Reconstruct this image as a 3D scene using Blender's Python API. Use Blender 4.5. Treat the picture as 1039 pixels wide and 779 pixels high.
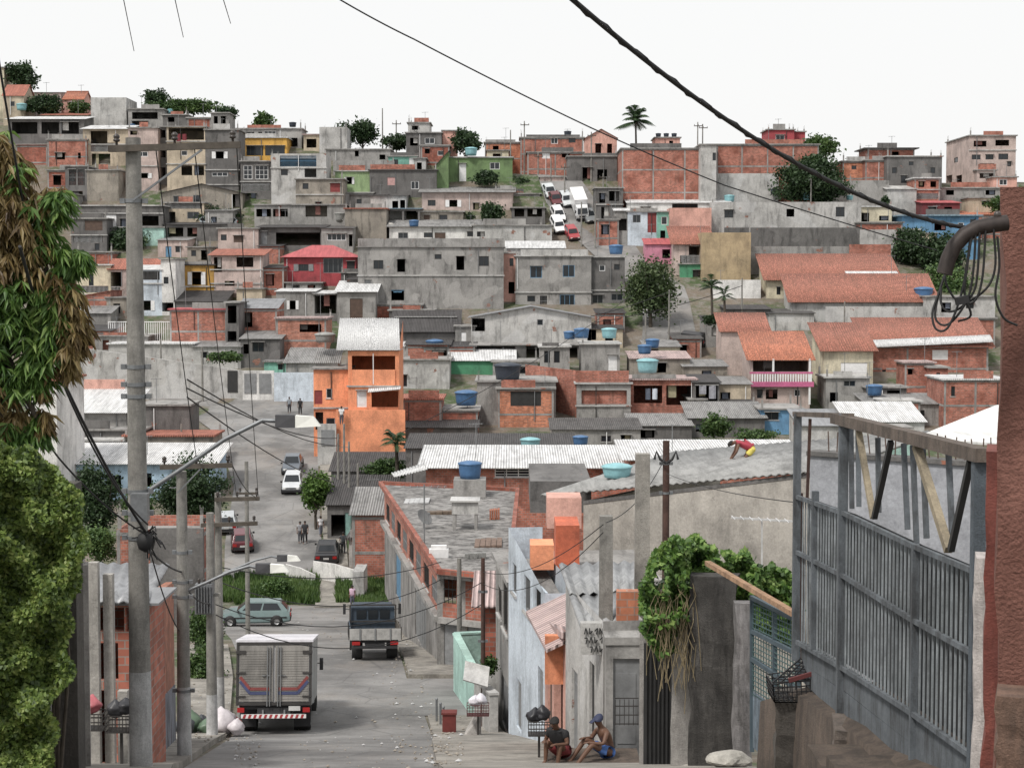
import bpy, bmesh, math, random
from mathutils import Vector, Matrix, noise
R = math.radians
PI = math.pi
rnd = random.Random(7)
for o in list(bpy.data.objects): bpy.data.objects.remove(o)
SC = bpy.context.scene
COL = SC.collection

# ------------------------------------------------------------------ camera
F = 1800.0; PW, PH = 1039.0, 779.0; HZ = 280.0
PITCH = math.atan((PH/2-HZ)/F)
cd = bpy.data.cameras.new('camera'); cam = bpy.data.objects.new('camera', cd); COL.objects.link(cam)
cd.sensor_width = 36; cd.lens = 36*F/PW; cd.clip_start = .3; cd.clip_end = 4000
cam.location = (0,0,0); cam.rotation_euler = (PI/2-PITCH, 0, 0)
SC.camera = cam
# ------------------------------------------------------------------ light
SUN_EL, SUN_AZ = R(54), R(-138)      # azimuth from +Y, clockwise: behind the camera on the left
wd = bpy.data.worlds.new('World'); SC.world = wd; wd.use_nodes = True
nt = wd.node_tree; nt.nodes.clear()
wo = nt.nodes.new('ShaderNodeOutputWorld'); bg = nt.nodes.new('ShaderNodeBackground')
sk = nt.nodes.new('ShaderNodeTexSky'); sk.sky_type = 'NISHITA'; sk.sun_disc = False
sk.sun_elevation = SUN_EL; sk.sun_rotation = SUN_AZ; sk.air_density = 1.6; sk.dust_density = 4
tc = nt.nodes.new('ShaderNodeTexCoord'); sx = nt.nodes.new('ShaderNodeSeparateXYZ')
nt.links.new(tc.outputs['Generated'], sx.inputs[0])
mr = nt.nodes.new('ShaderNodeMapRange'); mr.inputs[1].default_value = 0; mr.inputs[2].default_value = 1
mr.inputs[3].default_value = 10.3; mr.inputs[4].default_value = 10.3
nt.links.new(sx.outputs[2], mr.inputs[0])
cb = nt.nodes.new('ShaderNodeCombineColor')                       # thick bright cloud layer
for i in range(3): nt.links.new(mr.outputs[0], cb.inputs[i])
mx = nt.nodes.new('ShaderNodeMix'); mx.data_type = 'RGBA'; mx.inputs[0].default_value = .9
nt.links.new(sk.outputs[0], mx.inputs[6]); nt.links.new(cb.outputs[0], mx.inputs[7])
nt.links.new(mx.outputs[2], bg.inputs[0]); bg.inputs[1].default_value = .1
nt.links.new(bg.outputs[0], wo.inputs[0])
sd = bpy.data.lights.new('sun', 'SUN'); sd.energy = 3.0; sd.angle = R(10); sd.color = (1,.96,.9)
so = bpy.data.objects.new('sun', sd); COL.objects.link(so)
so.rotation_euler = (PI/2-SUN_EL, 0, PI-SUN_AZ)
sdir = Vector((math.sin(SUN_AZ)*math.cos(SUN_EL), math.cos(SUN_AZ)*math.cos(SUN_EL), math.sin(SUN_EL)))
so.rotation_euler = sdir.to_track_quat('Z', 'Y').to_euler(); so.location = sdir*100
SC.view_settings.view_transform = 'Standard'; SC.view_settings.look = 'None'
SC.view_settings.exposure = 0.0; SC.view_settings.gamma = 1
SC.view_settings.use_curve_mapping = False

# ------------------------------------------------------------------ pixels of the photograph -> points at a real distance
def ray(px, py):
    cx, cy = (px-PW/2)/F, (PH/2-py)/F
    return Vector((cx, math.cos(PITCH)+cy*math.sin(PITCH), -math.sin(PITCH)+cy*math.cos(PITCH)))
def at(px, py, d):
    r = ray(px, py); return r*(d/r.y)
PROF = [(-30,-.2),(-6,-1.0),(0,-1.7),(8,-3.4),(26,-7.45),(35,-9.86),(53,-13.9),(73,-15.9),(100,-19.7),(112,-20.9),(125,-21.2),(133,-20.2),
        (150,-17.9),(160,-16.2),(185,-13.4),(200,-10),(215,-6),(232,0),(247,5.5),(258,11.5),(272,19.6),(290,25),(312,29),(340,30)]
def lerp_tab(T, v):
    if v <= T[0][0]: return T[0][1]
    for (a, b), (c, e) in zip(T, T[1:]):
        if v <= c: return b+(e-b)*(v-a)/(c-a)
    return T[-1][1]
def DY(y):                                        # distance of the ground seen at image row y (far slope)
    T = [(60,330),(95,300),(120,285),(150,272),(200,258),(240,247),(280,232),(330,215),(370,200),(410,185),(460,160),(495,150),(553,133),(585,125),(616,112),(634,100),(669,73),(752,53)]
    return lerp_tab(T, y)
CAPX = [(-80,28.5),(-60,25.5),(-42,20.5),(-20,17.5),(0,15),(25,13.5)]
def Zt(x, y):
    cap = lerp_tab(CAPX, x)
    yy = y
    z = lerp_tab(PROF, yy)
    if y > 225:
        if z > cap: z = cap + (z-cap)*.12
        z -= max(0, y-330)*.12
        z = max(z, -40)
    return z

# ------------------------------------------------------------------ materials
def lin(c): c /= 255; return c/12.92 if c <= .04045 else ((c+.055)/1.055)**2.4
KA = 1.0
def C(r, g, b, k=None):
    k = k or KA; m_ = (r+g+b)/3; r, g, b = (m_+(v-m_)*.68 for v in (r, g, b)); return tuple(min(.85, lin(v)/k) for v in (r, g, b))
_m = {}
def newmat(n):
    m = bpy.data.materials.new(n); m.use_nodes = True; t = m.node_tree
    return m, t, t.nodes['Principled BSDF']
def N(t, k, **kw):
    n = t.nodes.new(k)
    for a, b in kw.items(): setattr(n, a, b)
    return n
def uvsrc(t, scale=(1,1,1), rand=True):
    u = N(t, 'ShaderNodeUVMap'); mp = N(t, 'ShaderNodeMapping'); mp.inputs['Scale'].default_value = scale
    if rand:
        oi = N(t, 'ShaderNodeObjectInfo'); ml = N(t, 'ShaderNodeMath', operation='MULTIPLY'); ml.inputs[1].default_value = 57
        t.links.new(oi.outputs['Random'], ml.inputs[0]); 
        cx = N(t, 'ShaderNodeCombineXYZ'); t.links.new(ml.outputs[0], cx.inputs[0]); t.links.new(ml.outputs[0], cx.inputs[1]); t.links.new(ml.outputs[0], cx.inputs[2])
        t.links.new(cx.outputs[0], mp.inputs['Location'])
    t.links.new(u.outputs[0], mp.inputs[0]); return mp.outputs[0]
def objsrc(t, scale=(1,1,1)):
    u = N(t, 'ShaderNodeTexCoord'); mp = N(t, 'ShaderNodeMapping'); mp.inputs['Scale'].default_value = scale
    t.links.new(u.outputs['Object'], mp.inputs[0]); return mp.outputs[0]
def nz(t, src, sc, det=5, rough=.6):
    n = N(t, 'ShaderNodeTexNoise'); n.inputs['Scale'].default_value = sc; n.inputs['Detail'].default_value = det; n.inputs['Roughness'].default_value = rough
    t.links.new(src, n.inputs['Vector']); return n.outputs['Fac']
def ramp(t, f, a, b, ca=(0,0,0,1), cb=(1,1,1,1)):
    r = N(t, 'ShaderNodeValToRGB'); r.color_ramp.elements[0].position = a; r.color_ramp.elements[1].position = b
    r.color_ramp.elements[0].color = ca; r.color_ramp.elements[1].color = cb
    t.links.new(f, r.inputs[0]); return r.outputs[0]
def mixc(t, f, a, b, mode='MIX'):
    m = N(t, 'ShaderNodeMix', data_type='RGBA', blend_type=mode)
    for s, v in ((0, f), (6, a), (7, b)):
        if isinstance(v, (int, float)): m.inputs[s].default_value = v
        elif isinstance(v, tuple): m.inputs[s].default_value = v if len(v) == 4 else v+(1,)
        else: t.links.new(v, m.inputs[s])
    return m.outputs[2]
def bump(t, p, f, st, dist=.05):
    b = N(t, 'ShaderNodeBump'); b.inputs['Strength'].default_value = st; b.inputs['Distance'].default_value = dist
    t.links.new(f, b.inputs['Height']); t.links.new(b.outputs[0], p.inputs['Normal'])
def plaster(col, stain=.75, key=None):
    k = ('pl', col, stain)
    if k in _m: return _m[k]
    m, t, p = newmat('plaster'); p.inputs['Roughness'].default_value = .93
    s = uvsrc(t); big = nz(t, s, .45, 6, .65); st = nz(t, uvsrc(t, (1.5,.32,1)), 1.0, 7, .72); fine = nz(t, s, 9, 4, .7)
    c = mixc(t, ramp(t, big, .42, .68), tuple(v*1.08 for v in col), tuple(v*.62+.012 for v in col))
    grime = ramp(t, st, .50, .72)
    c = mixc(t, mixc(t, 1.0-stain, grime, (0,0,0)), c, tuple(v*.22+.005 for v in col))
    if stain >= .85:                          # render fallen off here and there, bricks showing
        bk = N(t, 'ShaderNodeTexBrick'); t.links.new(uvsrc(t, rand=False), bk.inputs['Vector']); bk.inputs['Scale'].default_value = 1; bk.inputs['Brick Width'].default_value = .3; bk.inputs['Row Height'].default_value = .17; bk.inputs['Mortar Size'].default_value = .016
        bk.inputs['Color1'].default_value = (.36,.15,.10,1); bk.inputs['Color2'].default_value = (.2,.085,.06,1); bk.inputs['Mortar'].default_value = (.22,.2,.18,1)
        c = mixc(t, ramp(t, nz(t, s, .55, 7, .62), .655, .67), c, bk.outputs[0])
        c = mixc(t, mixc(t, .6, ramp(t, nz(t, s, .33, 3, .4), .58, .60), (0,0,0)), c, tuple(min(.6, v*1.5) for v in col))   # newer cement patch
    c = mixc(t, .5, c, ramp(t, fine, .25, .75, (.45,.45,.45,1), (1.3,1.3,1.3,1)), 'MULTIPLY')
    t.links.new(c, p.inputs['Base Color']); bump(t, p, fine, .5, .03)
    _m[k] = m; return m
def brickm(col=(.40,.142,.098), mortar=(.30,.26,.23), key=0):
    k = ('br', col, mortar)
    if k in _m: return _m[k]
    m, t, p = newmat('hollow_brick'); p.inputs['Roughness'].default_value = .95
    s = uvsrc(t, rand=False); b = N(t, 'ShaderNodeTexBrick'); t.links.new(s, b.inputs['Vector'])
    b.inputs['Scale'].default_value = 1; b.inputs['Brick Width'].default_value = .30; b.inputs['Row Height'].default_value = .16
    b.inputs['Mortar Size'].default_value = .014; b.inputs['Mortar Smooth'].default_value = .3; b.inputs['Bias'].default_value = -.1
    b.inputs['Color1'].default_value = tuple(v*1.25 for v in col)+(1,); b.inputs['Color2'].default_value = tuple(v*.62 for v in col)+(1,)
    b.inputs['Mortar'].default_value = mortar+(1,)
    s2 = uvsrc(t); big = nz(t, s2, .7, 6, .65); st = nz(t, uvsrc(t, (2.5,.3,1)), 1.1, 5, .7)
    c = mixc(t, ramp(t, big, .45, .68), b.outputs[0], tuple(v*.5 for v in col))
    c = mixc(t, mixc(t, .45, ramp(t, st, .5, .7), (0,0,0)), c, (.10,.07,.055))
    t.links.new(c, p.inputs['Base Color']); bump(t, p, b.outputs[1], -.6, .02)
    _m[k] = m; return m
def tilem(col=(.40,.165,.12), dirt=.7):
    k = ('ti', col)
    if k in _m: return _m[k]
    m, t, p = newmat('clay_tile'); p.inputs['Roughness'].default_value = .9
    s = uvsrc(t, rand=False); w = N(t, 'ShaderNodeTexBrick'); t.links.new(s, w.inputs['Vector'])
    w.offset = 0; w.inputs['Scale'].default_value = 1; w.inputs['Brick Width'].default_value = .26; w.inputs['Row Height'].default_value = .40
    w.inputs['Mortar Size'].default_value = .035; w.inputs['Mortar Smooth'].default_value = .5
    w.inputs['Color1'].default_value = tuple(v*1.3 for v in col)+(1,); w.inputs['Color2'].default_value = tuple(v*.6 for v in col)+(1,)
    w.inputs['Mortar'].default_value = tuple(v*.35 for v in col)+(1,)
    big = nz(t, uvsrc(t), .5, 6, .7); f2 = nz(t, uvsrc(t), 2.6, 4, .7)
    c = mixc(t, ramp(t, big, .45, .72), w.outputs[0], (.17,.085,.06))
    c = mixc(t, mixc(t, .5, ramp(t, f2, .55, .75), (0,0,0)), c, (.10,.07,.055))
    t.links.new(c, p.inputs['Base Color']); _m[k] = m; return m
def sheetm(col=(.5,.5,.5), stain=.8, rough=.8, metal=0.0, pitch=0):
    k = ('sh', col, stain, rough, metal, pitch)
    if k in _m: return _m[k]
    m, t, p = newmat('roof_sheet'); p.inputs['Roughness'].default_value = rough; p.inputs['Metallic'].default_value = metal
    s = uvsrc(t); a = nz(t, uvsrc(t, (3.5,.35,1)), .8, 6, .75); b = nz(t, s, .6, 6, .7)
    c = mixc(t, ramp(t, a, .42, .72), col, tuple(v*.5 for v in col))
    c = mixc(t, mixc(t, 1-stain, ramp(t, b, .5, .72), (0,0,0)), c, tuple(v*.32+.01 for v in col))
    if pitch:
        w = N(t, 'ShaderNodeTexWave'); w.bands_direction = 'X'; w.inputs['Scale'].default_value = .314159/pitch*1.0
        t.links.new(uvsrc(t, rand=False), w.inputs['Vector'])
        c = mixc(t, .55, c, ramp(t, w.outputs['Fac'], .1, .7, (.35,.35,.35,1), (1.1,1.1,1.1,1)), 'MULTIPLY')
        bump(t, p, w.outputs['Fac'], .9, .08)
    t.links.new(c, p.inputs['Base Color']); _m[k] = m; return m
def plain(col, rough=.6, metal=0.0, var=.35, sc=3, name='paint', coat=0):
    k = ('pn', col, rough, metal, var, sc, coat)
    if k in _m: return _m[k]
    m, t, p = newmat(name); p.inputs['Roughness'].default_value = rough; p.inputs['Metallic'].default_value = metal
    if coat: p.inputs['Coat Weight'].default_value = coat
    f = nz(t, objsrc(t), sc, 5, .7)
    c = mixc(t, ramp(t, f, .35, .7), tuple(min(.9, v*1.06) for v in col), tuple(v*(1-var) for v in col))
    t.links.new(c, p.inputs['Base Color']); _m[k] = m; return m
def concrete_near(col=(.27,.26,.25), dark=.12, sc=1.0, bumpst=.6):
    k = ('cn', col, dark, sc)
    if k in _m: return _m[k]
    m, t, p = newmat('weathered_concrete'); p.inputs['Roughness'].default_value = .95
    s = objsrc(t); big = nz(t, s, 1.1*sc, 8, .7); st = nz(t, objsrc(t, (3*sc,3*sc,.55*sc)), 1, 8, .72); fine = nz(t, s, 28*sc, 5, .75); mid = nz(t, s, 6*sc, 6, .75)
    c = mixc(t, ramp(t, big, .4, .66), tuple(v*1.15 for v in col), tuple(v*.6 for v in col))
    c = mixc(t, mixc(t, dark, (1,1,1), ramp(t, st, .45, .62, (1,1,1,1), (0,0,0,1))), (.028,.026,.025), c)
    c = mixc(t, .55, c, ramp(t, fine, .25, .75, (.5,.5,.5,1), (1.35,1.35,1.35,1)), 'MULTIPLY')
    c = mixc(t, mixc(t, .6, ramp(t, mid, .62, .66), (0,0,0)), c, tuple(v*.35 for v in col))
    t.links.new(c, p.inputs['Base Color'])
    ad = N(t, 'ShaderNodeMath', operation='ADD'); t.links.new(mid, ad.inputs[0]); t.links.new(fine, ad.inputs[1])
    bump(t, p, ad.outputs[0], bumpst, .03); _m[k] = m; return m
def glassm():
    if 'gl' in _m: return _m['gl']
    m, t, p = newmat('dark_glass'); p.inputs['Base Color'].default_value = (.018,.022,.026,1); p.inputs['Roughness'].default_value = .12
    _m['gl'] = m; return m
def leafm(cols, name='leaf', sc=.8, trans=.25):
    k = ('lf', tuple(cols), sc)
    if k in _m: return _m[k]
    m, t, p = newmat(name); p.inputs['Roughness'].default_value = .55
    g = N(t, 'ShaderNodeNewGeometry'); f = nz(t, objsrc(t), sc, 4, .6)
    ad = N(t, 'ShaderNodeMath', operation='MULTIPLY_ADD'); t.links.new(g.outputs['Random Per Island'], ad.inputs[0]); ad.inputs[1].default_value = .45
    sb = N(t, 'ShaderNodeMath', operation='SUBTRACT'); t.links.new(f, sb.inputs[0]); sb.inputs[1].default_value = .22
    ml = N(t, 'ShaderNodeMath', operation='MULTIPLY_ADD'); t.links.new(sb.outputs[0], ml.inputs[0]); ml.inputs[1].default_value = 1.15; ml.inputs[2].default_value = 0
    t.links.new(ml.outputs[0], ad.inputs[2])
    r = N(t, 'ShaderNodeValToRGB'); e = r.color_ramp.elements
    while len(e) < len(cols): e.new(.5)
    for i, c in enumerate(cols): e[i].position = .15+.7*i/(len(cols)-1); e[i].color = c+(1,)
    t.links.new(ad.outputs[0], r.inputs[0]); t.links.new(r.outputs[0], p.inputs['Base Color'])
    tr = N(t, 'ShaderNodeBsdfTranslucent'); t.links.new(r.outputs[0], tr.inputs[0])
    ms = N(t, 'ShaderNodeMixShader'); ms.inputs[0].default_value = trans
    t.links.new(p.outputs[0], ms.inputs[1]); t.links.new(tr.outputs[0], ms.inputs[2])
    t.links.new(ms.outputs[0], t.nodes['Material Output'].inputs[0]); _m[k] = m; return m

# ------------------------------------------------------------------ mesh builder
class MB:
    def __init__(s): s.v = []; s.f = []; s.sm = []; s.mi = []; s.cur = 0
    def add(s, vs, fs, smooth=False):
        n = len(s.v); s.v += [Vector(q) for q in vs]
        for f in fs: s.f.append(tuple(n+i for i in f)); s.sm.append(smooth); s.mi.append(s.cur)
        return s
    def quad(s, a, b, c, d): return s.add([a,b,c,d], [(0,1,2,3)])
    def box(s, x0, x1, y0, y1, z0, z1):
        return s.add([(x0,y0,z0),(x1,y0,z0),(x1,y1,z0),(x0,y1,z0),(x0,y0,z1),(x1,y0,z1),(x1,y1,z1),(x0,y1,z1)],
                     [(0,3,2,1),(4,5,6,7),(0,1,5,4),(1,2,6,5),(2,3,7,6),(3,0,4,7)])
    def hexa(s, lo, hi):                    # 4 bottom and 4 top corners
        return s.add(list(lo)+list(hi), [(0,3,2,1),(4,5,6,7),(0,1,5,4),(1,2,6,5),(2,3,7,6),(3,0,4,7)])
    def bar(s, a, b, w, h=None, up=(0,0,1)):
        a, b = Vector(a), Vector(b); h = h or w; d = (b-a)
        if d.length < 1e-6: return s
        d.normalize(); u = Vector(up)
        if abs(d.dot(u)) > .97: u = Vector((0,1,0))
        r = d.cross(u).normalized(); u = r.cross(d)
        P = lambda q, i, j: q+r*(i*w/2)+u*(j*h/2)
        return s.hexa([P(a,-1,-1),P(a,1,-1),P(b,1,-1),P(b,-1,-1)], [P(a,-1,1),P(a,1,1),P(b,1,1),P(b,-1,1)])
    def tube(s, pts, r, n=8, cap=True):
        pts = [Vector(p) for p in pts]; rs = r if isinstance(r, (list, tuple)) else [r]*len(pts)
        rings = []; pu = None
        for i, p in enumerate(pts):
            d = (pts[min(i+1, len(pts)-1)]-pts[max(i-1, 0)])
            if d.length < 1e-9: d = Vector((0,0,1))
            d.normalize()
            u = pu if pu is not None else (Vector((0,0,1)) if abs(d.z) < .9 else Vector((1,0,0)))
            u = (u-d*u.dot(d))
            if u.length < 1e-4: u = Vector((1,0,0))-d*d.x
            u.normalize(); pu = u; w = d.cross(u)
            rings.append([p+(u*math.cos(2*PI*k/n)+w*math.sin(2*PI*k/n))*rs[i] for k in range(n)])
        vs = [q for rg in rings for q in rg]; fs = []
        for i in range(len(rings)-1):
            for k in range(n): fs.append((i*n+k, i*n+(k+1)%n, (i+1)*n+(k+1)%n, (i+1)*n+k))
        s.add(vs, fs, True)
        if cap:
            s.add(rings[0], [tuple(range(n))[::-1]]); s.add(rings[-1], [tuple(range(n))])
        return s
    def lathe(s, c, prof, n=20, axis='Z', smooth=True):
        c = Vector(c); vs = []; fs = []
        for (r, z) in prof:
            for k in range(n):
                a = 2*PI*k/n; x, y = r*math.cos(a), r*math.sin(a)
                vs.append(c+(Vector((x,y,z)) if axis == 'Z' else Vector((z,x,y)) if axis == 'X' else Vector((x,z,y))))
        m = len(prof)
        for i in range(m-1):
            for k in range(n): fs.append((i*n+k, i*n+(k+1)%n, (i+1)*n+(k+1)%n, (i+1)*n+k))
        s.add(vs, fs, smooth)
        return s
    def build(s, name, mat, parent=None, origin=None, label=None):
        me = bpy.data.meshes.new(name)
        off = Vector(origin) if origin is not None else (Vector(parent['_o']) if parent is not None and '_o' in parent else Vector((0,0,0)))
        me.from_pydata([tuple(v-off) for v in s.v], [], s.f)
        uvl = me.uv_layers.new(name='UVMap')
        me.polygons.foreach_set('use_smooth', s.sm)
        V = s.v; uvs = []
        for p in me.polygons:
            n = p.normal; 
            if abs(n.z) > .93: tu, tv = Vector((1,0,0)), Vector((0,1,0))
            else:
                tu = Vector((-n.y, n.x, 0))
                if abs(n.z) > .2:          # sloped: u horizontal, v down the slope
                    tu.normalize(); tv = Vector(n).cross(tu)
                    if tv.z < 0: tv = -tv
                else:
                    if abs(tu.x) > abs(tu.y): tu = Vector((1,0,0)) if abs(tu.y) < .25*abs(tu.x) else tu.normalized()
                    else: tu = Vector((0,1,0)) if abs(tu.x) < .25*abs(tu.y) else tu.normalized()
                    tv = Vector((0,0,1))
            for vi in p.vertices:
                q = V[vi]; uvs += [q.dot(tu), q.dot(tv)]
        uvl.data.foreach_set('uv', uvs)
        ms = mat if isinstance(mat, (list, tuple)) else [mat]
        for m in ms: me.materials.append(m)
        if len(ms) > 1: me.polygons.foreach_set('material_index', s.mi)
        me.update()
        o = bpy.data.objects.new(name, me); COL.objects.link(o)
        if parent is not None: o.parent = parent
        elif origin is not None: o.location = off
        # parts of parts: keep the same frame as the thing
        if parent is not None and '_o' in parent: KEEP[o.name] = tuple(off)
        if label: o['label'] = label
        return o
KEEP = {}
class Part:                                     # lets a sub-part share the frame of its thing
    pass
def sub(mb, name, mat, part, root, label=None):
    o = mb.build(name, mat, None, None); o.data.transform(Matrix.Translation(-Vector(root['_o'])) if '_o' in root else Matrix()); o.parent = part
    if label: o['label'] = label
    return o
def tag(o, label, cat=None, group=None, kind=None):
    if label: o['label'] = label
    if cat: o['category'] = cat
    if group: o['group'] = group
    if kind: o['kind'] = kind
    return o
def empty(name, loc, label, cat, group=None):
    o = bpy.data.objects.new(name, None); COL.objects.link(o); o.location = loc; o['_o'] = tuple(loc); o.empty_display_size = .3
    return tag(o, label, cat, group)
def local_empty(name, label, cat, group=None):           # built at the origin, moved afterwards
    o = bpy.data.objects.new(name, None); COL.objects.link(o); o.empty_display_size = .3
    return tag(o, label, cat, group)
def copy_tree(o, parent=None, kids=None):
    c = o.copy(); COL.objects.link(c); c.parent = parent
    for ch in list(o.children): copy_tree(ch, c)
    return c
# ------------------------------------------------------------------ palette
P = dict(
 grey=C(150,147,143), dgrey=C(108,105,103), lgrey=C(182,180,176), taupe=C(150,140,126), beige=C(198,178,148), pinkb=C(196,170,160),
 cream=C(214,202,168), white=C(222,220,216), bluew=C(196,210,224), mustard=C(208,150,52), yellow=C(240,172,52), green=C(112,146,84),
 lgreen=C(146,178,116), teal=C(116,196,172), mint=C(164,214,200), salmon=C(226,158,138), red=C(190,58,66), orange=C(244,136,84,.8),
 dorange=C(222,92,52,.9), blue=C(84,146,196), lblue=C(160,196,224), tan=C(184,156,112), pink=C(214,120,150), dkred=C(130,40,44), bgreen=C(70,160,110),
 brown=C(92,66,52), black=(.02,.02,.02))
def mat(k):
    if not isinstance(k, str): return k
    if k == 'brick': return brickm()
    if k == 'dbrick': return brickm((.34,.105,.07), (.2,.17,.15))
    if k == 'obrick': return brickm((.54,.20,.11), (.34,.29,.25))
    if k == 'pbrick': return brickm((.46,.19,.13), (.34,.28,.25))
    if k == 'conc': return plaster(P['grey'], .9)
    if k == 'dconc': return plaster(P['dgrey'], .9)
    if k in P: return plaster(P[k], .85 if 'grey' in k or k in ('taupe','conc') else .55)
    raise KeyError(k)
SH = dict(w=sheetm(C(240,240,242), .45, pitch=.18), g=sheetm(C(160,158,156), .9, pitch=.18), d=sheetm(C(104,100,98), .9, pitch=.18),
          s=sheetm(C(150,152,156), .6, .5, .3), t=tilem(), to=tilem((.52,.20,.125)), td=tilem((.36,.11,.07)), r=sheetm(C(205,80,84), .5), c=plaster(P['grey'], 1.0), l=plaster(P['lgrey'], .95),
          o=sheetm(C(206,110,84), .7, pitch=.2), p=sheetm(C(214,180,175), .7, pitch=.18), b=sheetm(C(150,190,215), .6, pitch=.18), k=sheetm(C(84,80,80), .9, pitch=.18))
FRW = plain(C(225,225,225), .5, var=.15); FRG = plain(C(120,122,124), .5, var=.2); FRD = plain(C(60,56,54), .6)
DOORC = dict(w=FRW, b=plain(C(80,140,185), .5), n=plain(C(96,70,56), .7), g=plain(C(130,132,134), .6), r=plain(C(160,50,48), .6), k=plain((.03,.03,.03), .7), p=plain(C(208,150,145), .7), t=plain(C(120,170,160), .6))

def rect_wall(mb, A, B, z0, z1, holes, thick, inn):
    """vertical wall face A->B (plan points) with real rectangular holes and reveals going inwards"""
    L = (B-A).length
    if L < .01: return
    t = (B-A)/L
    hs = [(max(.02,u0), min(L-.02,u1), max(z0+.02,a), min(z1-.02,b)) for (u0,u1,a,b) in holes]
    hs = [h for h in hs if h[1]-h[0] > .05 and h[3]-h[2] > .05]
    us = sorted(set([0,L]+[h[0] for h in hs]+[h[1] for h in hs])); zs = sorted(set([z0,z1]+[h[2] for h in hs]+[h[3] for h in hs]))
    q = lambda u, z, k=0: Vector((A.x+t.x*u+inn.x*k, A.y+t.y*u+inn.y*k, z))
    for i in range(len(us)-1):
        if us[i+1]-us[i] < 1e-5: continue
        for j in range(len(zs)-1):
            if zs[j+1]-zs[j] < 1e-5: continue
            um, zm = (us[i]+us[i+1])/2, (zs[j]+zs[j+1])/2
            if any(h[0] < um < h[1] and h[2] < zm < h[3] for h in hs): continue
            mb.quad(q(us[i],zs[j]), q(us[i+1],zs[j]), q(us[i+1],zs[j+1]), q(us[i],zs[j+1]))
    for (u0,u1,a,b) in hs:
        mb.quad(q(u0,a),q(u1,a),q(u1,a,thick),q(u0,a,thick)); mb.quad(q(u0,b),q(u0,b,thick),q(u1,b,thick),q(u1,b))
        mb.quad(q(u0,a),q(u0,a,thick),q(u0,b,thick),q(u0,b)); mb.quad(q(u1,a),q(u1,b),q(u1,b,thick),q(u1,a,thick))
def plane_hit(px, py, A, t):
    """ray through a pixel meets the vertical plane through A with direction t -> (u, z)"""
    r = ray(px, py); den = r.x*t.y-r.y*t.x
    k = (A.x*t.y-A.y*t.x)/den
    p = r*k
    return (p.x-A.x)*t.x+(p.y-A.y)*t.y, p.z
HOUSES = []
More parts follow.
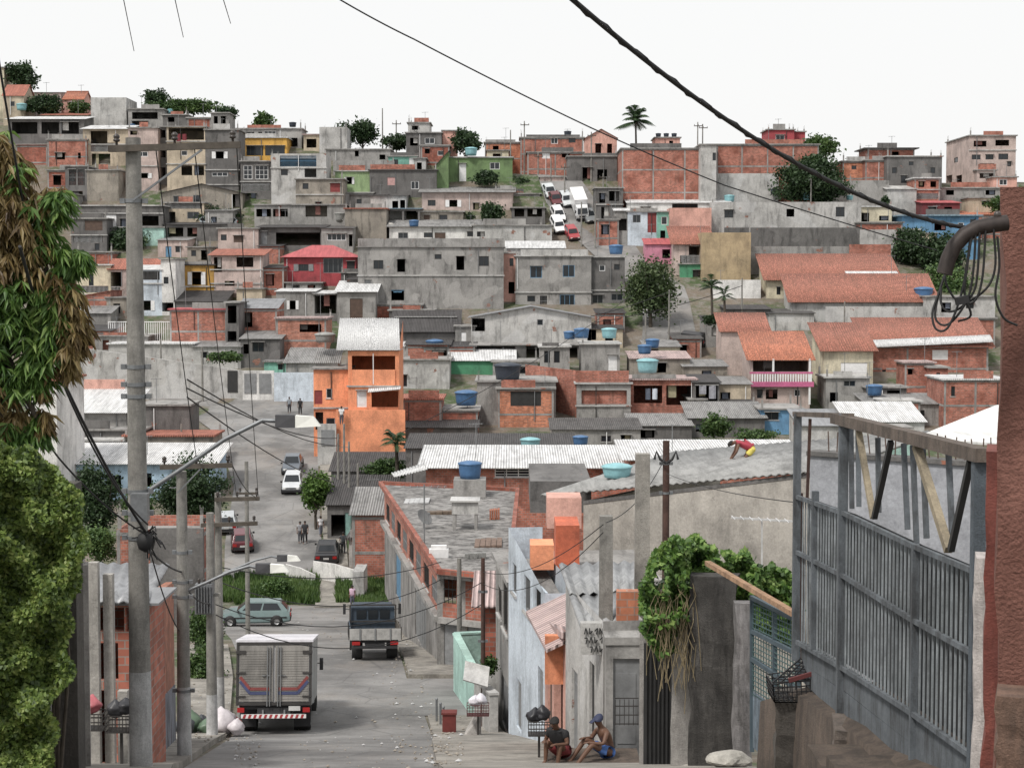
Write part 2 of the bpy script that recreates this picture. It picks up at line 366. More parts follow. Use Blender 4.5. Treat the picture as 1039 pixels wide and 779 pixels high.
def window_part(root, kind, A, t, inn, u0, u1, a, b, fine):
    q = lambda u, z, k=0: Vector((A.x+t.x*u+inn.x*k, A.y+t.y*u+inn.y*k, z))
    k = kind[0]; w, h = u1-u0, b-a
    if k == 'w' or k == 'W':                              # framed window
        fm = FRW if 'W' in kind else FRD if 'k' in kind else DOORC['b'] if 'b' in kind else FRG
        m = MB(); th = min(.07, w*.1, h*.1); D = .05
        def fr(ua, ub, za, zb, k0=.04, k1=.11): m.hexa([q(ua,za,k0),q(ub,za,k0),q(ub,za,k1),q(ua,za,k1)], [q(ua,zb,k0),q(ub,zb,k0),q(ub,zb,k1),q(ua,zb,k1)])
        fr(u0,u1,a,a+th); fr(u0,u1,b-th,b); fr(u0,u0+th,a+th,b-th); fr(u1-th,u1,a+th,b-th)
        n = max(1, round(w/.7))
        for i in range(1, n): uu = u0+w*i/n; fr(uu-.025,uu+.025,a+th,b-th)
        if 'h' in kind:
            for i in range(1, 3): zz = a+h*i/3; fr(u0+th,u1-th,zz-.02,zz+.02,.05,.10)
        wo_ = m.build('window', fm, root)
        g = MB(); g.quad(q(u0+th*.5,a+th*.5,.085),q(u1-th*.5,a+th*.5,.085),q(u1-th*.5,b-th*.5,.085),q(u0+th*.5,b-th*.5,.085)); sub(g, 'pane', glassm(), wo_, root)
        if fine:
            s = MB(); s.hexa([q(u0-.08,a-.07,-.06),q(u1+.08,a-.07,-.06),q(u1+.08,a-.07,.03),q(u0-.08,a-.07,.03)],[q(u0-.08,a-.003,-.06),q(u1+.08,a-.003,-.06),q(u1+.08,a-.003,.03),q(u0-.08,a-.003,.03)])
            sub(s, 'sill', mat('lgrey'), wo_, root)
    elif k == 's':                                       # open window with two shutters folded out
        sw = w*.5
        for (ua, ub) in ((u0-sw, u0-.02), (u1+.02, u1+sw)):
            m = MB(); m.hexa([q(ua,a,-.07),q(ub,a,-.07),q(ub,a,-.01),q(ua,a,-.01)], [q(ua,b,-.07),q(ub,b,-.07),q(ub,b,-.01),q(ua,b,-.01)])
            m.build('window_shutter', DOORC.get(kind[1].lower(), FRG) if len(kind) > 1 else FRW, root)
    elif k == 'd':
        m = MB(); m.hexa([q(u0,a,.06),q(u1,a,.06),q(u1,a,.11),q(u0,a,.11)], [q(u0,b-.01,.06),q(u1,b-.01,.06),q(u1,b-.01,.11),q(u0,b-.01,.11)])
        n = max(1, int(w/.9))
        for i in range(1, n+1):                              # raised panel lines
            uu = u0+w*(i-.5)/n; m.hexa([q(uu-w/n*.33,a+.15*h,.045),q(uu+w/n*.33,a+.15*h,.045),q(uu+w/n*.33,a+.15*h,.06),q(uu-w/n*.33,a+.15*h,.06)],[q(uu-w/n*.33,a+.85*h,.045),q(uu+w/n*.33,a+.85*h,.045),q(uu+w/n*.33,a+.85*h,.06),q(uu-w/n*.33,a+.85*h,.06)])
        m.build('door', DOORC.get(kind[1].lower(), FRG) if len(kind) > 1 else DOORC['n'], root)
    elif k == 'r':                                       # opening with a railing of bars
        m = MB(); hh = min(h, 1.0); n = max(3, int(w/.16))
        for i in range(n+1):
            uu = u0+w*i/n; m.bar(q(uu,a,.06), q(uu,a+hh,.06), .03)
        m.bar(q(u0,a+hh,.06), q(u1,a+hh,.06), .06); m.build('railing', DOORC.get(kind[1].lower(), FRG) if len(kind) > 1 else FRW, root)
    elif k == 'B':                                       # full height bars
        m = MB(); n = max(3, int(w/.16))
        for i in range(n+1):
            uu = u0+w*i/n; m.bar(q(uu,a,.04), q(uu,b,.04), .03)
        m.bar(q(u0,(a+b)/2,.04), q(u1,(a+b)/2,.04), .05); m.build('window_bars', DOORC.get(kind[1].lower(), FRG) if len(kind) > 1 else FRW, root)

def sheet(mb, a, b, c, d, pitch=0, amp=.03, th=.05):
    """roof sheet, eave a->b, ridge d->c; optional corrugation running up the slope"""
    a, b, c, d = map(Vector, (a,b,c,d)); nrm = (b-a).cross(d-a).normalized()
    if nrm.z < 0: nrm = -nrm
    n = 1 if not pitch else max(2, int((b-a).length/pitch*4))
    T, Bv = [], []
    for i in range(n+1):
        u = i/n; e, r = a.lerp(b, u), d.lerp(c, u); o = nrm*(math.sin(u*(b-a).length/pitch*2*PI)*amp if pitch else 0)
        T += [e+o+nrm*th/2, r+o+nrm*th/2]; Bv += [e+o-nrm*th/2, r+o-nrm*th/2]
    m = len(T); vs = T+Bv; fs = []
    for i in range(n):
        j = 2*i; fs += [(j,j+2,j+3,j+1), (m+j,m+j+1,m+j+3,m+j+2), (j,m+j,m+j+2,j+2), (j+1,j+3,m+j+3,m+j+1)]
    fs += [(0,1,m+1,m), (m-2,2*m-2,2*m-1,m-1)]
    mb.add(vs, fs, bool(pitch))

def H(label, x0, x1, yt, yb, wall='grey', roof='slab', w='', d=None, d1=None, dep=6.5, n=None, cat='house', rise=None, rm=None, frame=None, floors='', wl='', wr='', over=.22, group=None, zb=None, fine=None, para=.6, wall2=None, fh=2.75):
    if d and x1 <= 512 and yb < 400: d = min(d, DY(yb)+(d-245)*.01)
    d = d or DY(yb); d1 = d1 or d
    A3, B3 = at(x0, yt, d), at(x1, yt, d1); ztop = at(x0, yt, d).z if d <= d1 else at(x1, yt, d1).z
    A, B = Vector((A3.x,A3.y)), Vector((B3.x,B3.y)); L = (B-A).length; t = (B-A)/L; inn = Vector((-t.y, t.x))
    Cc, Dd = B+inn*dep, A+inn*dep
    base = zb if zb is not None else min(Zt(p.x,p.y) for p in (A,B,Cc,Dd))-.6
    base = min(base, ztop-2)
    fine = fine if fine is not None else d < 175
    n = n or {'brick':'brick_house','dbrick':'brick_house','obrick':'brick_house','pbrick':'brick_house'}.get(wall, 'plastered_house')
    root = empty(n, (A.x+t.x*L/2+inn.x*dep/2, A.y+t.y*L/2+inn.y*dep/2, base), label, cat, group)
    def parse(s, A_, t_, L_):
        out = []
        for it in s.split(';'):
            it = it.split()
            if not it: continue
            k = it[0]; xa, ya, xb, yb_ = map(float, it[1:5]); xm = (xa+xb)/2; ym = (ya+yb_)/2
            ua, _ = plane_hit(xa, ym, A_, t_); ub, _ = plane_hit(xb, ym, A_, t_); um = (ua+ub)/2
            za = plane_hit(xm, yb_, A_, t_)[1]; zc = plane_hit(xm, ya, A_, t_)[1]
            if ua > ub: ua, ub = ub, ua
            za = max(za, base+.05); zc = min(zc, ztop-.06); ua = max(ua, .06); ub = min(ub, L_-.06)
            if ub-ua > .15 and zc-za > .15: out.append((k, ua, ub, za, zc))
        return out
    fw = parse(w, A, t, L); lw = parse(wl, A, inn, dep); rw = parse(wr, B, inn, dep)
    pr = roof == 'parapet'; wtop = ztop-(.16 if roof == 'slab' else 0)
    m = MB(); hl = lambda ws: [(q[1],q[2],q[3],q[4]) for q in ws]
    rect_wall(m, A, B, base, wtop, hl(fw), .16, inn)
    rect_wall(m, A, Dd, base, wtop, hl(lw), .16, t); rect_wall(m, B, Cc, base, wtop, hl(rw), .16, -t)
    rect_wall(m, Dd, Cc, base, wtop, [], .16, inn)
    W = lambda u, v, z: Vector((A.x+t.x*u+inn.x*v, A.y+t.y*u+inn.y*v, z))
    if pr:
        tk = .14; 
        m.quad(W(0,0,ztop),W(L,0,ztop),W(L-tk,tk,ztop),W(tk,tk,ztop)); m.quad(W(0,dep,ztop),W(tk,dep-tk,ztop),W(L-tk,dep-tk,ztop),W(L,dep,ztop))
        m.quad(W(0,0,ztop),W(tk,tk,ztop),W(tk,dep-tk,ztop),W(0,dep,ztop)); m.quad(W(L,0,ztop),W(L,dep,ztop),W(L-tk,dep-tk,ztop),W(L-tk,tk,ztop))
        for (a_, b_) in ((W(tk,tk,0),W(L-tk,tk,0)),(W(tk,dep-tk,0),W(L-tk,dep-tk,0)),(W(tk,tk,0),W(tk,dep-tk,0)),(W(L-tk,tk,0),W(L-tk,dep-tk,0))):
            m.quad(Vector((a_.x,a_.y,ztop-para)),Vector((b_.x,b_.y,ztop-para)),Vector((b_.x,b_.y,ztop)),Vector((a_.x,a_.y,ztop)))
    rz = ztop
    rise_ = rise if rise is not None else {'shed':1.0,'shedf':-1.0,'gable':1.5,'gablef':1.3,'hip':1.4}.get(roof, 0)
    rmat = SH[rm] if rm else SH['c']
    r = MB(); ov = over; pt = 0
    if rm in ('t','to','td'): pt = .26
    if roof == 'slab': r.hexa([W(-ov,-ov,wtop),W(L+ov,-ov,wtop),W(L+ov,dep+ov,wtop),W(-ov,dep+ov,wtop)], [W(-ov,-ov,ztop),W(L+ov,-ov,ztop),W(L+ov,dep+ov,ztop),W(-ov,dep+ov,ztop)])
    elif pr:
        zz = ztop-para; r.hexa([W(.145,.145,zz-.1),W(L-.145,.145,zz-.1),W(L-.145,dep-.145,zz-.1),W(.145,dep-.145,zz-.1)], [W(.145,.145,zz),W(L-.145,.145,zz),W(L-.145,dep-.145,zz),W(.145,dep-.145,zz)]); rz = zz
    elif roof in ('shed','shedf'):
        h0, h1 = (0, rise_) if rise_ > 0 else (0, rise_)
        s = rise_/dep
        za = ztop+.04
        sheet(r, W(-ov,-ov,za-ov*s), W(L+ov,-ov,za-ov*s), W(L+ov,dep+ov,za+rise_+ov*s), W(-ov,dep+ov,za+rise_+ov*s), pt)
        if rise_ > 0:
            m.add([W(0,0,ztop),W(0,dep,ztop),W(0,dep,ztop+rise_)], [(0,1,2)]); m.add([W(L,0,ztop),W(L,dep,ztop),W(L,dep,ztop+rise_)], [(0,1,2)])
            m.quad(W(0,dep,ztop),W(L,dep,ztop),W(L,dep,ztop+rise_),W(0,dep,ztop+rise_))
        rz = ztop
    elif roof == 'shedl':                                   # slopes down to the right (+) or left (-)
        s = rise_/L
        sheet(r, W(-ov,dep+ov,ztop+.04+max(0,rise_)+ov*s), W(-ov,-ov,ztop+.04+max(0,rise_)+ov*s), W(L+ov,-ov,ztop+.04+max(0,rise_)-rise_-ov*s), W(L+ov,dep+ov,ztop+.04+max(0,rise_)-rise_-ov*s), pt)
        x = 0 if rise_ > 0 else L; hh = abs(rise_)
        for v in (0, dep): m.add([W(0,v,ztop),W(L,v,ztop),W(x,v,ztop+hh)], [(0,1,2)])
        m.quad(W(x,0,ztop),W(x,dep,ztop),W(x,dep,ztop+hh),W(x,0,ztop+hh))
    elif roof == 'gable':                                   # ridge parallel to the front
        s = rise_/(dep/2); hd = dep/2
        sheet(r, W(-ov,-ov,ztop+.04-ov*s), W(L+ov,-ov,ztop+.04-ov*s), W(L+ov,hd,ztop+.04+rise_), W(-ov,hd,ztop+.04+rise_), pt)
        sheet(r, W(L+ov,dep+ov,ztop+.04-ov*s), W(-ov,dep+ov,ztop+.04-ov*s), W(-ov,hd,ztop+.04+rise_), W(L+ov,hd,ztop+.04+rise_), pt)
        if pt: r.tube([W(-ov,hd,ztop+.1+rise_), W(L+ov,hd,ztop+.1+rise_)], .11, 8)
        for u in (0, L): m.add([W(u,0,ztop),W(u,dep,ztop),W(u,hd,ztop+rise_)], [(0,1,2)])
    elif roof == 'gablef':                                  # gable end towards the street
        hl_ = L/2; s = rise_/hl_
        sheet(r, W(-ov,dep+ov,ztop+.04-ov*s), W(-ov,-ov,ztop+.04-ov*s), W(hl_,-ov,ztop+.04+rise_), W(hl_,dep+ov,ztop+.04+rise_), pt)
        sheet(r, W(L+ov,-ov,ztop+.04-ov*s), W(L+ov,dep+ov,ztop+.04-ov*s), W(hl_,dep+ov,ztop+.04+rise_), W(hl_,-ov,ztop+.04+rise_), pt)
        for v in (0, dep): m.add([W(0,v,ztop),W(L,v,ztop),W(hl_,v,ztop+rise_)], [(0,1,2)])
    elif roof == 'hip':
        hd = min(dep, L)/2; q = [W(-ov,-ov,ztop),W(L+ov,-ov,ztop),W(L+ov,dep+ov,ztop),W(-ov,dep+ov,ztop),W(hd,dep/2,ztop+rise_),W(max(hd+.05,L-hd),dep/2,ztop+rise_)]
        r.add(q, [(0,1,5,4),(2,3,4,5),(1,2,5),(3,0,4),(0,3,2,1)])
    wo_ = m.build('wall', mat(wall), root)
    if r.v: r.build('roof', rmat, root)
    if frame is None: frame = 'brick' in wall
    if frame and L > 2 and frame != 'no':
        c = MB(); nc = max(1, round(L/4)); k = .012
        for i in range(nc+1):
            u = min(max(L*i/nc, .11), L-.11)
            if any(q[1]-.1 < u < q[2]+.1 for q in fw): 
                if 0 < i < nc: continue
            c.hexa([W(u-.10,-k,base),W(u+.10,-k,base),W(u+.10,.03,base),W(u-.10,.03,base)], [W(u-.10,-k,wtop-.003),W(u+.10,-k,wtop-.003),W(u+.10,.03,wtop-.003),W(u-.10,.03,wtop-.003)])
        z = ztop-fh
        zs = [ztop-.36]
        while z > base+.5: zs.append(z); z -= fh
        for z in zs:
            segs = [(0., L)]
            for q in fw:
                if q[3] < z+.2 and q[4] > z: segs = [s2 for s1 in segs for s2 in ((s1[0], min(s1[1], q[1])), (max(s1[0], q[2]), s1[1])) if s2[1]-s2[0] > .1]
            for (ua, ub) in segs:
                c.hexa([W(ua,-k*1.6,z),W(ub,-k*1.6,z),W(ub,.03,z),W(ua,.03,z)], [W(ua,-k*1.6,z+.2),W(ub,-k*1.6,z+.2),W(ub,.03,z+.2),W(ua,.03,z+.2)])
            for (U, sg) in ((0,-1),(L,1)):
                if not (lw if U == 0 else rw): c.hexa([W(U+sg*k,.0,z),W(U+sg*k,dep,z),W(U-sg*.03,dep,z),W(U-sg*.03,0,z)],[W(U+sg*k,0,z+.2),W(U+sg*k,dep,z+.2),W(U-sg*.03,dep,z+.2),W(U-sg*.03,0,z+.2)])
        c.build('concrete_frame', mat('grey'), root)
    if floors:
        for y in floors.split():
            c = MB()
            z = at((x0+x1)/2, float(y), (d+d1)/2).z
            c.hexa([W(-.12,-.14,z-.14),W(L+.12,-.14,z-.14),W(L+.12,.1,z-.14),W(-.12,.1,z-.14)],[W(-.12,-.14,z),W(L+.12,-.14,z),W(L+.12,.1,z),W(-.12,.1,z)])
            c.build('floor_slab', mat('lgrey'), root)
    for (ws, A_, t_, i_) in ((fw, A, t, inn), (lw, A, inn, t), (rw, B, inn, -t)):
        for (k, ua, ub, za, zc) in ws: window_part(root, k, A_, t_, i_, ua, ub, za, zc, fine)
    R_ = random.Random(sum(map(ord, label)))
    if L > 2.5 and zb is None and not label.startswith('plain'):
        if roof in ('slab','parapet') and R_.random() < .6:                      # columns left with bare rods for the next floor
            for (u, v) in ((.15,.15),(L-.15,.15),(L-.15,dep-.3),(.15,dep-.3)):
                if R_.random() < .45: continue
                q = MB(); p = W(u, v, ztop); hh = R_.uniform(.25,.9); q.box(p.x-.09,p.x+.09,p.y-.09,p.y+.09,ztop+.002,ztop+hh)
                for k in range(3): q.bar(p+Vector((-.05+.05*k,0,hh)), p+Vector((-.09+.09*k,0,hh+R_.uniform(.3,.6))), .02)
                q.build('column_stub', mat('grey'), root)
        if roof == 'slab' and R_.random() < .45:                                 # low block kerb on part of the roof
            q = MB(); ua = R_.uniform(0,L*.4); ub = R_.uniform(L*.6,L); hh = R_.uniform(.3,.8); q.hexa([W(ua,.02,ztop+.002),W(ub,.02,ztop+.002),W(ub,.14,ztop+.002),W(ua,.14,ztop+.002)],[W(ua,.02,ztop+hh),W(ub,.02,ztop+hh),W(ub,.14,ztop+hh),W(ua,.14,ztop+hh)]); q.build('roof_kerb', mat(R_.choice(['grey','dgrey','brick','lgrey'])), root)
        if R_.random() < .6:                                                      # waste pipe down the front
            u = R_.uniform(.2, L-.2); q = MB(); q.bar(W(u,-.07,max(base,ztop-R_.uniform(2,5))), W(u,-.07,wtop-.2), .07); q.build('drainpipe', R_.choice([FRW,FRG,FRD]), root)
        if R_.random() < .45:                                                      # aerial
            u = R_.uniform(.4, L-.4); p = W(u, dep*.4, ztop+(abs(rise_) if roof != 'slab' and not pr else 0)*.3); q = MB(); hh = R_.uniform(1.2,2.6); q.bar(p, p+Vector((0,0,hh)), .05); q.bar(p+Vector((-.5,0,hh-.1)), p+Vector((.5,0,hh-.05)), .035)
            for k in range(4): q.bar(p+Vector((-.45+.28*k,-.25,hh-.08)), p+Vector((-.45+.28*k,.25,hh-.08)), .03)
            q.build('aerial', FRG, root)
        for (k, ua, ub, za, zc) in fw:                                            # hoods over openings
            if R_.random() < .3 and ub-ua < 3 and zc+.1 < wtop:
                q = MB(); q.hexa([W(ua-.1,-.3,zc+.02),W(ub+.1,-.3,zc+.02),W(ub+.1,0,zc+.02),W(ua-.1,0,zc+.02)],[W(ua-.1,-.3,zc+.08),W(ub+.1,-.3,zc+.08),W(ub+.1,0,zc+.08),W(ua-.1,0,zc+.08)]); q.build('window_hood', mat('grey'), root)
            if k == 'o' and R_.random() < .5 and ub-ua > .8:                       # curtain or cloth inside the opening
                c0 = R_.uniform(ua, ub-.5); c1 = min(ub-.05, c0+R_.uniform(.4,1.0)); zq = za+(zc-za)*R_.uniform(.0,.4); q = MB(); q.quad(W(c0,.35,zq), W(c1,.35,zq), W(c1,.35,zc), W(c0,.35,zc)); q.build('curtain', plain(R_.choice([C(200,196,190),C(120,130,150),C(150,90,80),C(90,86,84),C(170,160,120)]), .9), root)
    info = dict(root=root, W=W, L=L, dep=dep, rz=rz, ztop=ztop, base=base, A=A, t=t, inn=inn, d=d)
    HOUSES.append(info); return info
TANKB = plain(C(56,110,170), .45, var=.3); TANKT = plain(C(120,190,200), .5, var=.25); TANKG = plain(C(150,150,146), .9, var=.4); TANKK = plain(C(50,60,76), .5)
def tank(pos, r, label, m=None, h=None, legs=0, group='water tanks on the rooftops'):
    h = h or r*1.15; pos = Vector(pos); m = m or TANKB
    root = empty('water_tank', pos, label, 'water tank', group)
    z = legs; q = MB()
    q.lathe(pos+Vector((0,0,z)), [(0.01,0),(r*.84,0),(r*.90,h*.3),(r*.905,h*.32),(r*.95,h*.6),(r,h*.97),(r*1.02,h)], 20)
    q.build('tank_body', m, root)
    c = MB(); c.lathe(pos+Vector((0,0,z+h)), [(r*1.06,-.05*r),(r*1.07,.03*r),(r*.8,.14*r),(r*.35,.22*r),(.01,.24*r)], 20); c.build('lid', m, root)
    if legs:
        s = MB()
        for a in (-.7,.7):
            for b in (-.7,.7): s.box(pos.x+a*r-.07,pos.x+a*r+.07,pos.y+b*r-.07,pos.y+b*r+.07,pos.z,pos.z+z)
        s.box(pos.x-r,pos.x+r,pos.y-r,pos.y+r,pos.z+z-.08,pos.z+z-.003); s.build('stand', mat('grey'), root)
    return root
def tank_on(hs, px, v, r, label, m=None, h=None, legs=0):
    A = hs['A']; u, _ = plane_hit(px, 300, A+hs['inn']*v, hs['t']); p = hs['W'](u, v, hs['rz']+.002)
    return tank(p, r, label, m, h, legs)
# ------------------------------------------------------------------ the ground
def ground():
    ys = []; y = -30.
    while y < 480: ys.append(y); y += 1.0 if y < 300 else 8
    ys += [600, 900, 1500]
    xs = [-900,-500,-300,-200]; x = -150.
    while x <= 150: xs.append(x); x += 2.5
    xs += [200,300,500,900]
    def rough(x, y):
        if y < 60: return 0
        k = min(1, (y-60)/40)
        return (noise.noise(Vector((x*.11, y*.11, 3.1)))*.25)*k*(0 if -30 < x < 6 and y < 190 else 1)
    vs = [(x, y, Zt(x,y)+rough(x,y)) for y in ys for x in xs]; n = len(xs)
    fs = [(j*n+i, j*n+i+1, (j+1)*n+i+1, (j+1)*n+i) for j in range(len(ys)-1) for i in range(n-1)]
    mb = MB(); mb.add(vs, fs, True)
    m, t, p = newmat('bare_ground'); p.inputs['Roughness'].default_value = 1
    s = objsrc(t); a = nz(t, s, .12, 7, .7); b = nz(t, s, .9, 6, .7); c = nz(t, s, 5, 5, .7)
    col = mixc(t, ramp(t, a, .45, .58), (.17,.14,.11), (.055,.085,.03)); col = mixc(t, ramp(t, b, .48, .66), col, (.21,.19,.17))
    col = mixc(t, .5, col, ramp(t, c, .3, .7, (.5,.5,.5,1), (1.3,1.3,1.3,1)), 'MULTIPLY'); t.links.new(col, p.inputs['Base Color']); bump(t, p, c, .6, .2)
    o = mb.build('ground', m, None); o['kind'] = 'structure'
ground()
def asphalt(key=0, base=(.20,.195,.19), sc=1.0):
    m, t, p = newmat('worn_asphalt'); p.inputs['Roughness'].default_value = .88
    s = objsrc(t); a = nz(t, s, .22, 7, .65); b = nz(t, s, 1.7, 6, .7); c = nz(t, s, 14, 4, .7)
    sl = nz(t, objsrc(t, (.9,.12,1)), 1.0, 6, .7)
    col = mixc(t, ramp(t, a, .40, .60), tuple(v*.68 for v in base), tuple(v*1.25 for v in base)); col = mixc(t, mixc(t, .7, ramp(t, nz(t, objsrc(t, (.5,.25,1)), .35, 8, .75), .52, .62), (0,0,0)), col, (.27,.235,.20))
    col = mixc(t, mixc(t, .6, ramp(t, b, .60, .68), (0,0,0)), col, (.30,.27,.24))
    col = mixc(t, mixc(t, .5, ramp(t, sl, .58, .7), (0,0,0)), col, (.10,.10,.10))
    v = N(t, 'ShaderNodeTexVoronoi', feature='DISTANCE_TO_EDGE'); v.inputs['Scale'].default_value = .35; t.links.new(s, v.inputs['Vector'])
    col = mixc(t, mixc(t, .55, ramp(t, v.outputs[0], .0, .02, (1,1,1,1), (0,0,0,1)), (0,0,0)), col, (.07,.07,.07))
    col = mixc(t, .4, col, ramp(t, c, .3, .7, (.6,.6,.6,1), (1.25,1.25,1.25,1)), 'MULTIPLY')
    t.links.new(col, p.inputs['Base Color']); bump(t, p, c, .4, .02); return m
ASPH = asphalt()
PAVE = concrete_near((.30,.28,.25), .35, .6)
def ribbon(name, pts, off, m, kerb=0, step=1.0):
    """pts: (d, xl, xr) world stations; a strip that follows the ground"""
    st = []
    for (a, b) in zip(pts, pts[1:]):
        n = max(1, int(abs(b[0]-a[0])/step))
        for i in range(n): k = i/n; st.append(tuple(a[j]+(b[j]-a[j])*k for j in range(3)))
    st.append(pts[-1]); mb = MB(); vs = []; 
    for (y, xl, xr) in st:
        for k in range(5): x = xl+(xr-xl)*k/4; vs.append((x, y, Zt(x,y)+off))
    fs = [(5*i+k, 5*i+k+1, 5*i+k+6, 5*i+k+5) for i in range(len(st)-1) for k in range(4)]
    mb.add(vs, fs, True)
    if kerb:
        for side in (0, 4):
            a = [vs[5*i+side] for i in range(len(st))]; n = len(mb.v)
            mb.add([p for q in a for p in (q, (q[0],q[1],q[2]-kerb-.25))], [(2*i,2*i+1,2*i+3,2*i+2) for i in range(len(a)-1)])
        a = vs[:5]; mb.add([p for q in a for p in (q, (q[0],q[1],q[2]-kerb-.25))], [(2*i,2*i+1,2*i+3,2*i+2) for i in range(4)])
    o = mb.build(name, m, None); o['kind'] = 'structure'; return o
X = lambda px, d: (px-PW/2)/F*d
NEAR = [(14,-3.4,1.6),(24,-4.6,.6),(35,-6.6,-.9),(47,-7.8,-2.0),(53,X(233,53),X(437,53)),(60,X(238,60),X(425,60)),(66,X(240,66),X(412,66)),(73,X(240,73),X(406,73)),(85,X(232,85),X(395,85)),(100,X(216,100),X(392,100)),(111,X(232,111),X(398,111))]
ribbon('road', NEAR, .02, ASPH)
ribbon('side_road', [(57,X(405,57),X(600,57)),(61,X(405,61),X(600,61)),(66.5,X(405,66.5),X(600,66.5))], .028, ASPH)
FAR = [(123.5,X(225,123.5),X(330,123.5)),(133,X(226,133),X(325,133)),(150,X(236,150),X(322,150)),(160,X(226,160),X(322,160)),(172,X(212,172),X(322,172)),(180,X(190,180),X(325,180)),(187,X(150,187),X(330,187))]
ribbon('road', FAR, .03, ASPH)
ribbon('footpath', [(109.5,X(318,109.5),X(362,109.5)),(117,X(318,117),X(350,117)),(124.5,X(316,124.5),X(338,124.5))], .12, PAVE, .1)
UP = [(186,X(655,186),X(708,186)),(200,X(648,200),X(704,200)),(212,X(652,212),X(706,212)),(222,X(652,222),X(700,222)),(228,X(640,228),X(694,228)),(236,X(612,236),X(658,236)),(243,X(592,243),X(644,243)),(250,X(572,250),X(628,250)),(256,X(554,256),X(606,256)),(264,X(545,264),X(585,264)),(280,X(530,280),X(566,280))]
ribbon('hill_road', UP, .12, ASPH)
# pavements (raised) along the near road
ribbon('pavement', [(16,-.5,2.6),(24,-.9,4),(34,-1.45,3.6),(47,-2.15,3),(50,X(441,50),X(520,50)),(56.3,X(433,56.3),X(500,56.3))], .15, PAVE, .15)
ribbon('pavement', [(66.8,X(413,66.8),X(480,66.8)),(69,X(412,69),X(470,69)),(73,X(408,73),X(450,73)),(85,X(398,85),X(440,85)),(104,X(396,104),X(420,104))], .15, PAVE, .15)
ribbon('pavement', [(16,-7,-3.6),(24,-8.4,-4.7),(33,-9.6,-6.4),(47,-10,-8),(53,X(175,53),X(228,53)),(66,X(180,66),X(233,66)),(80,X(190,80),X(228,80))], .15, PAVE, .15)
ribbon('pavement', [(127,X(331,127),X(352,127)),(133,X(327,133),X(350,133)),(150,X(324,150),X(345,150)),(160,X(324,160),X(340,160)),(172,X(324,172),X(340,172))], .15, PAVE, .13)

# ------------------------------------------------------------------ houses of the hillside, from the skyline down
def bank(label, x0, x1, yt, yb, m='conc', th=.25, d=None, d1=None, n='retaining_wall', cat='wall', holes='', group=None, y1=None, cap=False):
    """free-standing wall between two image columns"""
    d = d or DY(yb); d1 = d1 or d; a, b = at(x0,yt,d), at(x1,y1 or yt,d1)
    A, B = Vector((a.x,a.y)), Vector((b.x,b.y)); L = (B-A).length; t = (B-A)/L; i = Vector((-t.y,t.x))
    base = min(Zt(*A), Zt(*B))-.8; base = min(base, a.z-.5, b.z-.5); mb = MB(); W = lambda u, v, z: (A.x+t.x*u+i.x*v, A.y+t.y*u+i.y*v, z)
    mb.hexa([W(0,0,base),W(L,0,base),W(L,th,base),W(0,th,base)], [W(0,0,a.z),W(L,0,b.z),W(L,th,b.z),W(0,th,a.z)])
    if not cap and not holes:
        o = mb.build(n, mat(m), None, W(L/2,th/2,base)); tag(o, label, cat, group); return o
    root = empty(n, W(L/2,th/2,base), label, cat, group); mb.build('wall', mat(m), root)
    if cap:
        c = MB(); c.hexa([W(-.05,-.06,a.z+.002),W(L+.05,-.06,b.z+.002),W(L+.05,th+.06,b.z+.002),W(-.05,th+.06,a.z+.002)],[W(-.05,-.06,a.z+.09),W(L+.05,-.06,b.z+.09),W(L+.05,th+.06,b.z+.09),W(-.05,th+.06,a.z+.09)]); c.build('coping', mat(cap if isinstance(cap, str) else 'lgrey'), root)
    for it in holes.split(';'):
        it = it.split()
        if not it: continue
        ua, z0 = plane_hit(float(it[1]), float(it[4]), A, t); ub, z1 = plane_hit(float(it[3]), float(it[2]), A, t)
        q = MB(); q.hexa([W(ua,-.06,z0),W(ub,-.06,z0),W(ub,-.005,z0),W(ua,-.005,z0)],[W(ua,-.06,z1),W(ub,-.06,z1),W(ub,-.005,z1),W(ua,-.005,z1)]); q.build('gate', DOORC[it[0][1]], root)
    return root

# skyline, left
H('cream wall end house at the left edge of the skyline', -14,4,68,105,'cream', d=296)
H('small skyline house with a pink tiled roof at far left', 3,24,97,118,'beige','gable',rm='o',rise=2.0,d=292, w='w 10 103 15 108')
H('open skyline shed with a long white roof behind the top left trees', 22,62,94,108,'pinkb','shed',rm='w',rise=.6,d=296,w='o 30 97 44 106; o 48 97 58 106')
H('tiny orange tiled house peeping over the skyline left of the grey block', 64,84,101,112,'salmon','gable',rm='to',d=300,w='o 70 104 76 109')
bw=H('plain windowless pale grey block on the skyline', 92,128,99,128,'lgrey','parapet',d=287,dep=8)
H('long verandah house with thin white roof and dark open porch', 8,85,121,146,'dgrey','shed',rm='w',rise=.9,d=281,w='o 12 124 38 136; o 42 124 60 136; o 62 124 80 136',over=.4)
H('low house with an orange sheet roof above the long verandah', 42,88,117,124,'beige','shed',rm='o',rise=.9,d=289)
H('raw brick house with one small black window, left hillside top', 48,88,141,172,'brick','slab',d=275,w='o 56 155 66 162; o 79 155 82 161; ')
H('small brick house with a pale roof edge against the mango tree', 16,48,147,170,'dbrick','shed',rm='p',rise=.5,d=276)
H('white roofed house with open dark porch and white beams', 84,130,131,170,'beige','shed',rm='w',rise=1.0,d=277,w='o 92 133 109 145; rW 92 145 118 154; o 93 156 112 168; ',floors='146 170',over=.4)
H('taupe windowless cube house below the white beamed porch', 88,120,172,206,'taupe','slab',d=265)
H('dark house with barred openings beside the taupe cube', 66,88,168,206,'dgrey','slab',d=267,w='Bg 70 172 77 188; Bg 79 172 86 188; o 70 194 84 204')
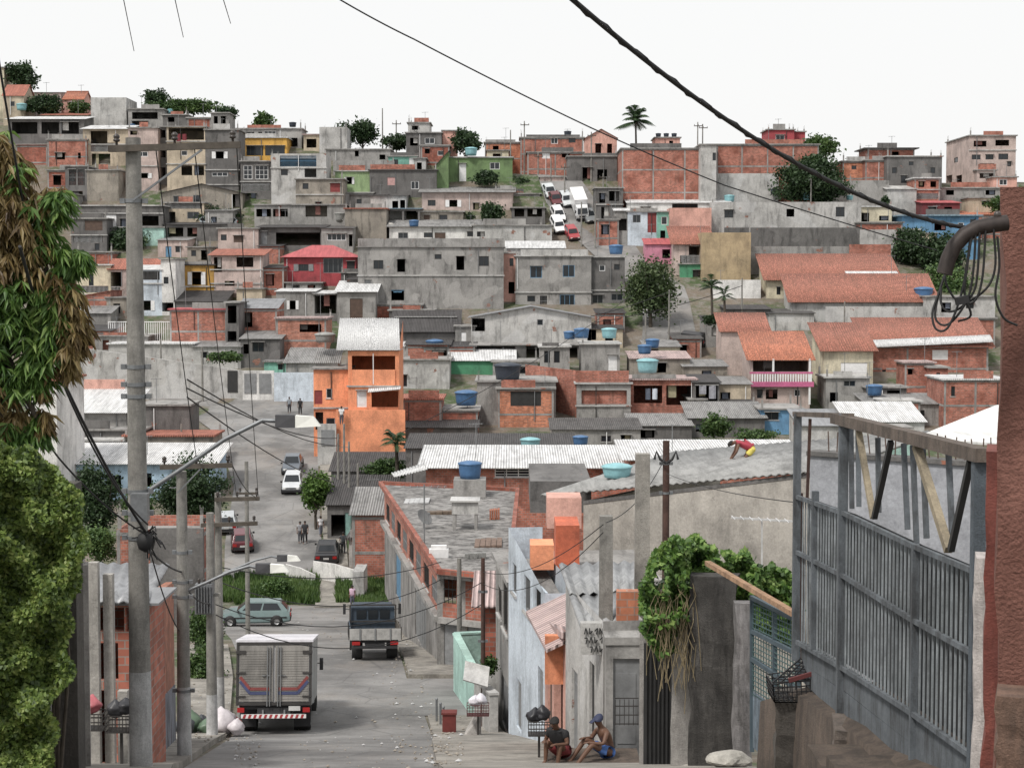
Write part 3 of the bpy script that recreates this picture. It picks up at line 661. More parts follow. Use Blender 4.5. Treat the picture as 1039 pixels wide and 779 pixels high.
H('grey open rooftop room with blue drum on the skyline', 130,165,110,130,'grey','slab',d=282,w='o 134 114 160 121; o 134 123 150 129')
H('pinkish two storey house with small white window frames', 130,160,129,196,'pinkb','slab',d=272,w='wW 139 154 150 159; o 132 133 139 137; sW 142 176 150 181; ',floors='148 168')
H('narrow dark house in the gap left of the tall beige house', 160,169,128,190,'dgrey','slab',d=274,w='o 161 132 168 140; o 161 150 168 160; o 161 170 168 180')  # dark grey block added where the gap only lies in shade
H('tall beige house with dark open top floor and two black windows', 169,208,128,196,'beige','slab',d=270,w='o 171 130 207 142; o 184 168 195 178; o 197 168 207 178; wW 184 153 190 158',floors='143 166')
H('dark grey rooftop house with brick red end on the skyline', 165,190,116,130,'dgrey','slab',d=284,w='o 170 119 177 124')
H('red brick rooftop room on the skyline', 190,214,119,130,'dbrick','slab',d=284)
H('small grey open frame under construction on the skyline', 214,232,114,132,'grey','slab',d=286,w='o 217 118 221 126; o 224 118 229 126')
H('tall grey house with white shuttered window and brick strip at its foot', 208,242,131,196,'dgrey','slab',d=271,w='sW 219 154 227 161; wW 215 175 231 179',floors='147 172 187',wall2='x')
H('grey gabled house with a small white board on its wall', 164,246,196,214,'taupe','gablef',rm='k',rise=1.3,d=259,w='o 236 197 243 212; wg 176 199 184 206; wg 196 198 203 206',over=.35)
H('beige house with a pale yellow balustrade below the grey gable', 166,207,205,232,'beige','slab',d=256,w='rW 167 205 205 212; o 168 215 178 226; wg 190 215 202 222; ')
H('long low grey house with white door and dark porch', 72,165,208,246,'dgrey','slab',d=255,w='o 132 219 161 229; o 74 219 82 240; wk 86 219 102 229; dW 106 218 118 230; o 122 222 128 240',rm='l',floors='216 230')
H('yellow painted house with three dark windows, near the skyline', 247,291,139,166,'yellow','slab',d=275,w='wk 250 148 267 158; wk 269 148 289 158',rm='w')
H('dark house with white barred windows below the yellow house', 244,276,163,204,'dgrey','slab',d=267,w='wWh 247 168 256 182; wWh 259 168 272 182; rW 246 186 274 194; o 250 196 260 204',floors='184',rm='c')
sk1=H('long grey skyline house with several dark gaps behind the yellow one', 240,306,130,150,'grey','slab',d=283,w='o 248 134 258 138; o 262 134 266 138; wW 268 133 280 138; o 291 140 302 149')
H('small beige skyline house between grey house and pale wall', 308,324,136,156,'beige','slab',d=283,w='o 311 141 321 150',rm='p')
H('blank pale grey skyline wall house left of the dark tree', 324,352,129,158,'lgrey','parapet',d=284)
H('tall pale grey house with blue railing and arched opening', 275,331,156,216,'lgrey','parapet',d=266,w='Bb 284 158 321 169; o 309 171 321 180; wk 285 172 292 178',floors='170')
H('beige grey house with red striped shutter', 300,348,181,226,'taupe','slab',d=260,w='wk 307 186 313 192; dr 335 186 345 195; o 320 205 326 212',floors='197')
H('low grey parapet house right of the blue railing', 331,396,151,166,'grey','slab',d=274,w='o 360 153 364 159; o 385 157 391 162')
H('flat grey block behind the pale green house', 338,400,163,180,'conc','parapet',d=271)
H('pale green house with a white framed window', 340,378,173,200,'lgreen','slab',d=266,w='o 351 180 358 187; sW 352 180 357 187',rm='l')
H('turquoise house front with a white door high on the hill', 394,423,158,176,'teal','slab',d=273,w='dW 415 160 420 171; wk 398 162 404 167')
H('grey skyline house with a white window and step roof', 412,448,134,160,'dgrey','slab',d=284,w='wW 431 140 441 146; o 416 140 424 148')
H('smaller grey rooftop room topping the skyline house', 414,436,124,136,'lgrey','slab',d=289,w='o 418 128 424 132')
H('dark red brick house below the grey skyline house', 427,456,147,166,'dbrick','slab',d=279,w='o 431 151 436 156; wW 444 153 450 158')
H('small salmon pink house right of the red brick skyline house', 449,463,132,156,'salmon','slab',d=285)
H('dark grey house with a pink window below the turquoise front', 375,443,172,202,'dgrey','slab',d=264,w='dp 393 180 401 188; wW 417 184 425 192',rm='d')
gr=H('olive green house with white door and flat roof', 455,520,159,192,'green','slab',d=262,w='dW 466 166 473 186; wW 497 165 507 172',rm='l')
H('dark green stair tower beside the olive green house', 442,455,168,198,'green','shedl',rise=-2.0,d=264,rm='k')
H('long taupe bungalow with wide eaves and two windows', 428,520,195,226,'pinkb','shed',rm='g',rise=1.0,d=254,w='wk 434 203 442 209; sW 456 203 464 210; o 480 206 486 213',over=.5)
H('small pale wall house with a crooked roof line', 345,378,196,212,'lgrey','shed',rm='c',rise=.5,d=262,w='')
H('narrow whitish annex with dark doorway', 376,412,199,224,'lgrey','shed',rm='d',rise=.4,d=259,w='o 398 204 404 212; o 406 203 411 212')
H('black open carport with posts on the hillside', 392,426,212,234,'dgrey','shed',rm='b',rise=.3,d=255,w='o 394 214 408 224; o 410 214 424 224')
H('windowless grey house with orange brick band under its roof', 350,392,211,246,'taupe','slab',d=252,rm='o',w='')
H('grey terrace house with two wide dark openings', 258,350,207,232,'grey','slab',d=255,w='o 260 212 275 220; o 277 212 292 220; o 310 209 332 220; ',rm='c')
H('dark porch house with white washing hanging inside', 262,328,231,256,'dgrey','shed',rm='k',rise=.5,d=248,w='o 280 236 325 249; dg 265 235 271 250',over=.4)
H('grey house with wide white three part window', 326,358,232,258,'grey','shed',rm='d',rise=.5,d=247,w='wW 332 237 351 244; o 354 238 358 250')
H('long low white house under a grey sheet roof', 395,502,230,250,'white','shed',rm='g',rise=1.1,d=246,w='wk 430 236 439 241; wk 474 235 488 240; dn 441 236 452 246; wg 404 236 414 242',over=.4)
big=H('big stained grey apartment block with long parapet, centre of the hill', 363,511,251,314,'conc','shedl',rise=.01,rm='c',d=231,dep=9,w='wk 379 264 389 273; o 403 263 411 276; wk 441 258 448 263; o 463 260 471 274; wk 486 260 496 270; dg 370 284 376 296; dn 397 295 410 306; db 397 294 410 306; o 402 258 404 259',floors='279')
bank('weathered parapet slab along the top of the big grey block', 363,511,242,249,'conc',.2,d=231.4,n='parapet_wall')
H('red house with a hipped red roof and grey shuttered window', 288,361,261,290,'red','hip',rm='r',rise=1.6,d=236,w='sg 303 268 313 275; w 328 262 348 277; dk 352 265 360 282; wk 303 268 313 275',over=.5)
H('pale beige house with a small brown window left of the porch house', 221,262,231,258,'pinkb','slab',d=249,w='dn 237 239 247 246; wk 224 238 230 244')
H('two storey verandah house with an orange eave', 214,266,259,302,'pinkb','shed',rm='o',rise=.8,d=238,w='o 217 261 225 276; o 240 261 257 271; o 228 285 238 290; ',floors='273 287',over=.4)
H('dark house with brown door above the left tree', 72,108,221,256,'dgrey','slab',d=250,w='dn 86 224 104 234; rW 74 238 104 246; wk 96 247 101 254',floors='238')
H('low brick house beside the left hillside tree', 78,114,255,268,'dbrick','slab',d=245)
H('pale teal walled house below the long low house', 128,166,230,250,'mint','slab',d=250,w='o 134 234 142 246')
bank('plain grey yard wall on the left hillside', 166,216,247,270,'conc',d=246)
H('dark verandah house with washing under the hillside bushes', 166,232,228,246,'dgrey','shed',rm='k',rise=.6,d=252,w='o 170 231 186 240; o 190 231 200 240')
H('cream house with white balustrade and narrow dark door', 78,112,268,302,'cream','slab',d=236,w='wk 90 278 95 290; rW 79 290 110 297',rm='w',floors='298')
pt=H('house with a pink tiled roof and black doorway', 110,162,273,302,'pinkb','gable',rm='o',rise=1.3,d=236,w='o 112 276 123 291; rW 112 291 122 297')
bl=H('pale blue two storey house with clothes on its balcony', 134,164,274,320,'bluew','shed',rm='w',rise=.6,d=229,w='rg 137 275 162 284; sW 145 305 153 315; ',over=.15,floors='287')
H('narrow white tower part joined right of the pale blue house', 163,178,262,320,'white','slab',d=229.6,w='wk 166 281 171 288; o 164 307 176 316')
H('mustard yellow house with white shuttered window and terrace', 178,217,268,302,'mustard','slab',d=236,w='sW 195 276 204 289; ',floors='290',rm='k')
H('brick shed with a sloping roof left of the big utility pole', 74,112,302,324,'brick','shedl',rise=-.8,rm='o',d=227,w='o 80 309 86 316')
H('taupe shed with a black window behind the utility pole', 108,128,301,324,'taupe','slab',d=226,w='o 115 308 122 318')
H('low dark corrugated shed roofs below the mustard house', 178,228,306,322,'dgrey','shed',rm='k',rise=1.2,d=227)
H('wide red brick house with a grey plaster base', 172,230,313,358,'brick','slab',d=219,w='',rm='r')
H('dark recess house with a lamp beside the red brick wall', 229,242,306,362,'dgrey','slab',d=217,w='o 231 310 240 328; o 231 336 240 350')
H('grey corrugated pigeon roof strip above the fenced terrace', 80,112,318,336,'grey','shed',rm='g',rise=1.2,d=222)
H('house under the fenced white terrace', 110,196,348,372,'lgrey','slab',d=208,w='',rm='w')
H('pale yellow house wall with small washing yard', 240,266,292,310,'beige','slab',d=233,w='')
H('ruined grey and brick house with torn opening', 240,281,313,350,'brick','shed',rm='s',rise=1.0,d=221,w='o 244 317 256 332; o 246 344 254 352')
H('shanty with crooked boards left of the orange house', 244,284,344,372,'dgrey','shed',rm='g',rise=.6,d=212,w='o 247 349 253 359; wk 256 347 268 357')
H('grey house with white roof edge and white shutters', 280,319,296,326,'grey','shed',rm='w',rise=.3,d=226,w='sW 294 305 300 314',over=.2)
H('deep dark porch joined to the white shuttered grey house', 318,343,298,326,'dgrey','shed',rm='w',rise=.3,d=226.5,w='o 319 299 341 318')
H('grey house with a tall brown double door', 342,381,296,328,'grey','shed',rm='w',rise=1.2,d=224,w='dn 355 303 368 325',over=.35)
H('pale brick house with one long black opening', 280,331,322,362,'pbrick','slab',d=214,w='o 304 329 326 337',rm='p')
H('grey striped canopy house below the long black opening', 290,320,368,386,'lgrey','shed',rm='g',rise=1.3,d=203,w='',over=.3)
H('small teal shed with a dark hatch', 268,294,366,380,'teal','slab',d=203,w='wk 282 369 287 375',rm='g')
H('grey wall house with rows of junk on its roof', 405,456,364,394,'lgrey','slab',d=196,w='wk 408 380 413 392',rm='c')
H('low rust red wall house beside the junk cars', 381,428,308,322,'dbrick','slab',d=226)
H('grey block wall house below the junk car yard', 395,440,314,332,'dgrey','slab',d=223,w='wg 399 322 407 329; wW 427 323 436 329')
H('dark corrugated shed roof wide behind the orange house', 398,464,336,350,'dgrey','shed',rm='k',rise=2.2,d=212,over=.4)
H('low white edged roof behind the blue tanks', 403,436,352,366,'lgrey','shed',rm='w',rise=.4,d=206)
H('bright green low house wall under white sheets', 455,522,366,392,'bgreen','shed',rm='w',rise=1.0,d=196,w='',over=.25)
# centre
gc=H('grey two storey house with blue barred windows at the street tree', 523,600,259,330,'conc','slab',d=222,w='wb 538 270 550 282; wb 571 269 583 281; wk 535 300 543 306; Bg 548 300 555 311; wb 568 299 583 311',floors='296',rm='l')
gc2=H('dark grey stained block attached right of the blue barred house', 597,634,260,324,'dconc','slab',d=222.6,w='wW 608 269 614 275; wk 623 268 629 274; wg 601 299 612 308; wg 620 298 632 305',floors='294',rm='l')
H('small salmon annex with dark doorway left of the blue barred house', 509,524,256,312,'salmon','slab',d=223,w='o 516 286 522 298; wk 517 262 521 270; db 500 286 508 296')
H('pale flat roof patch house behind the blue barred house', 514,573,252,266,'lgrey','shed',rm='w',rise=1.0,d=231)
H('low whitewashed yard house below the parked red hatchback', 480,560,228,252,'lgrey','slab',d=241,w='o 484 235 492 240')
sh=H('pale grey barn with low gable roof and small vent grille', 478,600,322,350,'lgrey','gablef',rm='s',rise=1.25,d=206,w='o 479 323 492 336; wg 545 324 551 330',over=.4,dep=8)
H('dark undercroft on a brick pillar beneath the barn', 478,590,349,382,'dgrey','slab',d=202,w='o 482 351 523 372; o 534 351 560 372; o 562 352 586 366')
H('beige shed leaning right of the barn', 596,632,334,352,'beige','shed',rm='k',rise=.4,d=206,w='o 600 330 605 345; o 614 334 622 348')
H('grey rooftop room with white door above the brick parapet', 590,629,348,382,'conc','slab',d=190,w='dW 617 360 626 376; ',rm='l')
H('small grey rooftop room with narrow windows on the brick parapet house', 548,578,351,384,'grey','slab',d=191,w='wk 552 356 558 368; wk 562 356 568 368',rm='l')
cm=H('tall grey house with pale blue open balcony and brick parapet', 585,640,388,446,'conc','slab',d=176,w='o 590 396 636 410; ',floors='388 411',rm='l',wl='wk 560 395 566 405',dep=9)
bank('red brick parapet wall around the terrace of the tall grey house', 533,584,370,376,'brick',.18,d=186,d1=178,n='parapet_wall',y1=376)
bank('red brick parapet along the front of the tall grey house', 584,638,376,388,'brick',.18,d=176.3,n='parapet_wall')
H('house with two dark balconies behind red brick parapets', 640,706,384,446,'brick','slab',d=177,w='o 643 391 672 409; o 676 391 703 411; o 646 429 668 440; o 674 430 700 440',floors='384 428',rm='p',frame=False)
sb=H('dark boxy house with brick corners around a wide shutter', 484,564,386,446,'conc','slab',d=174,w='dg 517 397 548 412; ',floors='441',rm='c',dep=9)
H('brick panel set into the dark boxy house front', 505,562,393,436,'obrick','slab',d=172.8,w='dk 518 397 549 412',dep=1.2,frame=True)
ub=H('red brick house with grey plaster patch right of the orange house', 408,448,404,444,'brick','slab',d=168,w='',rm='o')
ub2=H('dark red brick annex holding the blue tank beside the orange house', 447,485,415,446,'dbrick','slab',d=168.5,w='',rm='c')
H('black fronted stall with washing and beige side wall', 704,730,388,416,'dgrey','shed',rm='k',rise=.4,d=176,w='o 706 391 728 408')
H('beige lean-to with a grey edge below the pink balcony house', 729,762,390,420,'beige','shed',rm='g',rise=.4,d=178,w='o 731 398 741 409')
H('low stained yard house under tarpaulins on the dirt slope', 640,700,364,384,'taupe','shed',rm='p',rise=.5,d=188,w='o 662 368 676 378')
H('shack with yellowish patched front on the dirt slope', 655,690,352,366,'cream','shed',rm='g',rise=.5,d=196,w='o 660 354 668 362')
H('low beige wall house on the dirt slope', 694,738,372,396,'taupe','shed',rm='g',rise=.4,d=186,w='o 712 376 722 384')
H('grey low roofs below the pale blue balcony house', 640,702,432,452,'dgrey','shed',rm='g',rise=.6,d=165,w='o 650 436 664 444')
H('grey stained shed with ribbed roof left of the round bush', 700,776,424,446,'dgrey','shed',rm='g',rise=1.0,d=168,w='o 706 430 716 438',over=.3)
H('blue painted low shed below the pink balcony house', 772,814,414,440,'blue','slab',d=169,w='wk 776 418 790 426')
# upper centre along the hill road
H('brick house with white curtained window on the skyline by the hill road', 528,592,139,166,'brick','slab',d=277,w='wW 559 140 566 146; wk 577 140 584 145; ',rm='c')
H('lower brick storey with a white door by the hill road', 535,592,154,176,'brick','slab',d=273,w='dW 550 154 558 161; o 570 156 578 160',rm='c')
H('long low orange brick row left of the skyline brick house', 492,530,144,160,'obrick','slab',d=282,w='o 500 148 506 152')
H('pale ochre low house left of the hill road', 494,516,152,172,'cream','slab',d=277,w='o 500 156 508 160')
H('grey roadside house with dark shopfront at the top of the hill road', 576,626,158,196,'dconc','slab',d=262,w='o 591 170 601 184; o 606 172 616 184',wl='o 580 170 584 186; o 587 170 590 186')
H('tall dark shop house on the bend of the hill road', 604,632,190,224,'dgrey','slab',d=249,w='o 608 196 614 206; o 618 194 628 204; o 610 210 618 222',floors='207')
H('pale pink church with arched windows on the skyline', 594,626,140,164,'salmon','gablef',rm='p',rise=1.4,d=288,w='o 604 146 610 158; o 616 146 621 156')
BW=H('very large blank red brick warehouse with concrete bands', 631,727,150,205,'brick','slab',d=252,dep=12,fh=3.2,w='')
H('pink rooftop cube with black tanks above the brick warehouse', 665,690,139,152,'salmon','slab',d=268,w='o 679 143 683 148')
H('round shouldered grey water house on the warehouse roof', 711,727,146,165,'lgrey','slab',d=249.3,w='wk 723 155 727 163')
H('upper red brick storey with concrete grid, right of the warehouse', 727,831,146,176,'brick','slab',d=254,dep=10,w='',fh=3.3)
H('grey plastered storey below the right brick grid', 727,790,176,205,'lgrey','parapet',d=252.5)
H('dark cottage wall at the left kerb of the hill road', 548,573,179,206,'pinkb','slab',d=262,w='o 552 184 557 196; o 561 184 570 198')
H('grey garages with white pillars left of the parked cars', 519,553,210,236,'dgrey','slab',d=250,w='o 522 212 532 220; o 535 212 550 220',rm='c')
H('pale pinkish house with a dark door beside the long taupe bungalow', 502,521,192,222,'pinkb','slab',d=256,w='o 506 202 513 216')
H('grey flat house left of the steep road cut', 505,548,196,214,'grey','slab',d=258,w='o 512 200 520 206')
wl_=H('long white roofed row house with a black railing', 637,742,206,222,'white','shed',rm='w',rise=.8,d=247,w='Bk 682 207 708 211; o 650 210 660 216')
H('whitewashed house with a red gate by the hill road', 637,668,214,240,'bluew','slab',d=243,w='dr 657 216 666 236; wg 642 218 650 226')
H('turquoise narrow house front next to the red gate', 667,682,214,250,'teal','slab',d=242,w='wW 671 220 677 228; o 670 234 675 246')
H('plain salmon pink house wall right of the turquoise front', 680,722,211,250,'salmon','parapet',d=240,w='',dep=5)
H('pink garden house low beside the hill road', 655,690,248,272,'pink','shed',rm='r',rise=.8,d=236,w='o 672 253 680 262',dep=4)
rt=H('house with red tiled roof and white balcony above a green shopfront', 684,722,247,286,'pinkb','shed',rm='t',rise=2.2,d=232,w='o 699 250 710 259; rW 690 259 710 267; ',over=.5,dep=6)
H('dark green shopfront under the white balcony', 690,713,267,292,'bgreen','slab',d=231.2,w='o 703 274 712 288',dep=2)
H('ochre stained windowless wall house beside the green shop', 712,762,236,292,'tan','parapet',d=230,dep=6)
# right part of the hill
H('red rooftop cube with tank on the skyline right of centre', 779,806,131,150,'red','slab',d=268,w='wW 787 137 796 143')
H('lower pink red wing of the skyline cube', 800,817,133,150,'red','slab',d=269,w='')
H('orange brick house beyond the dark round tree', 855,888,163,186,'obrick','slab',d=262,w='wk 864 168 869 172')
H('grey skyline house with a deep flat roof and brick front', 880,928,150,172,'brick','slab',d=268,w='o 905 154 912 158; o 889 160 893 164',rm='d',over=.6)
H('dark unfinished house with three tiny windows and pale roof', 900,956,158,196,'dconc','slab',d=258,w='wk 905 170 910 176; wk 922 164 927 168; wk 944 170 949 176; wk 914 178 920 186',rm='l')
H('brick side house below the deep flat roof', 878,904,162,196,'brick','slab',d=260,w='')
H('grey stained wall house under the dark unfinished one', 862,902,183,206,'grey','parapet',d=254,w='')
fb=H('large bare beige four storey block with arched windows at top right', 984,1031,137,196,'pinkb','slab',d=262,w='o 988 143 1001 149; o 1010 142 1024 148; wk 986 157 995 162; wk 1000 157 1008 162; wk 1013 156 1023 162; o 994 166 1009 173; o 976 180 984 188; wk 1022 164 1026 169',dep=14,floors='152',wl='wk 956 160 960 165; wk 968 160 972 165; o 960 178 966 186; o 970 178 976 186')
H('pinkish balcony room projecting from the beige block', 991,1011,172,190,'pinkb','slab',d=260.5,w='o 994 176 1008 181',dep=1.6)
H('salmon low house at the foot of the beige block', 1008,1032,179,196,'salmon','slab',d=257,w='wW 1014 182 1022 188')
H('narrow brick house with blue details and white awning', 928,954,180,206,'brick','slab',d=253,w='o 932 184 938 190; o 944 184 950 190; rW 930 196 952 202',rm='w',floors='192')
H('pale roofed low house left of the awning house', 900,930,192,210,'lgrey','shed',rm='l',rise=.8,d=252)
H('dark red roofed house in the right hillside dip', 936,974,206,222,'dkred','shed',rm='r',rise=.6,d=248,w='o 942 210 950 216; o 958 210 966 216')
H('beige flat house in front of the salmon house', 983,1016,200,216,'beige','slab',d=250,w='wk 996 204 1004 208')
H('grey row house at the far right under the beige block', 954,1034,190,204,'grey','slab',d=254,w='o 960 193 968 198; o 1000 193 1010 198',rm='c')
lf=H('long pale grey building with three small windows', 722,874,205,236,'lgrey','parapet',d=244,dep=8,w='wk 735 213 744 221; o 798 212 806 220; wk 848 210 857 220')
bank('dark grey stained retaining strip under the long pale building', 735,874,231,252,'dconc',.4,d=240)
H('cream and white house joined right of the long pale building', 873,905,209,228,'cream','slab',d=246,w='o 874 216 882 225; o 892 219 902 224',rm='w')
H('low red brick box below the cream and white house', 873,916,225,236,'dbrick','slab',d=241,w='',dep=4)
bank('plain grey wall under the low red brick box', 873,910,233,250,'lgrey',.4,d=238)
H('sky blue house with arched window on the right', 915,993,218,240,'blue','slab',d=243,w='o 948 226 960 234; wW 972 226 978 232; wb 984 222 990 232',rm='b',over=.5)
H('brick band house right of the sky blue one', 975,1020,218,232,'brick','shed',rm='to',rise=.7,d=246,w='')
H('small blue doorway hut below the sky blue house', 982,994,242,262,'blue','slab',d=238,w='')
bank('stained concrete retaining wall with vertical ribs above the tiled roofs', 752,864,250,268,'conc',.5,d=232,d1=234)
bank('red brick yard wall with a dark green hatch', 862,904,248,266,'brick',.25,d=233.5)
t1=H('cream house under the long upper clay tiled roof', 778,912,283,310,'cream','shed',rm='t',rise=3.0,d=224,w='wk 788 291 792 299',dep=7,over=.5)
H('small brick gable beside the upper clay tiled roof', 862,912,281,296,'brick','shed',rm='w',rise=.6,d=222.5,w='',dep=2)
t2=H('house under the second long clay tiled roof with brick end', 803,950,305,324,'lgrey','shed',rm='t',rise=3.0,d=216,w='',dep=6,over=.5)
H('whitewashed wall house left of the clay tiled roofs', 724,772,284,308,'white','parapet',d=224,w='',dep=4)
H('grey low shed with flat dark lid roof', 737,782,314,334,'dgrey','shed',rm='k',rise=.4,d=214,w='')
H('light grey low shed stepped right of the dark lid roof', 780,826,318,334,'lgrey','shed',rm='d',rise=.4,d=213,w='')
bank('long low grey garden wall under the second tiled roof', 838,940,311,324,'lgrey',.3,d=212)
t3=H('red brick house under a long tiled roof with white sheet edge', 880,1003,350,396,'brick','shed',rm='t',rise=2.6,d=197,dep=6.5,w='dW 946 355 962 365; wk 895 375 899 380; o 922 386 928 400; ',over=.6)
wsh=MB()
a_,b_=at(874,353,196.2),at(1008,347,196.2)
sheet(wsh,a_,b_,b_+Vector((0,1.5,.75)),a_+Vector((0,1.5,.75)),.18,.03)
o=wsh.build('roof_overhang',SH['w'],t3['root'])
t4=H('beige gabled house with tiled roof and white gate', 836,886,355,400,'cream','shed',rm='t',rise=2.5,d=188,dep=7.5,w='dW 853 368 880 380; ',over=.5)
pk=H('pink balcony house with tiled roof and white balusters', 762,822,364,424,'pinkb','shed',rm='to',rise=2.4,d=182,dep=7,w='o 764 366 820 377; o 777 395 789 405; wk 768 395 774 404; wW 806 395 812 402',over=.5,floors='391')
H('older tiled house behind the pink balcony house', 732,780,336,356,'pinkb','shed',rm='t',rise=1.8,d=196,w='',over=.3,dep=5)
H('grey stained house below the beige gabled house', 838,882,382,414,'grey','slab',d=182,w='o 842 398 850 408; wg 856 386 868 392',dep=5,rm='l')
H('small brick box house with a pale lid roof', 918,948,367,404,'brick','slab',d=186,w='o 921 374 926 380',dep=4,rm='p')
H('brick hut with a slatted window beside the lid roof', 944,962,372,402,'brick','slab',d=184,w='wk 950 378 954 386',dep=4)
H('wide red brick house with narrow window and white slab roof', 958,1022,384,428,'brick','slab',d=172,w='wk 965 392 969 402',dep=7,rm='w')
H('low brick yard building with grey top below the beige gable', 897,934,406,424,'brick','slab',d=172,w='',rm='l',dep=4)
H('pale flat roofed shed with two chimneys behind the big gate', 860,938,428,452,'lgrey','shed',rm='w',rise=1.2,d=150,w='',dep=6)
H('low green walled shed behind the spiked wall', 906,924,433,448,'mint','slab',d=146,w='',dep=3)
H('grey shed with torn sheets behind the gate posts', 812,862,432,452,'lgrey','shed',rm='s',rise=.9,d=150,w='',dep=6)
H('dark shaded house between grey stained house and brick box', 880,920,392,420,'dgrey','slab',d=180,w='o 884 398 896 408; o 900 396 914 404',dep=4)

# small houses, sheds and yard walls squeezed between the others
H('tiny grey shed with a hatch between cream gable and dark verandah house', 208,236,214,236,'grey','shed',rm='g',rise=.5,w='o 214 220 220 228')
H('small brick lean-to left of the long porch house', 262,284,250,268,'brick','shed',rm='k',rise=.4,w='o 266 256 272 263')
H('narrow taupe hut behind the mustard house', 190,214,250,268,'taupe','slab',w='wk 194 254 199 260; o 204 254 210 264')
H('pinkish shed with a blue door above the white tower house', 160,190,244,262,'pinkb','shed',rm='g',rise=.5,w='db 168 250 174 262; wk 178 250 184 256')
H('dark brick hut right of the verandah house with orange eave', 266,288,272,300,'dbrick','shed',rm='k',rise=.4,w='o 270 278 278 290')
H('grey hut with barred window below the red house', 290,326,286,300,'grey','slab',w='Bg 296 289 304 296; o 312 289 320 298')
H('low brick room on the left of the pale brick house', 262,282,352,368,'brick','slab',w='o 266 356 272 364')
H('grey yard room behind the brown double door house', 346,380,276,296,'dgrey','slab',w='wk 352 281 358 287; o 364 281 370 290')
H('small dark shelter left of the big stained apartment block', 352,366,284,312,'dgrey','shed',rm='k',rise=.3,w='o 354 289 363 302')
H('white washed cubicle between turquoise front and dark red house', 420,432,160,180,'lgrey','slab',w='o 423 165 428 174')
H('grey cabin with small windows behind the pale annex', 356,392,198,214,'grey','shed',rm='d',rise=.5,w='wk 362 202 367 207; wk 376 202 381 207')
H('brown shuttered cabin under the long taupe bungalow', 424,470,214,230,'taupe','slab',w='dn 430 218 436 226; wk 446 218 454 224')
H('grey cabin with washing poles left of the parked hill cars', 508,550,232,252,'grey','slab',w='o 514 237 522 246; wk 532 238 540 244')
H('little brick kiosk at the hill road bend', 606,628,222,242,'brick','slab',d=243,w='o 610 228 618 238')
H('grey kiosk with awning below the dark shop house', 624,640,214,240,'grey','shed',rm='w',rise=.4,d=243.5,w='o 627 222 636 234',dep=3)
H('brick hut between street tree and barn', 606,634,318,340,'brick','shed',rm='k',rise=.4,w='o 612 324 620 334')
H('dark roofed hut behind the blue tanks left', 402,462,322,340,'dgrey','shed',rm='g',rise=.6,w='wk 410 328 416 334; o 440 327 450 336')
H('grey hut with white door behind the dark corrugated roof', 462,482,330,352,'grey','slab',w='dW 468 337 473 349')
H('low brick row under the barn windows', 430,482,352,368,'dbrick','shed',rm='k',rise=.4,w='o 440 357 450 365; wk 460 357 466 362')
H('plastered cube with a blue shutter behind the dark boxy house', 500,546,366,388,'lgrey','slab',w='db 508 372 514 382; wk 526 372 534 379')
H('brick shed behind the laundry wall', 412,456,350,368,'brick','shed',rm='k',rise=.4,w='o 430 355 438 364')
H('grey sloping shack on the dirt bank below the palms', 716,740,326,346,'grey','shed',rm='k',rise=.5,w='o 722 332 729 341',d=206)
H('low brick shack on the dirt bank right of the yellowish patch', 684,712,344,364,'brick','shed',rm='d',rise=.5,w='o 690 350 697 360')
H('small taupe room right of the two brick parapet balconies', 700,716,404,428,'taupe','slab',w='wk 704 410 711 417')
H('dark shed under the beige lean-to', 716,764,410,430,'dgrey','shed',rm='k',rise=.5,w='o 722 416 732 426; o 744 416 752 426')
H('grey lean-to row at the foot of the brick box house', 880,962,410,432,'grey','shed',rm='g',rise=.6,w='o 890 416 898 426; wk 930 416 938 422')
H('brown roofed shed under the brick annex with the blue tank', 410,484,434,452,'dgrey','shed',rm='k',rise=.5,w='o 420 440 430 448')
H('long grey shed under the tall grey house', 560,650,436,456,'grey','shed',rm='d',rise=.5,w='o 574 442 584 450; wk 610 442 620 448; o 630 441 640 452')
H('brick cabin at the far left below the pigeon roof strip', 78,112,336,356,'brick','shed',rm='k',rise=.5,w='o 86 341 94 351')
H('grey cabin behind the whitewashed stone wall, left part', 96,150,340,358,'grey','slab',w='o 104 345 112 355')
H('pale cabin with two windows behind the whitewashed stone wall', 196,244,352,374,'lgrey','shed',rm='g',rise=.5,w='wk 204 357 210 363; wk 224 357 230 363')
H('beige cabin on the right side of the grass slope over the tiled roofs', 900,950,236,256,'beige','slab',w='o 912 242 920 250',d=242)
H('low white wall house at the far right below the sky blue house', 940,1010,300,326,'lgrey','slab',w='o 955 307 965 317; wk 980 307 988 313',d=214)
H('brick yard room right of the second tiled roof', 952,1010,322,346,'brick','slab',w='o 962 328 972 338',d=206)
H('dark hut between dark unfinished house and stained wall', 830,866,190,206,'dgrey','slab',w='o 838 194 846 202',d=256)
H('brick hut on the top left slope under the raw brick house', 48,86,172,196,'dbrick','slab',w='o 54 178 62 188; wk 70 178 76 184')
H('grey hut on the top left slope beside the mango tree', 40,74,196,226,'grey','slab',w='o 48 202 56 212; wk 62 202 68 208')

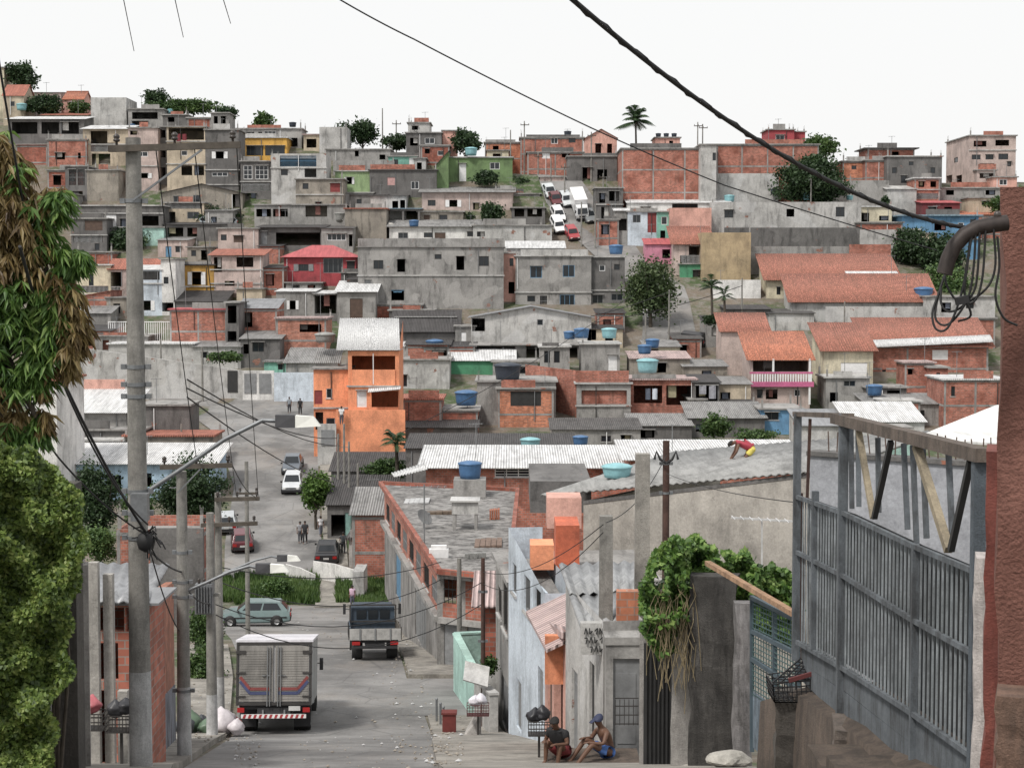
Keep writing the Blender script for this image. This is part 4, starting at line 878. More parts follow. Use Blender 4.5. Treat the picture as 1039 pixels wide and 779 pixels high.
# pink balcony front with white balusters
W=pk['W']; A_,t_=pk['A'],pk['t']; PK=plaster(C(214,84,140),.3)
def strip_on(hs, nm, xa, xb, ya, yb, m, k0=-.5, k1=-.42, root=None):
    A,t=hs['A'],hs['t']; d=hs['d']; ua=plane_hit(xa,ya,A,t)[0]; ub=plane_hit(xb,ya,A,t)[0]; z1=at(xa,ya,d).z; z0=at(xa,yb,d).z; q=MB(); W=hs['W']
    q.hexa([W(ua,k0,z0),W(ub,k0,z0),W(ub,k1,z0),W(ua,k1,z0)],[W(ua,k0,z1),W(ub,k0,z1),W(ub,k1,z1),W(ua,k1,z1)]); return q.build(nm,m,hs['root'])
strip_on(pk,'balcony_rail',760,824,377,379,PK); strip_on(pk,'balcony_slab',759,825,387,392,PK,-.55,.1); strip_on(pk,'band',763,812,411,414,PK,-.06,-.005)
for i in range(24): strip_on(pk,'baluster',762+i*2.6,763.3+i*2.6,379,387,FRW,-.49,-.44)
strip_on(pk,'corner_post',783,785,364,377,FRW,-.48,-.4); strip_on(pk,'corner_post',820,822,364,410,FRW,-.48,-.4); strip_on(pk,'corner_post',808,809.5,392,410,FRD,-.48,-.4)
# ------------------------------------------------------------------ valley floor and near rows
# left of the far road
W_=bank('long whitewashed stained stone wall at the bend of the road', 76,246,352,402,'lgrey',.4,d=187,y1=376,n='boundary_wall',holes='dk 231 376 241 398')
W2=bank('low pale wall with metal gates at the road bend', 246,278,376,402,'white',.3,d=186.5,n='boundary_wall',holes='dg 248 379 260 399; dg 263 379 275 399')
W3=bank('pale blue rounded yard wall beside the orange house', 278,319,378,404,'bluew',.3,d=186,n='boundary_wall')
def fence_panel(label, x0, x1, yt, ybm, d, m, n=34, name='picket_fence'):
    a, b = at(x0,yt,d), at(x1,yt,d); lo = at(x0,ybm,d).z; root = empty(name, ((a.x+b.x)/2, a.y, lo), label, 'fence')
    q = MB()
    for i in range(n+1): x = a.x+(b.x-a.x)*i/n; q.box(x-.045,x+.045,a.y,a.y+.04,lo,a.z)
    q.build('picket_panel', m, root); r = MB(); r.box(a.x,b.x,a.y-.06,a.y-.003,a.z-.12,a.z-.02); r.build('top_rail', m, root)
    r = MB(); r.box(a.x-.1,b.x+.1,a.y-.1,a.y+.25,lo-.35,lo-.002); r.build('kerb', mat('white'), root)
    return root
fence_panel('white picket railing around the terrace left of the brick wall', 110,196,326,346, 207.4, FRW, 40)
bank('low whitewashed balustrade wall of the cream house', 78,122,290,298,'white',.15,d=234.5,n='balustrade')
c17=H('long house with a white ribbed roof and pink fascia, left valley side', 54,128,418,456,'grey','shed',rm='w',rise=1.4,d=160,dep=8,w='wk 65 428 80 436; wk 97 428 107 436; dt 82 427 88 440',over=.5)
bank('pink parapet beam above the long white ribbed roof', 50,126,385,398,'salmon',.3,d=168.5,n='parapet_wall')
H('flat dark roofed strip under the pink fascia house', 58,145,435,452,'dgrey','slab',d=157,w='',dep=3)
H('dark block wall yard house under the scrap heap', 142,192,410,446,'dgrey','slab',d=160,w='',rm='c',dep=5)
H('brown roofed shed with a red coping at the far road edge', 126,216,441,466,'taupe','slab',d=155,w='',rm='o',dep=5)
c18=H('light blue house with a long white ribbed roof by the far road', 58,216,470,505,'lblue','shed',rm='w',rise=.9,d=146,dep=7,w='o 75 478 103 496; o 108 482 123 500; o 136 480 154 494; wk 180 476 190 484',over=.5)
H('beige upper block behind the long white ribbed roof', 58,124,446,470,'beige','slab',d=154.5,w='wk 100 448 116 452',dep=3,rm='l')
H('tall white windowless house behind the mango tree', 26,57,386,500,'white','slab',d=140,dep=9,w='',wr='wg 50 430 54 440',rm='o')
H('red brick house with dark top band behind the second pole', 118,207,537,612,'brick','parapet',d=98,dep=6,w='',fh=2.4)
bank('grey wall band atop the left brick house', 152,206,536,548,'dconc',.3,d=97.7,n='parapet_wall')
# the orange house
OR_=H('tall bright orange house with steep white roof and open balcony', 353,405,356,470,'orange','shedf',rm='w',rise=-.01,d=158,dep=6,w='o 357 361 401 388; o 377 397 404 413; dW 362 396 372 413; wk 346 386 348 388',wl='wk 345 358 350 384; wk 341 362 343 380',floors='391',over=.05,n='orange_house')
rr=MB(); A_,t_,i_=OR_['A'],OR_['t'],OR_['inn']; L=OR_['L']; z=OR_['ztop']
sheet(rr, OR_['W'](-1.0,-.3,z+.08), OR_['W'](L+.1,-.3,z+.08), OR_['W'](L-.4,6.2,z+2.75), OR_['W'](-1.3,6.2,z+2.75), .18, .03)
rr.build('roof', sheetm(C(245,245,245), .35, pitch=.18), OR_['root'])
g=MB(); W=OR_['W']; g.add([W(0,.05,z),W(0,6,z),W(-.0,6,z+2.6)],[(0,1,2)]); g.add([W(L-.02,.05,z),W(L-.02,6,z),W(L-.02,6,z+2.6)],[(0,1,2)]); g.build('gable_wall', mat('orange'), OR_['root'])
pr_=MB(); a,b=plane_hit(357,374,A_,t_)[0],plane_hit(401,374,A_,t_)[0]; z0=at(360,391,158).z; z1=at(360,375,158).z
pr_.hexa([W(a,-.1,z0),W(b,-.1,z0),W(b,.02,z0),W(a,.02,z0)],[W(a,-.1,z1),W(b,-.1,z1),W(b,.02,z1),W(a,.02,z1)]); pr_.build('balcony_parapet', mat('orange'), OR_['root'])
cp=MB(); q0,q1=plane_hit(374,390,A_,t_)[0],plane_hit(407,390,A_,t_)[0]; zc=at(390,394,158).z
cp.hexa([W(q0,-1.1,zc-.3),W(q1,-1.1,zc-.02),W(q1,-.05,zc+.1),W(q0,-.05,zc-.05)],[W(q0,-1.1,zc-.24),W(q1,-1.1,zc+.05),W(q1,-.05,zc+.17),W(q0,-.05,zc+.02)]); cp.build('canopy', SH['w'], OR_['root'])
OR2=H('lower orange wing with white meter boxes beside the orange house', 318,354,373,446,'orange','slab',d=159.5,dep=6,w='wW 331 394 337 404; wg 331 424 340 438; o 320 418 328 436; dr 319 396 327 410',floors='413',n='orange_house')
bank('plain orange yard wall at the foot of the orange house', 341,411,416,472,'orange',.25,d=157,n='yard_wall')
bank('pale grey gate wall between kerb and orange yard wall', 322,341,430,474,'lgrey',.25,d=156.5,n='yard_wall',holes='dg 326 436 339 452')
H('ribbed grey lean-to roof above the orange wing', 320,343,368,376,'lgrey','shed',rm='g',rise=1.0,d=162,w='',dep=3)
tank(at(330,347,163.5), .95, 'round grey concrete water tank above the orange wing', TANKG, .7)
# centre valley: long ribbed roofs
LR=H('long dark ribbed roof building behind the white ribbed roof', 412,584,455,480,'dgrey','shed',rm='k',rise=.4,d=136,dep=8,w='',over=.2)
LW=H('long low brick hall under a dirty white ribbed roof, centre', 432,640,474,520,'brick','shed',rm='w',rise=.5,d=118,dep=9,w='wWh 502 475 538 484; wW 612 472 638 480',over=.6,frame=False)
LW2=H('brick hall continued with bright white roof behind the roof worker', 640,812,466,500,'brick','shed',rm='w',rise=.4,d=113,dep=8,w='wk 734 478 742 484',over=.6,frame=False)
cs=MB(); q=[at(397,478,112),at(433,482,110)]
sheet(cs,at(400,484,110),at(434,476,110),at(430,470,113),at(397,480,113),.2,.03); o=cs.build('propped_roof_sheet',SH['w'],None,at(415,480,111)); tag(o,'loose ribbed sheet propped over the flat roof like a canopy','roof sheet')
# roadside structures right of the far road
H('grey shack with rubble front near the black sedan', 354,396,545,590,'lgrey','slab',d=127,dep=5,w='o 360 556 372 572',rm='d')
H('low dark roofs of roadside workshops behind the topiary tree', 332,398,512,548,'dgrey','shed',rm='k',rise=1.4,d=134,dep=7,w='o 336 522 350 544; o 356 522 368 542; dt 350 520 357 546')
H('weathered brick lean-to left of the flat roofed brick building', 357,398,522,560,'brick','shed',rm='g',rise=1.2,d=121,dep=5,w='')
H('dark upper workshop under the palm bushes', 336,412,478,512,'dgrey','shed',rm='k',rise=1.0,d=146,dep=5,w='o 345 488 372 500')
# flat roofed brick building on the street corner
G=H('flat roofed raw brick building with garage doors on the street corner', 389,447,490,616,'brick','slab',d=104,d1=70,dep=4.2,wl='',w='',frame=False,over=.15,rm='c') if False else None
def corner_building():
    # plan: street facade from far-left to near-left corner, gable facing the camera
    A, Bn = at(392,498,98), at(447,578,70); zt = at(447,578,70).z
    P0, P1 = Vector((at(390,500,98).x,98)), Vector((at(447,578,70).x,70)); P2 = Vector((at(512,578,68.5).x,68.5)); P3 = Vector((X(522,95),95.))
    base = -17.6; root = empty('brick_building', ((P1.x+P3.x)/2,(P1.y+P3.y)/2,base), 'flat roofed raw brick building with garage doors on the street corner', 'building')
    def wall(a, b, holes, nm, mt, z0=base, z1=zt-.2):
        t = (b-a).normalized(); i = Vector((-t.y,t.x)); m = MB(); rect_wall(m, a, b, z0, z1, [(h[1],h[2],h[3],h[4]) for h in holes], .2, i); o = m.build(nm, mt, root)
        for h in holes: window_part(root, h[0], a, t, i, *h[1:], True)
        return t, i
    zf = at(447,628,70).z
    def hol(spec, a, b):
        t = (b-a).normalized(); out = []
        for it in spec.split(';'):
            k, xa, ya, xb, yb = it.split(); xa, ya, xb, yb = map(float, (xa,ya,xb,yb))
            ua, _ = plane_hit(xa,(ya+yb)/2,a,t); ub, _ = plane_hit(xb,(ya+yb)/2,a,t); xm = (xa+xb)/2
            z0 = plane_hit(xm,yb,a,t)[1]; z1 = plane_hit(xm,ya,a,t)[1]; out.append((k,min(ua,ub),max(ua,ub),z0,z1))
        return out
    m = MB(); t, i = wall(P1, P2, hol('dg 449 629 470 678; dg 474 628 512 660; B 453 560 454 561', P1, P2)[:2], 'ground_wall', concrete_near((.28,.26,.24),.5,.6), base, zf)
    wall(P1, P2, hol('Bk 446 583 463 612', P1, P2), 'wall', mat('brick'), zf, zt-.2)
    Ls = (P1-P0).length
    hs = [('Bg' if i%2 else 'wk', Ls*f, Ls*f+2.3, zf+.3, zt-.7) for i,f in enumerate((.04,.16,.28,.40,.52,.64,.76,.88))]
    wall(P0, P1, hs, 'wall', mat('brick'), zf, zt-.2)
    wall(P0, P1, [('dg', Ls*.62, Ls*.8, base+1.2, zf-.5), ('db', Ls*.25, Ls*.36, base+1.2, zf-.5)], 'ground_wall', concrete_near((.27,.26,.25),.6,.6), base, zf)
    wall(P2, P3, [], 'wall', mat('brick')); wall(P3, P0, [], 'wall', mat('brick'))
    s = MB(); c = (P0+P1+P2+P3)/4; e = lambda p, k: c+(p-c)*k
    for (za, zb, k) in ((zt-.2, zt, 1.06),):
        s.hexa([(*e(p,k),za) for p in (P0,P1,P2,P3)], [(*e(p,k),zb) for p in (P0,P1,P2,P3)])
    s.build('roof', concrete_near((.27,.26,.25), .8, .8), root)
    e_ = MB()
    Q = [e(p,1.065) for p in (P0,P1,P2,P3)]
    for a, b in zip(Q, Q[1:]+Q[:1]): e_.bar((*a, zt+.08), (*b, zt+.08), .2, .22)
    e_.build('parapet', mat('dbrick'), root)
    f = MB()
    for p in (P1, P1.lerp(P2,.36), P2): f.box(p.x-.14,p.x+.14,p.y-.05,p.y+.2,base,zt-.2)
    for z in (zf,): f.bar((*P1,z),(*P2,z),.5,.22); f.bar((*P0,z),(*P1,z),.5,.22)
    f.build('concrete_frame', mat('grey'), root)
    # stair block on the roof
    return dict(P0=P0,P1=P1,P2=P2,P3=P3,zt=zt)
CB = corner_building()
def on_cb(u, v): 
    a = CB['P1'].lerp(CB['P2'], u); b = CB['P0'].lerp(CB['P3'], u); p = a.lerp(b, v); return Vector((p.x,p.y,CB['zt']+.002))
p=on_cb(.56,.46); m=MB(); rt_=empty('cistern_table',p,'low white concrete cistern slab on four legs, on the flat brick roof','cistern')
m.box(p.x-.6,p.x+.6,p.y-.7,p.y+.7,p.z+.75,p.z+1.3); m.build('cistern_box',mat('lgrey'),rt_)
m=MB(); m.box(p.x-.68,p.x+.68,p.y-.8,p.y+.8,p.z+1.302,p.z+1.38); m.build('lid',mat('lgrey'),rt_)
for a in (-.5,.5):
    for b in (-.6,.6): m=MB(); m.box(p.x+a-.07,p.x+a+.07,p.y+b-.07,p.y+b+.07,p.z,p.z+.748); m.build('leg',mat('grey'),rt_)
p=on_cb(.66,.93); m=MB(); m.box(p.x-.85,p.x+.85,p.y-.9,p.y+.9,p.z,p.z+.9); o=m.build('stair_block',mat('grey'),None,p); tag(o,'grey block stair head carrying the big dark blue tank','roof structure')
tank((p.x,p.y,p.z+.902), .62, 'large dark blue water tank on the grey stair head', TANKB, .8)
def dish(pos, r, label, az=0, m=None):
    root = empty('satellite_dish', pos, label, 'satellite dish', 'satellite dishes'); pos = Vector(pos)
    s = MB(); s.tube([pos, pos+Vector((0,0,r*1.1))], .03, 6); s.build('mast', FRG, root)
    c = pos+Vector((0,0,r*1.2)); d = Vector((math.sin(az)*.8, -math.cos(az)*.8, .6)).normalized(); u = d.cross(Vector((0,0,1))).normalized(); w = d.cross(u)
    vs, fs = [c], []; n = 16
    for k, (rr_, h) in enumerate(((.5,.05),(1,.22))):
        for i in range(n): a = 2*PI*i/n; vs.append(c+u*(r*rr_*math.cos(a))+w*(r*rr_*math.sin(a))+d*(r*h))
    for i in range(n): fs += [(0,1+i,1+(i+1)%n),(1+i,1+n+i,1+n+(i+1)%n,1+(i+1)%n)]
    q = MB(); q.add(vs, fs, True); q.build('reflector', m or plain(C(120,120,120), .5, .3), root)
    q = MB(); q.bar(c+w*r*.9+d*r*.2, c+d*r*.9, .03); q.bar(c+d*r*.85, c+d*r*1.02, .09); q.build('feed_arm', FRG, root); return root
dish(on_cb(.12,.42), .42, 'dark mesh satellite dish on the flat brick roof', .9)
p=on_cb(.1,.12); m=MB(); m.box(p.x-.4,p.x+.4,p.y-.2,p.y+.2,p.z,p.z+.35); m.box(p.x-.32,p.x+.32,p.y-.14,p.y+.14,p.z+.352,p.z+.5); o=m.build('meter_box',FRW,None,p); tag(o,'small white box lying at the left edge of the flat roof','box')
p=on_cb(.02,.25); m=MB(); m.tube([p,p+Vector((0,0,2.6))],.03,6)
for i in range(7): m.bar(p+Vector((-.9+.3*i,-.35,2.5)),p+Vector((-.9+.3*i,.35,2.5)),.02)
m.bar(p+Vector((-1,0,2.5)),p+Vector((1,0,2.5)),.03); o=m.build('tv_antenna',FRG,None,p); tag(o,'thin television antenna mast on the flat brick roof','antenna')

# ------------------------------------------------------------------ right hand row stepping down the street
def row_house(label, far, near, ybot, mt, wins, width, floors=(), roofm='c', roofk='slab', n='row_house', fs=None, wr='', para=.5, over=.12, endm=None):
    """far, near: (px, ytop, d) of the street facade's top corners"""
    a, b = at(*far), at(*near); P0, P1 = Vector((a.x,a.y)), Vector((b.x,b.y)); L = (P1-P0).length; t = (P1-P0)/L; i = Vector((-t.y,t.x))
    base = min(Zt(*P0), Zt(*P1))-.8; root = empty(n, ((P0.x+P1.x)/2+i.x*width/2,(P0.y+P1.y)/2+i.y*width/2,base), label, 'house', 'row houses stepping down the street')
    W = lambda u, v, z: Vector((P0.x+t.x*u+i.x*v, P0.y+t.y*u+i.y*v, z)); z0, z1 = a.z, b.z; zt = min(z0, z1)
    fw = []
    for it in wins.split(';'):
        it = it.split()
        if not it: continue
        xa, ya, xb, yb = map(float, it[1:]); ua, _ = plane_hit(xa,(ya+yb)/2,P0,t); ub, _ = plane_hit(xb,(ya+yb)/2,P0,t); xm = (xa+xb)/2
        fw.append((it[0],max(.1,min(ua,ub)),min(L-.1,max(ua,ub)),max(base+.1,plane_hit(xm,yb,P0,t)[1]),min(zt-.1,plane_hit(xm,ya,P0,t)[1])))
    rw = []
    for it in wr.split(';'):
        it = it.split()
        if not it: continue
        xa, ya, xb, yb = map(float, it[1:]); ua, _ = plane_hit(xa,(ya+yb)/2,P1,i); ub, _ = plane_hit(xb,(ya+yb)/2,P1,i); xm = (xa+xb)/2
        rw.append((it[0],min(ua,ub),max(ua,ub),plane_hit(xm,yb,P1,i)[1],plane_hit(xm,ya,P1,i)[1]))
    m = MB(); rect_wall(m, P0, P1, base, zt, [q[1:] for q in fw], .18, i)
    if abs(z0-z1) > .02:
        hi = max(z0,z1); m.add([W(0,0,zt),W(L,0,zt),W(0 if z0 > z1 else L,0,hi)], [(0,1,2)])
    Pd, Pc = P0+i*width, P1+i*width
    rect_wall(m, P0, Pd, base, z0, [], .18, t); rect_wall(m, Pd, Pc, base, zt, [], .18, i)
    if not endm: rect_wall(m, P1, Pc, base, z1, [q[1:] for q in rw], .18, -t)
    m.build('wall', mat(mt), root)
    if endm: m = MB(); rect_wall(m, P1, Pc, base, z1, [q[1:] for q in rw], .18, -t); m.build('end_wall', mat(endm), root)
    o = over
    r = MB()
    if roofk == 'slab': r.hexa([W(-o,-o,z0-.15),W(L+o,-o,z1-.15),W(L+o,width,z1-.15),W(-o,width,z0-.15)],[W(-o,-o,z0),W(L+o,-o,z1),W(L+o,width,z1),W(-o,width,z0)])
    if roofk == 'parapet': r.hexa([W(.15,.15,z0-para-.1),W(L-.15,.15,z1-para-.1),W(L-.15,width-.1,z1-para-.1),W(.15,width-.1,z0-para-.1)],[W(.15,.15,z0-para),W(L-.15,.15,z1-para),W(L-.15,width-.1,z1-para),W(.15,width-.1,z0-para)])
    if r.v: r.build('roof', SH[roofm], root)
    for (k, *q) in fw: window_part(root, k, P0, t, i, *q, True)
    for (k, *q) in rw: window_part(root, k, P1, i, -t, *q, True)
    for y in floors:
        z = at(near[0], y, near[2]).z; c = MB(); c.hexa([W(0,-.15,z-.15),W(L,-.15,z-.15),W(L,.05,z-.15),W(0,.05,z-.15)],[W(0,-.15,z),W(L,-.15,z),W(L,.05,z),W(0,.05,z)]); c.build('floor_slab', mat('lgrey'), root)
    return dict(root=root,W=W,L=L,z0=z0,z1=z1,P0=P0,P1=P1,t=t,inn=i,base=base,rz=min(z0,z1)-(para if roofk=='parapet' else 0),A=P0,d=near[2])
R1=row_house('narrow grey row house at the lower end of the right hand row', (503,560,56.5),(518,590,51.5), 745,'grey','wk 505 596 509 625; wk 510 588 515 640; dg 509 690 516 740',4.5,roofm='c')
R2=row_house('tall whitewashed row house with louvred windows and curved parapet', (516,535,51.3),(553,602,44.6), 760,'bluew','wg 520 572 524 602; wg 532 582 538 622; wk 543 590 549 625; dg 546 678 551 735; dg 524 690 529 740',1.0,roofk='parapet',para=.9)
R3=row_house('orange and beige row house with an open orange porch', (553,625,44.4),(574,640,40.6), 765,'salmon','dn 556 690 560 765; o 562 672 571 768; ',1.2,roofk='slab',roofm='p',endm='dorange')
R4=row_house('grey row house with ribbed roof and painted scribbles', (574,590,40.4),(612,630,36.0), 770,'lgrey','dg 580 680 586 770; dk 598 672 603 775',.85,roofk='none',endm='conc',wr='')
# orange volumes of the row
def block(label, name, cat, pts, z0, z1, m, group=None):
    q = MB(); q.hexa([(x,y,z0) for x, y in pts], [(x,y,z1) for x, y in pts]); c = sum((Vector(p) for p in pts), Vector((0,0)))/4
    o = q.build(name, mat(m), None, (c.x,c.y,z0)); return tag(o, label, cat, group)
def fblock(label, name, cat, x0, x1, yt, yb, d, dep, m):
    a, b = at(x0,yt,d), at(x1,yt,d); return block(label, name, cat, [(a.x,d),(b.x,d),(b.x,d+dep),(a.x,d+dep)], at(x0,yb,d).z, a.z, m)
fblock('bright orange rooftop room above the whitewashed row house','rooftop_room','house',564,588,533,590,52,2,'dorange')
fblock('lighter orange parapet with dark red inner wall on the row roof','rooftop_room','house',538,562,553,578,49,1.2,'orange')
fblock('salmon orange rooftop block below the worker roof','rooftop_room','house',555,590,505,536,57,1.5,'salmon')
a,b=at(505,520,60),at(505,575,60)
fblock('orange porch face under the row house eave','porch_wall','house part',553,592,645,694,41.0,.25,'orange')
# eaves / awning of the orange house and the ribbed roof of the near house
W=R3['W']; q=MB(); L=R3['L']; q.hexa([W(-.3,-.45,R3['z0']-.0),W(L,-.45,R3['z1']-.5),W(L,1.2,R3['z1']+.25),W(-.3,1.2,R3['z0']+.75)],[W(-.3,-.45,R3['z0']+.08),W(L,-.45,R3['z1']-.42),W(L,1.2,R3['z1']+.33),W(-.3,1.2,R3['z0']+.83)]); q.build('eave_roof', SH['p'], R3['root'])
W=R4['W']; L=R4['L']; q=MB()
NEARSHEET = sheetm(C(158,160,162), .9, .6, .15)
for (k0,k1,zz) in ((0,.52,0),(.5,1,.05)):
    a0,a1 = at(567,575,41.5), at(646,572,41.5); b0,b1 = at(590,640,36.4), at(647,636,36.4)
    sheet(q, b0.lerp(a0,k0)+Vector((0,0,zz)), b1.lerp(a1,k0)+Vector((0,0,zz)), b1.lerp(a1,k1)+Vector((0,0,zz)), b0.lerp(a0,k1)+Vector((0,0,zz)), .24, .045, .03)
q.build('roof', NEARSHEET, R4['root'])
gm=MB(); gm.box(at(589,630,36.2).x,at(613,630,36.2).x,36.1,36.35,at(589,664,36.1).z,at(589,632,36.1).z); gm.build('graffiti_panel', plaster(P['lgrey'],.6), R4['root'])
gs=MB()
for r_ in range(3):
    for c_ in range(4):
        if r_==2 and c_ in (0,): continue
        cx,cy = 593+c_*5.2, 637+r_*9; P_=lambda dx,dy: at(cx+dx,cy+dy,36.06)
        sh_=[((0,6),(1.5,0),(3,6)),((0,0),(0,6),(3,3)),((0,3),(3,0),(2,6)),((0,6),(0,0),(3,6),(3,0)),((0,1),(3,1),(1.5,7))][(r_*4+c_)%5]
        for a,b in zip(sh_,sh_[1:]): gs.bar(P_(*a),P_(*b),.022,.022)
sub(gs,'graffiti',plain((.03,.03,.03),.8),R4['root'].children[-1],R4['root'])
fblock('small brick wall patch between pole and vine bush','brick_wall','wall',626,648,600,646,36.6,.3,'obrick')
# grey end wall with metal gate, letter box frame
e1=H('grey concrete end house with a metal gate facing the camera', 615,656,644,775,'conc','slab',d=35.4,dep=4,w='dg 618 680 648 772',roof_=None) if False else H('grey concrete end wall hut with a metal gate facing the camera', 615,656,646,775,'conc','slab',d=35.4,dep=2.5,w='dg 622 668 650 770',n='gate_hut',over=.03,rm='c')
r_=empty('wall_basket',at(636,735,35.2),'wire post basket fixed on the grey metal gate','basket'); q=MB()
for i in range(6): x=at(624+i*4.6,710,35.2).x; q.bar((x,35.1,at(624,734,35.2).z),(x,35.1,at(624,708,35.2).z),.015)
for y in (708,716,725,734): q.bar(at(624,y,35.1),at(648,y,35.1),.02)
q.build('wire_frame',FRD,r_)
# mint yard at the street corner
def plan_wall(label, pa, pb, ybase, th, m, name='yard_wall', cat='wall', cap=True, capm='mint'):
    a, b = at(*pa), at(*pb); A, B = Vector((a.x,a.y)), Vector((b.x,b.y)); L=(B-A).length; t=(B-A)/L; i=Vector((-t.y,t.x)); base=min(Zt(*A),Zt(*B))-.6
    root=empty(name,(A.x,A.y,base),label,cat); W=lambda u,v,z:(A.x+t.x*u+i.x*v,A.y+t.y*u+i.y*v,z); q=MB()
    q.hexa([W(0,0,base),W(L,0,base),W(L,th,base),W(0,th,base)],[W(0,0,a.z),W(L,0,b.z),W(L,th,b.z),W(0,th,a.z)]); q.build('wall',mat(m),root)
    if cap: q=MB(); q.hexa([W(-.03,-.03,a.z+.002),W(L+.03,-.03,b.z+.002),W(L+.03,th+.03,b.z+.002),W(-.03,th+.03,a.z+.002)],[W(-.03,-.03,a.z+.07),W(L+.03,-.03,b.z+.07),W(L+.03,th+.03,b.z+.07),W(-.03,th+.03,a.z+.07)]); q.build('coping',mat(capm),root)
    return root
plan_wall('mint green painted side wall of the corner yard, facing the street',(460,644,63),(481,685,56),0,.2,'mint')
plan_wall('pale mint back wall closing the corner yard',(461,644,63.2),(507,642,63.2),0,.2,'mint')
plan_wall('grey lower yard wall between mint wall and row houses',(481,690,55.8),(497,705,52.2),0,.25,'lgrey',capm='lgrey')
plan_wall('stained front wall closing the planted corner yard',(481,684,55.9),(506,676,55.9),0,.2,'lgrey',capm='lgrey')
H('small shop with broken tiles and brick wall by the corner', 455,487,598,650,'pinkb','gable',rm='o',rise=1.0,d=66,dep=3.5,w='') if False else None
H('low house with loose pinkish tiles behind the rust red pole', 489,516,614,660,'dbrick','shed',rm='p',rise=.35,d=58.5,dep=4,w='',over=.35)
# the long grey wall building with the sheet roof
def grey_hall():
    d0, d1 = 60, 54; A=Vector((at(592,505,d0).x,d0)); B=Vector((at(836,478,d1).x,d1)); L=(B-A).length; t=(B-A)/L; i=Vector((-t.y,t.x)); zb=Zt(*B)-1
    za, zc = at(592,508,d0).z, at(836,478,d1).z; root=empty('grey_hall',(A.x,A.y,zb),'long bare grey wall building with low grey sheet roof behind the vines','building')
    W=lambda u,v,z:Vector((A.x+t.x*u+i.x*v,A.y+t.y*u+i.y*v,z)); m=MB()
    m.hexa([W(0,0,zb),W(L,0,zb),W(L,.25,zb),W(0,.25,zb)],[W(0,0,za),W(L,0,zc),W(L,.25,zc),W(0,.25,za)])
    m.hexa([W(0,.25,zb),W(.25,.25,zb),W(.25,8,zb),W(0,8,zb)],[W(0,.25,za),W(.25,.25,za),W(.25,8,za+.3),W(0,8,za+.3)]); 
    m.build('wall',concrete_near((.40,.375,.34),.18,.45,.3),root)
    r=MB(); sheet(r,W(-1.8,-.1,za+.05),W(L+.2,-.1,zc+.05),W(L+.2,8,zc+.75),W(-1.8,8,za+.95),.3,.03); r.build('roof',sheetm(C(150,150,148),.9,.8),root)
    c=MB(); c.hexa([W(0,-.02,za-.12),W(L,-.02,zc-.12),W(L,.27,zc-.12),W(0,.27,za-.12)],[W(0,-.02,za+.003),W(L,-.02,zc+.003),W(L,.27,zc+.003),W(0,.27,za+.003)]); c.build('coping',mat('dgrey'),root)
    return W, L, za, zc
GHW, GHL, GHa, GHc = grey_hall()
fblock('grey stepped roof terrace left of the worker roof','roof_terrace','house',538,600,488,520,63,6,'dgrey')
tank(at(626,484,62), .52, 'wide turquoise open tank on the grey sheet roof', TANKT, .38)
# bluish plaster hall behind the big gate with rebar spikes
def spike_wall():
    A, B = at(822,462,31), at(1012,462,29); zb=-11; root=empty('spiked_wall',(A.x,A.y,zb),'bluish grey plaster wall topped with rusty rebar spikes behind the big gate','wall')
    t=Vector((B.x-A.x,B.y-A.y)); L=t.length; t/=L; i=Vector((-t.y,t.x)); W=lambda u,v,z:Vector((A.x+t.x*u+i.x*v,A.y+t.y*u+i.y*v,z)); m=MB(); z=A.z
    m.hexa([W(0,0,zb),W(L+2,0,zb),W(L+2,.25,zb),W(0,.25,zb)],[W(0,0,z),W(L+2,0,z),W(L+2,.25,z),W(0,.25,z)]); m.build('wall',concrete_near((.36,.37,.40),.08,.5,.25),root)
    c=MB(); c.hexa([W(-.05,-.05,z+.002),W(L+2,-.05,z+.002),W(L+2,.3,z+.002),W(-.05,.3,z+.002)],[W(-.05,-.05,z+.08),W(L+2,-.05,z+.08),W(L+2,.3,z+.08),W(-.05,.3,z+.08)]); c.build('coping',mat('dgrey'),root)
    u=.3; k=0
    while u < L+1 and k < 26:
        s=MB(); x=rnd.uniform(-.05,.05); s.bar(W(u,.12,z+.08),W(u+x,.12,z+.42+rnd.uniform(0,.1)),.018); s.build('rebar_spike',plain((.10,.06,.045),.8),root); u+=.155; k+=1
    return root
spike_wall()
r_=MB(); sheet(r_,at(1040,452,38),at(925,446,40),at(1010,412,52),at(1080,400,52),0); o=r_.build('white_roof',sheetm(C(235,235,232),.3),None,at(1000,430,42)); tag(o,'big bright white sloping roof behind the rebar spikes at right','roof')
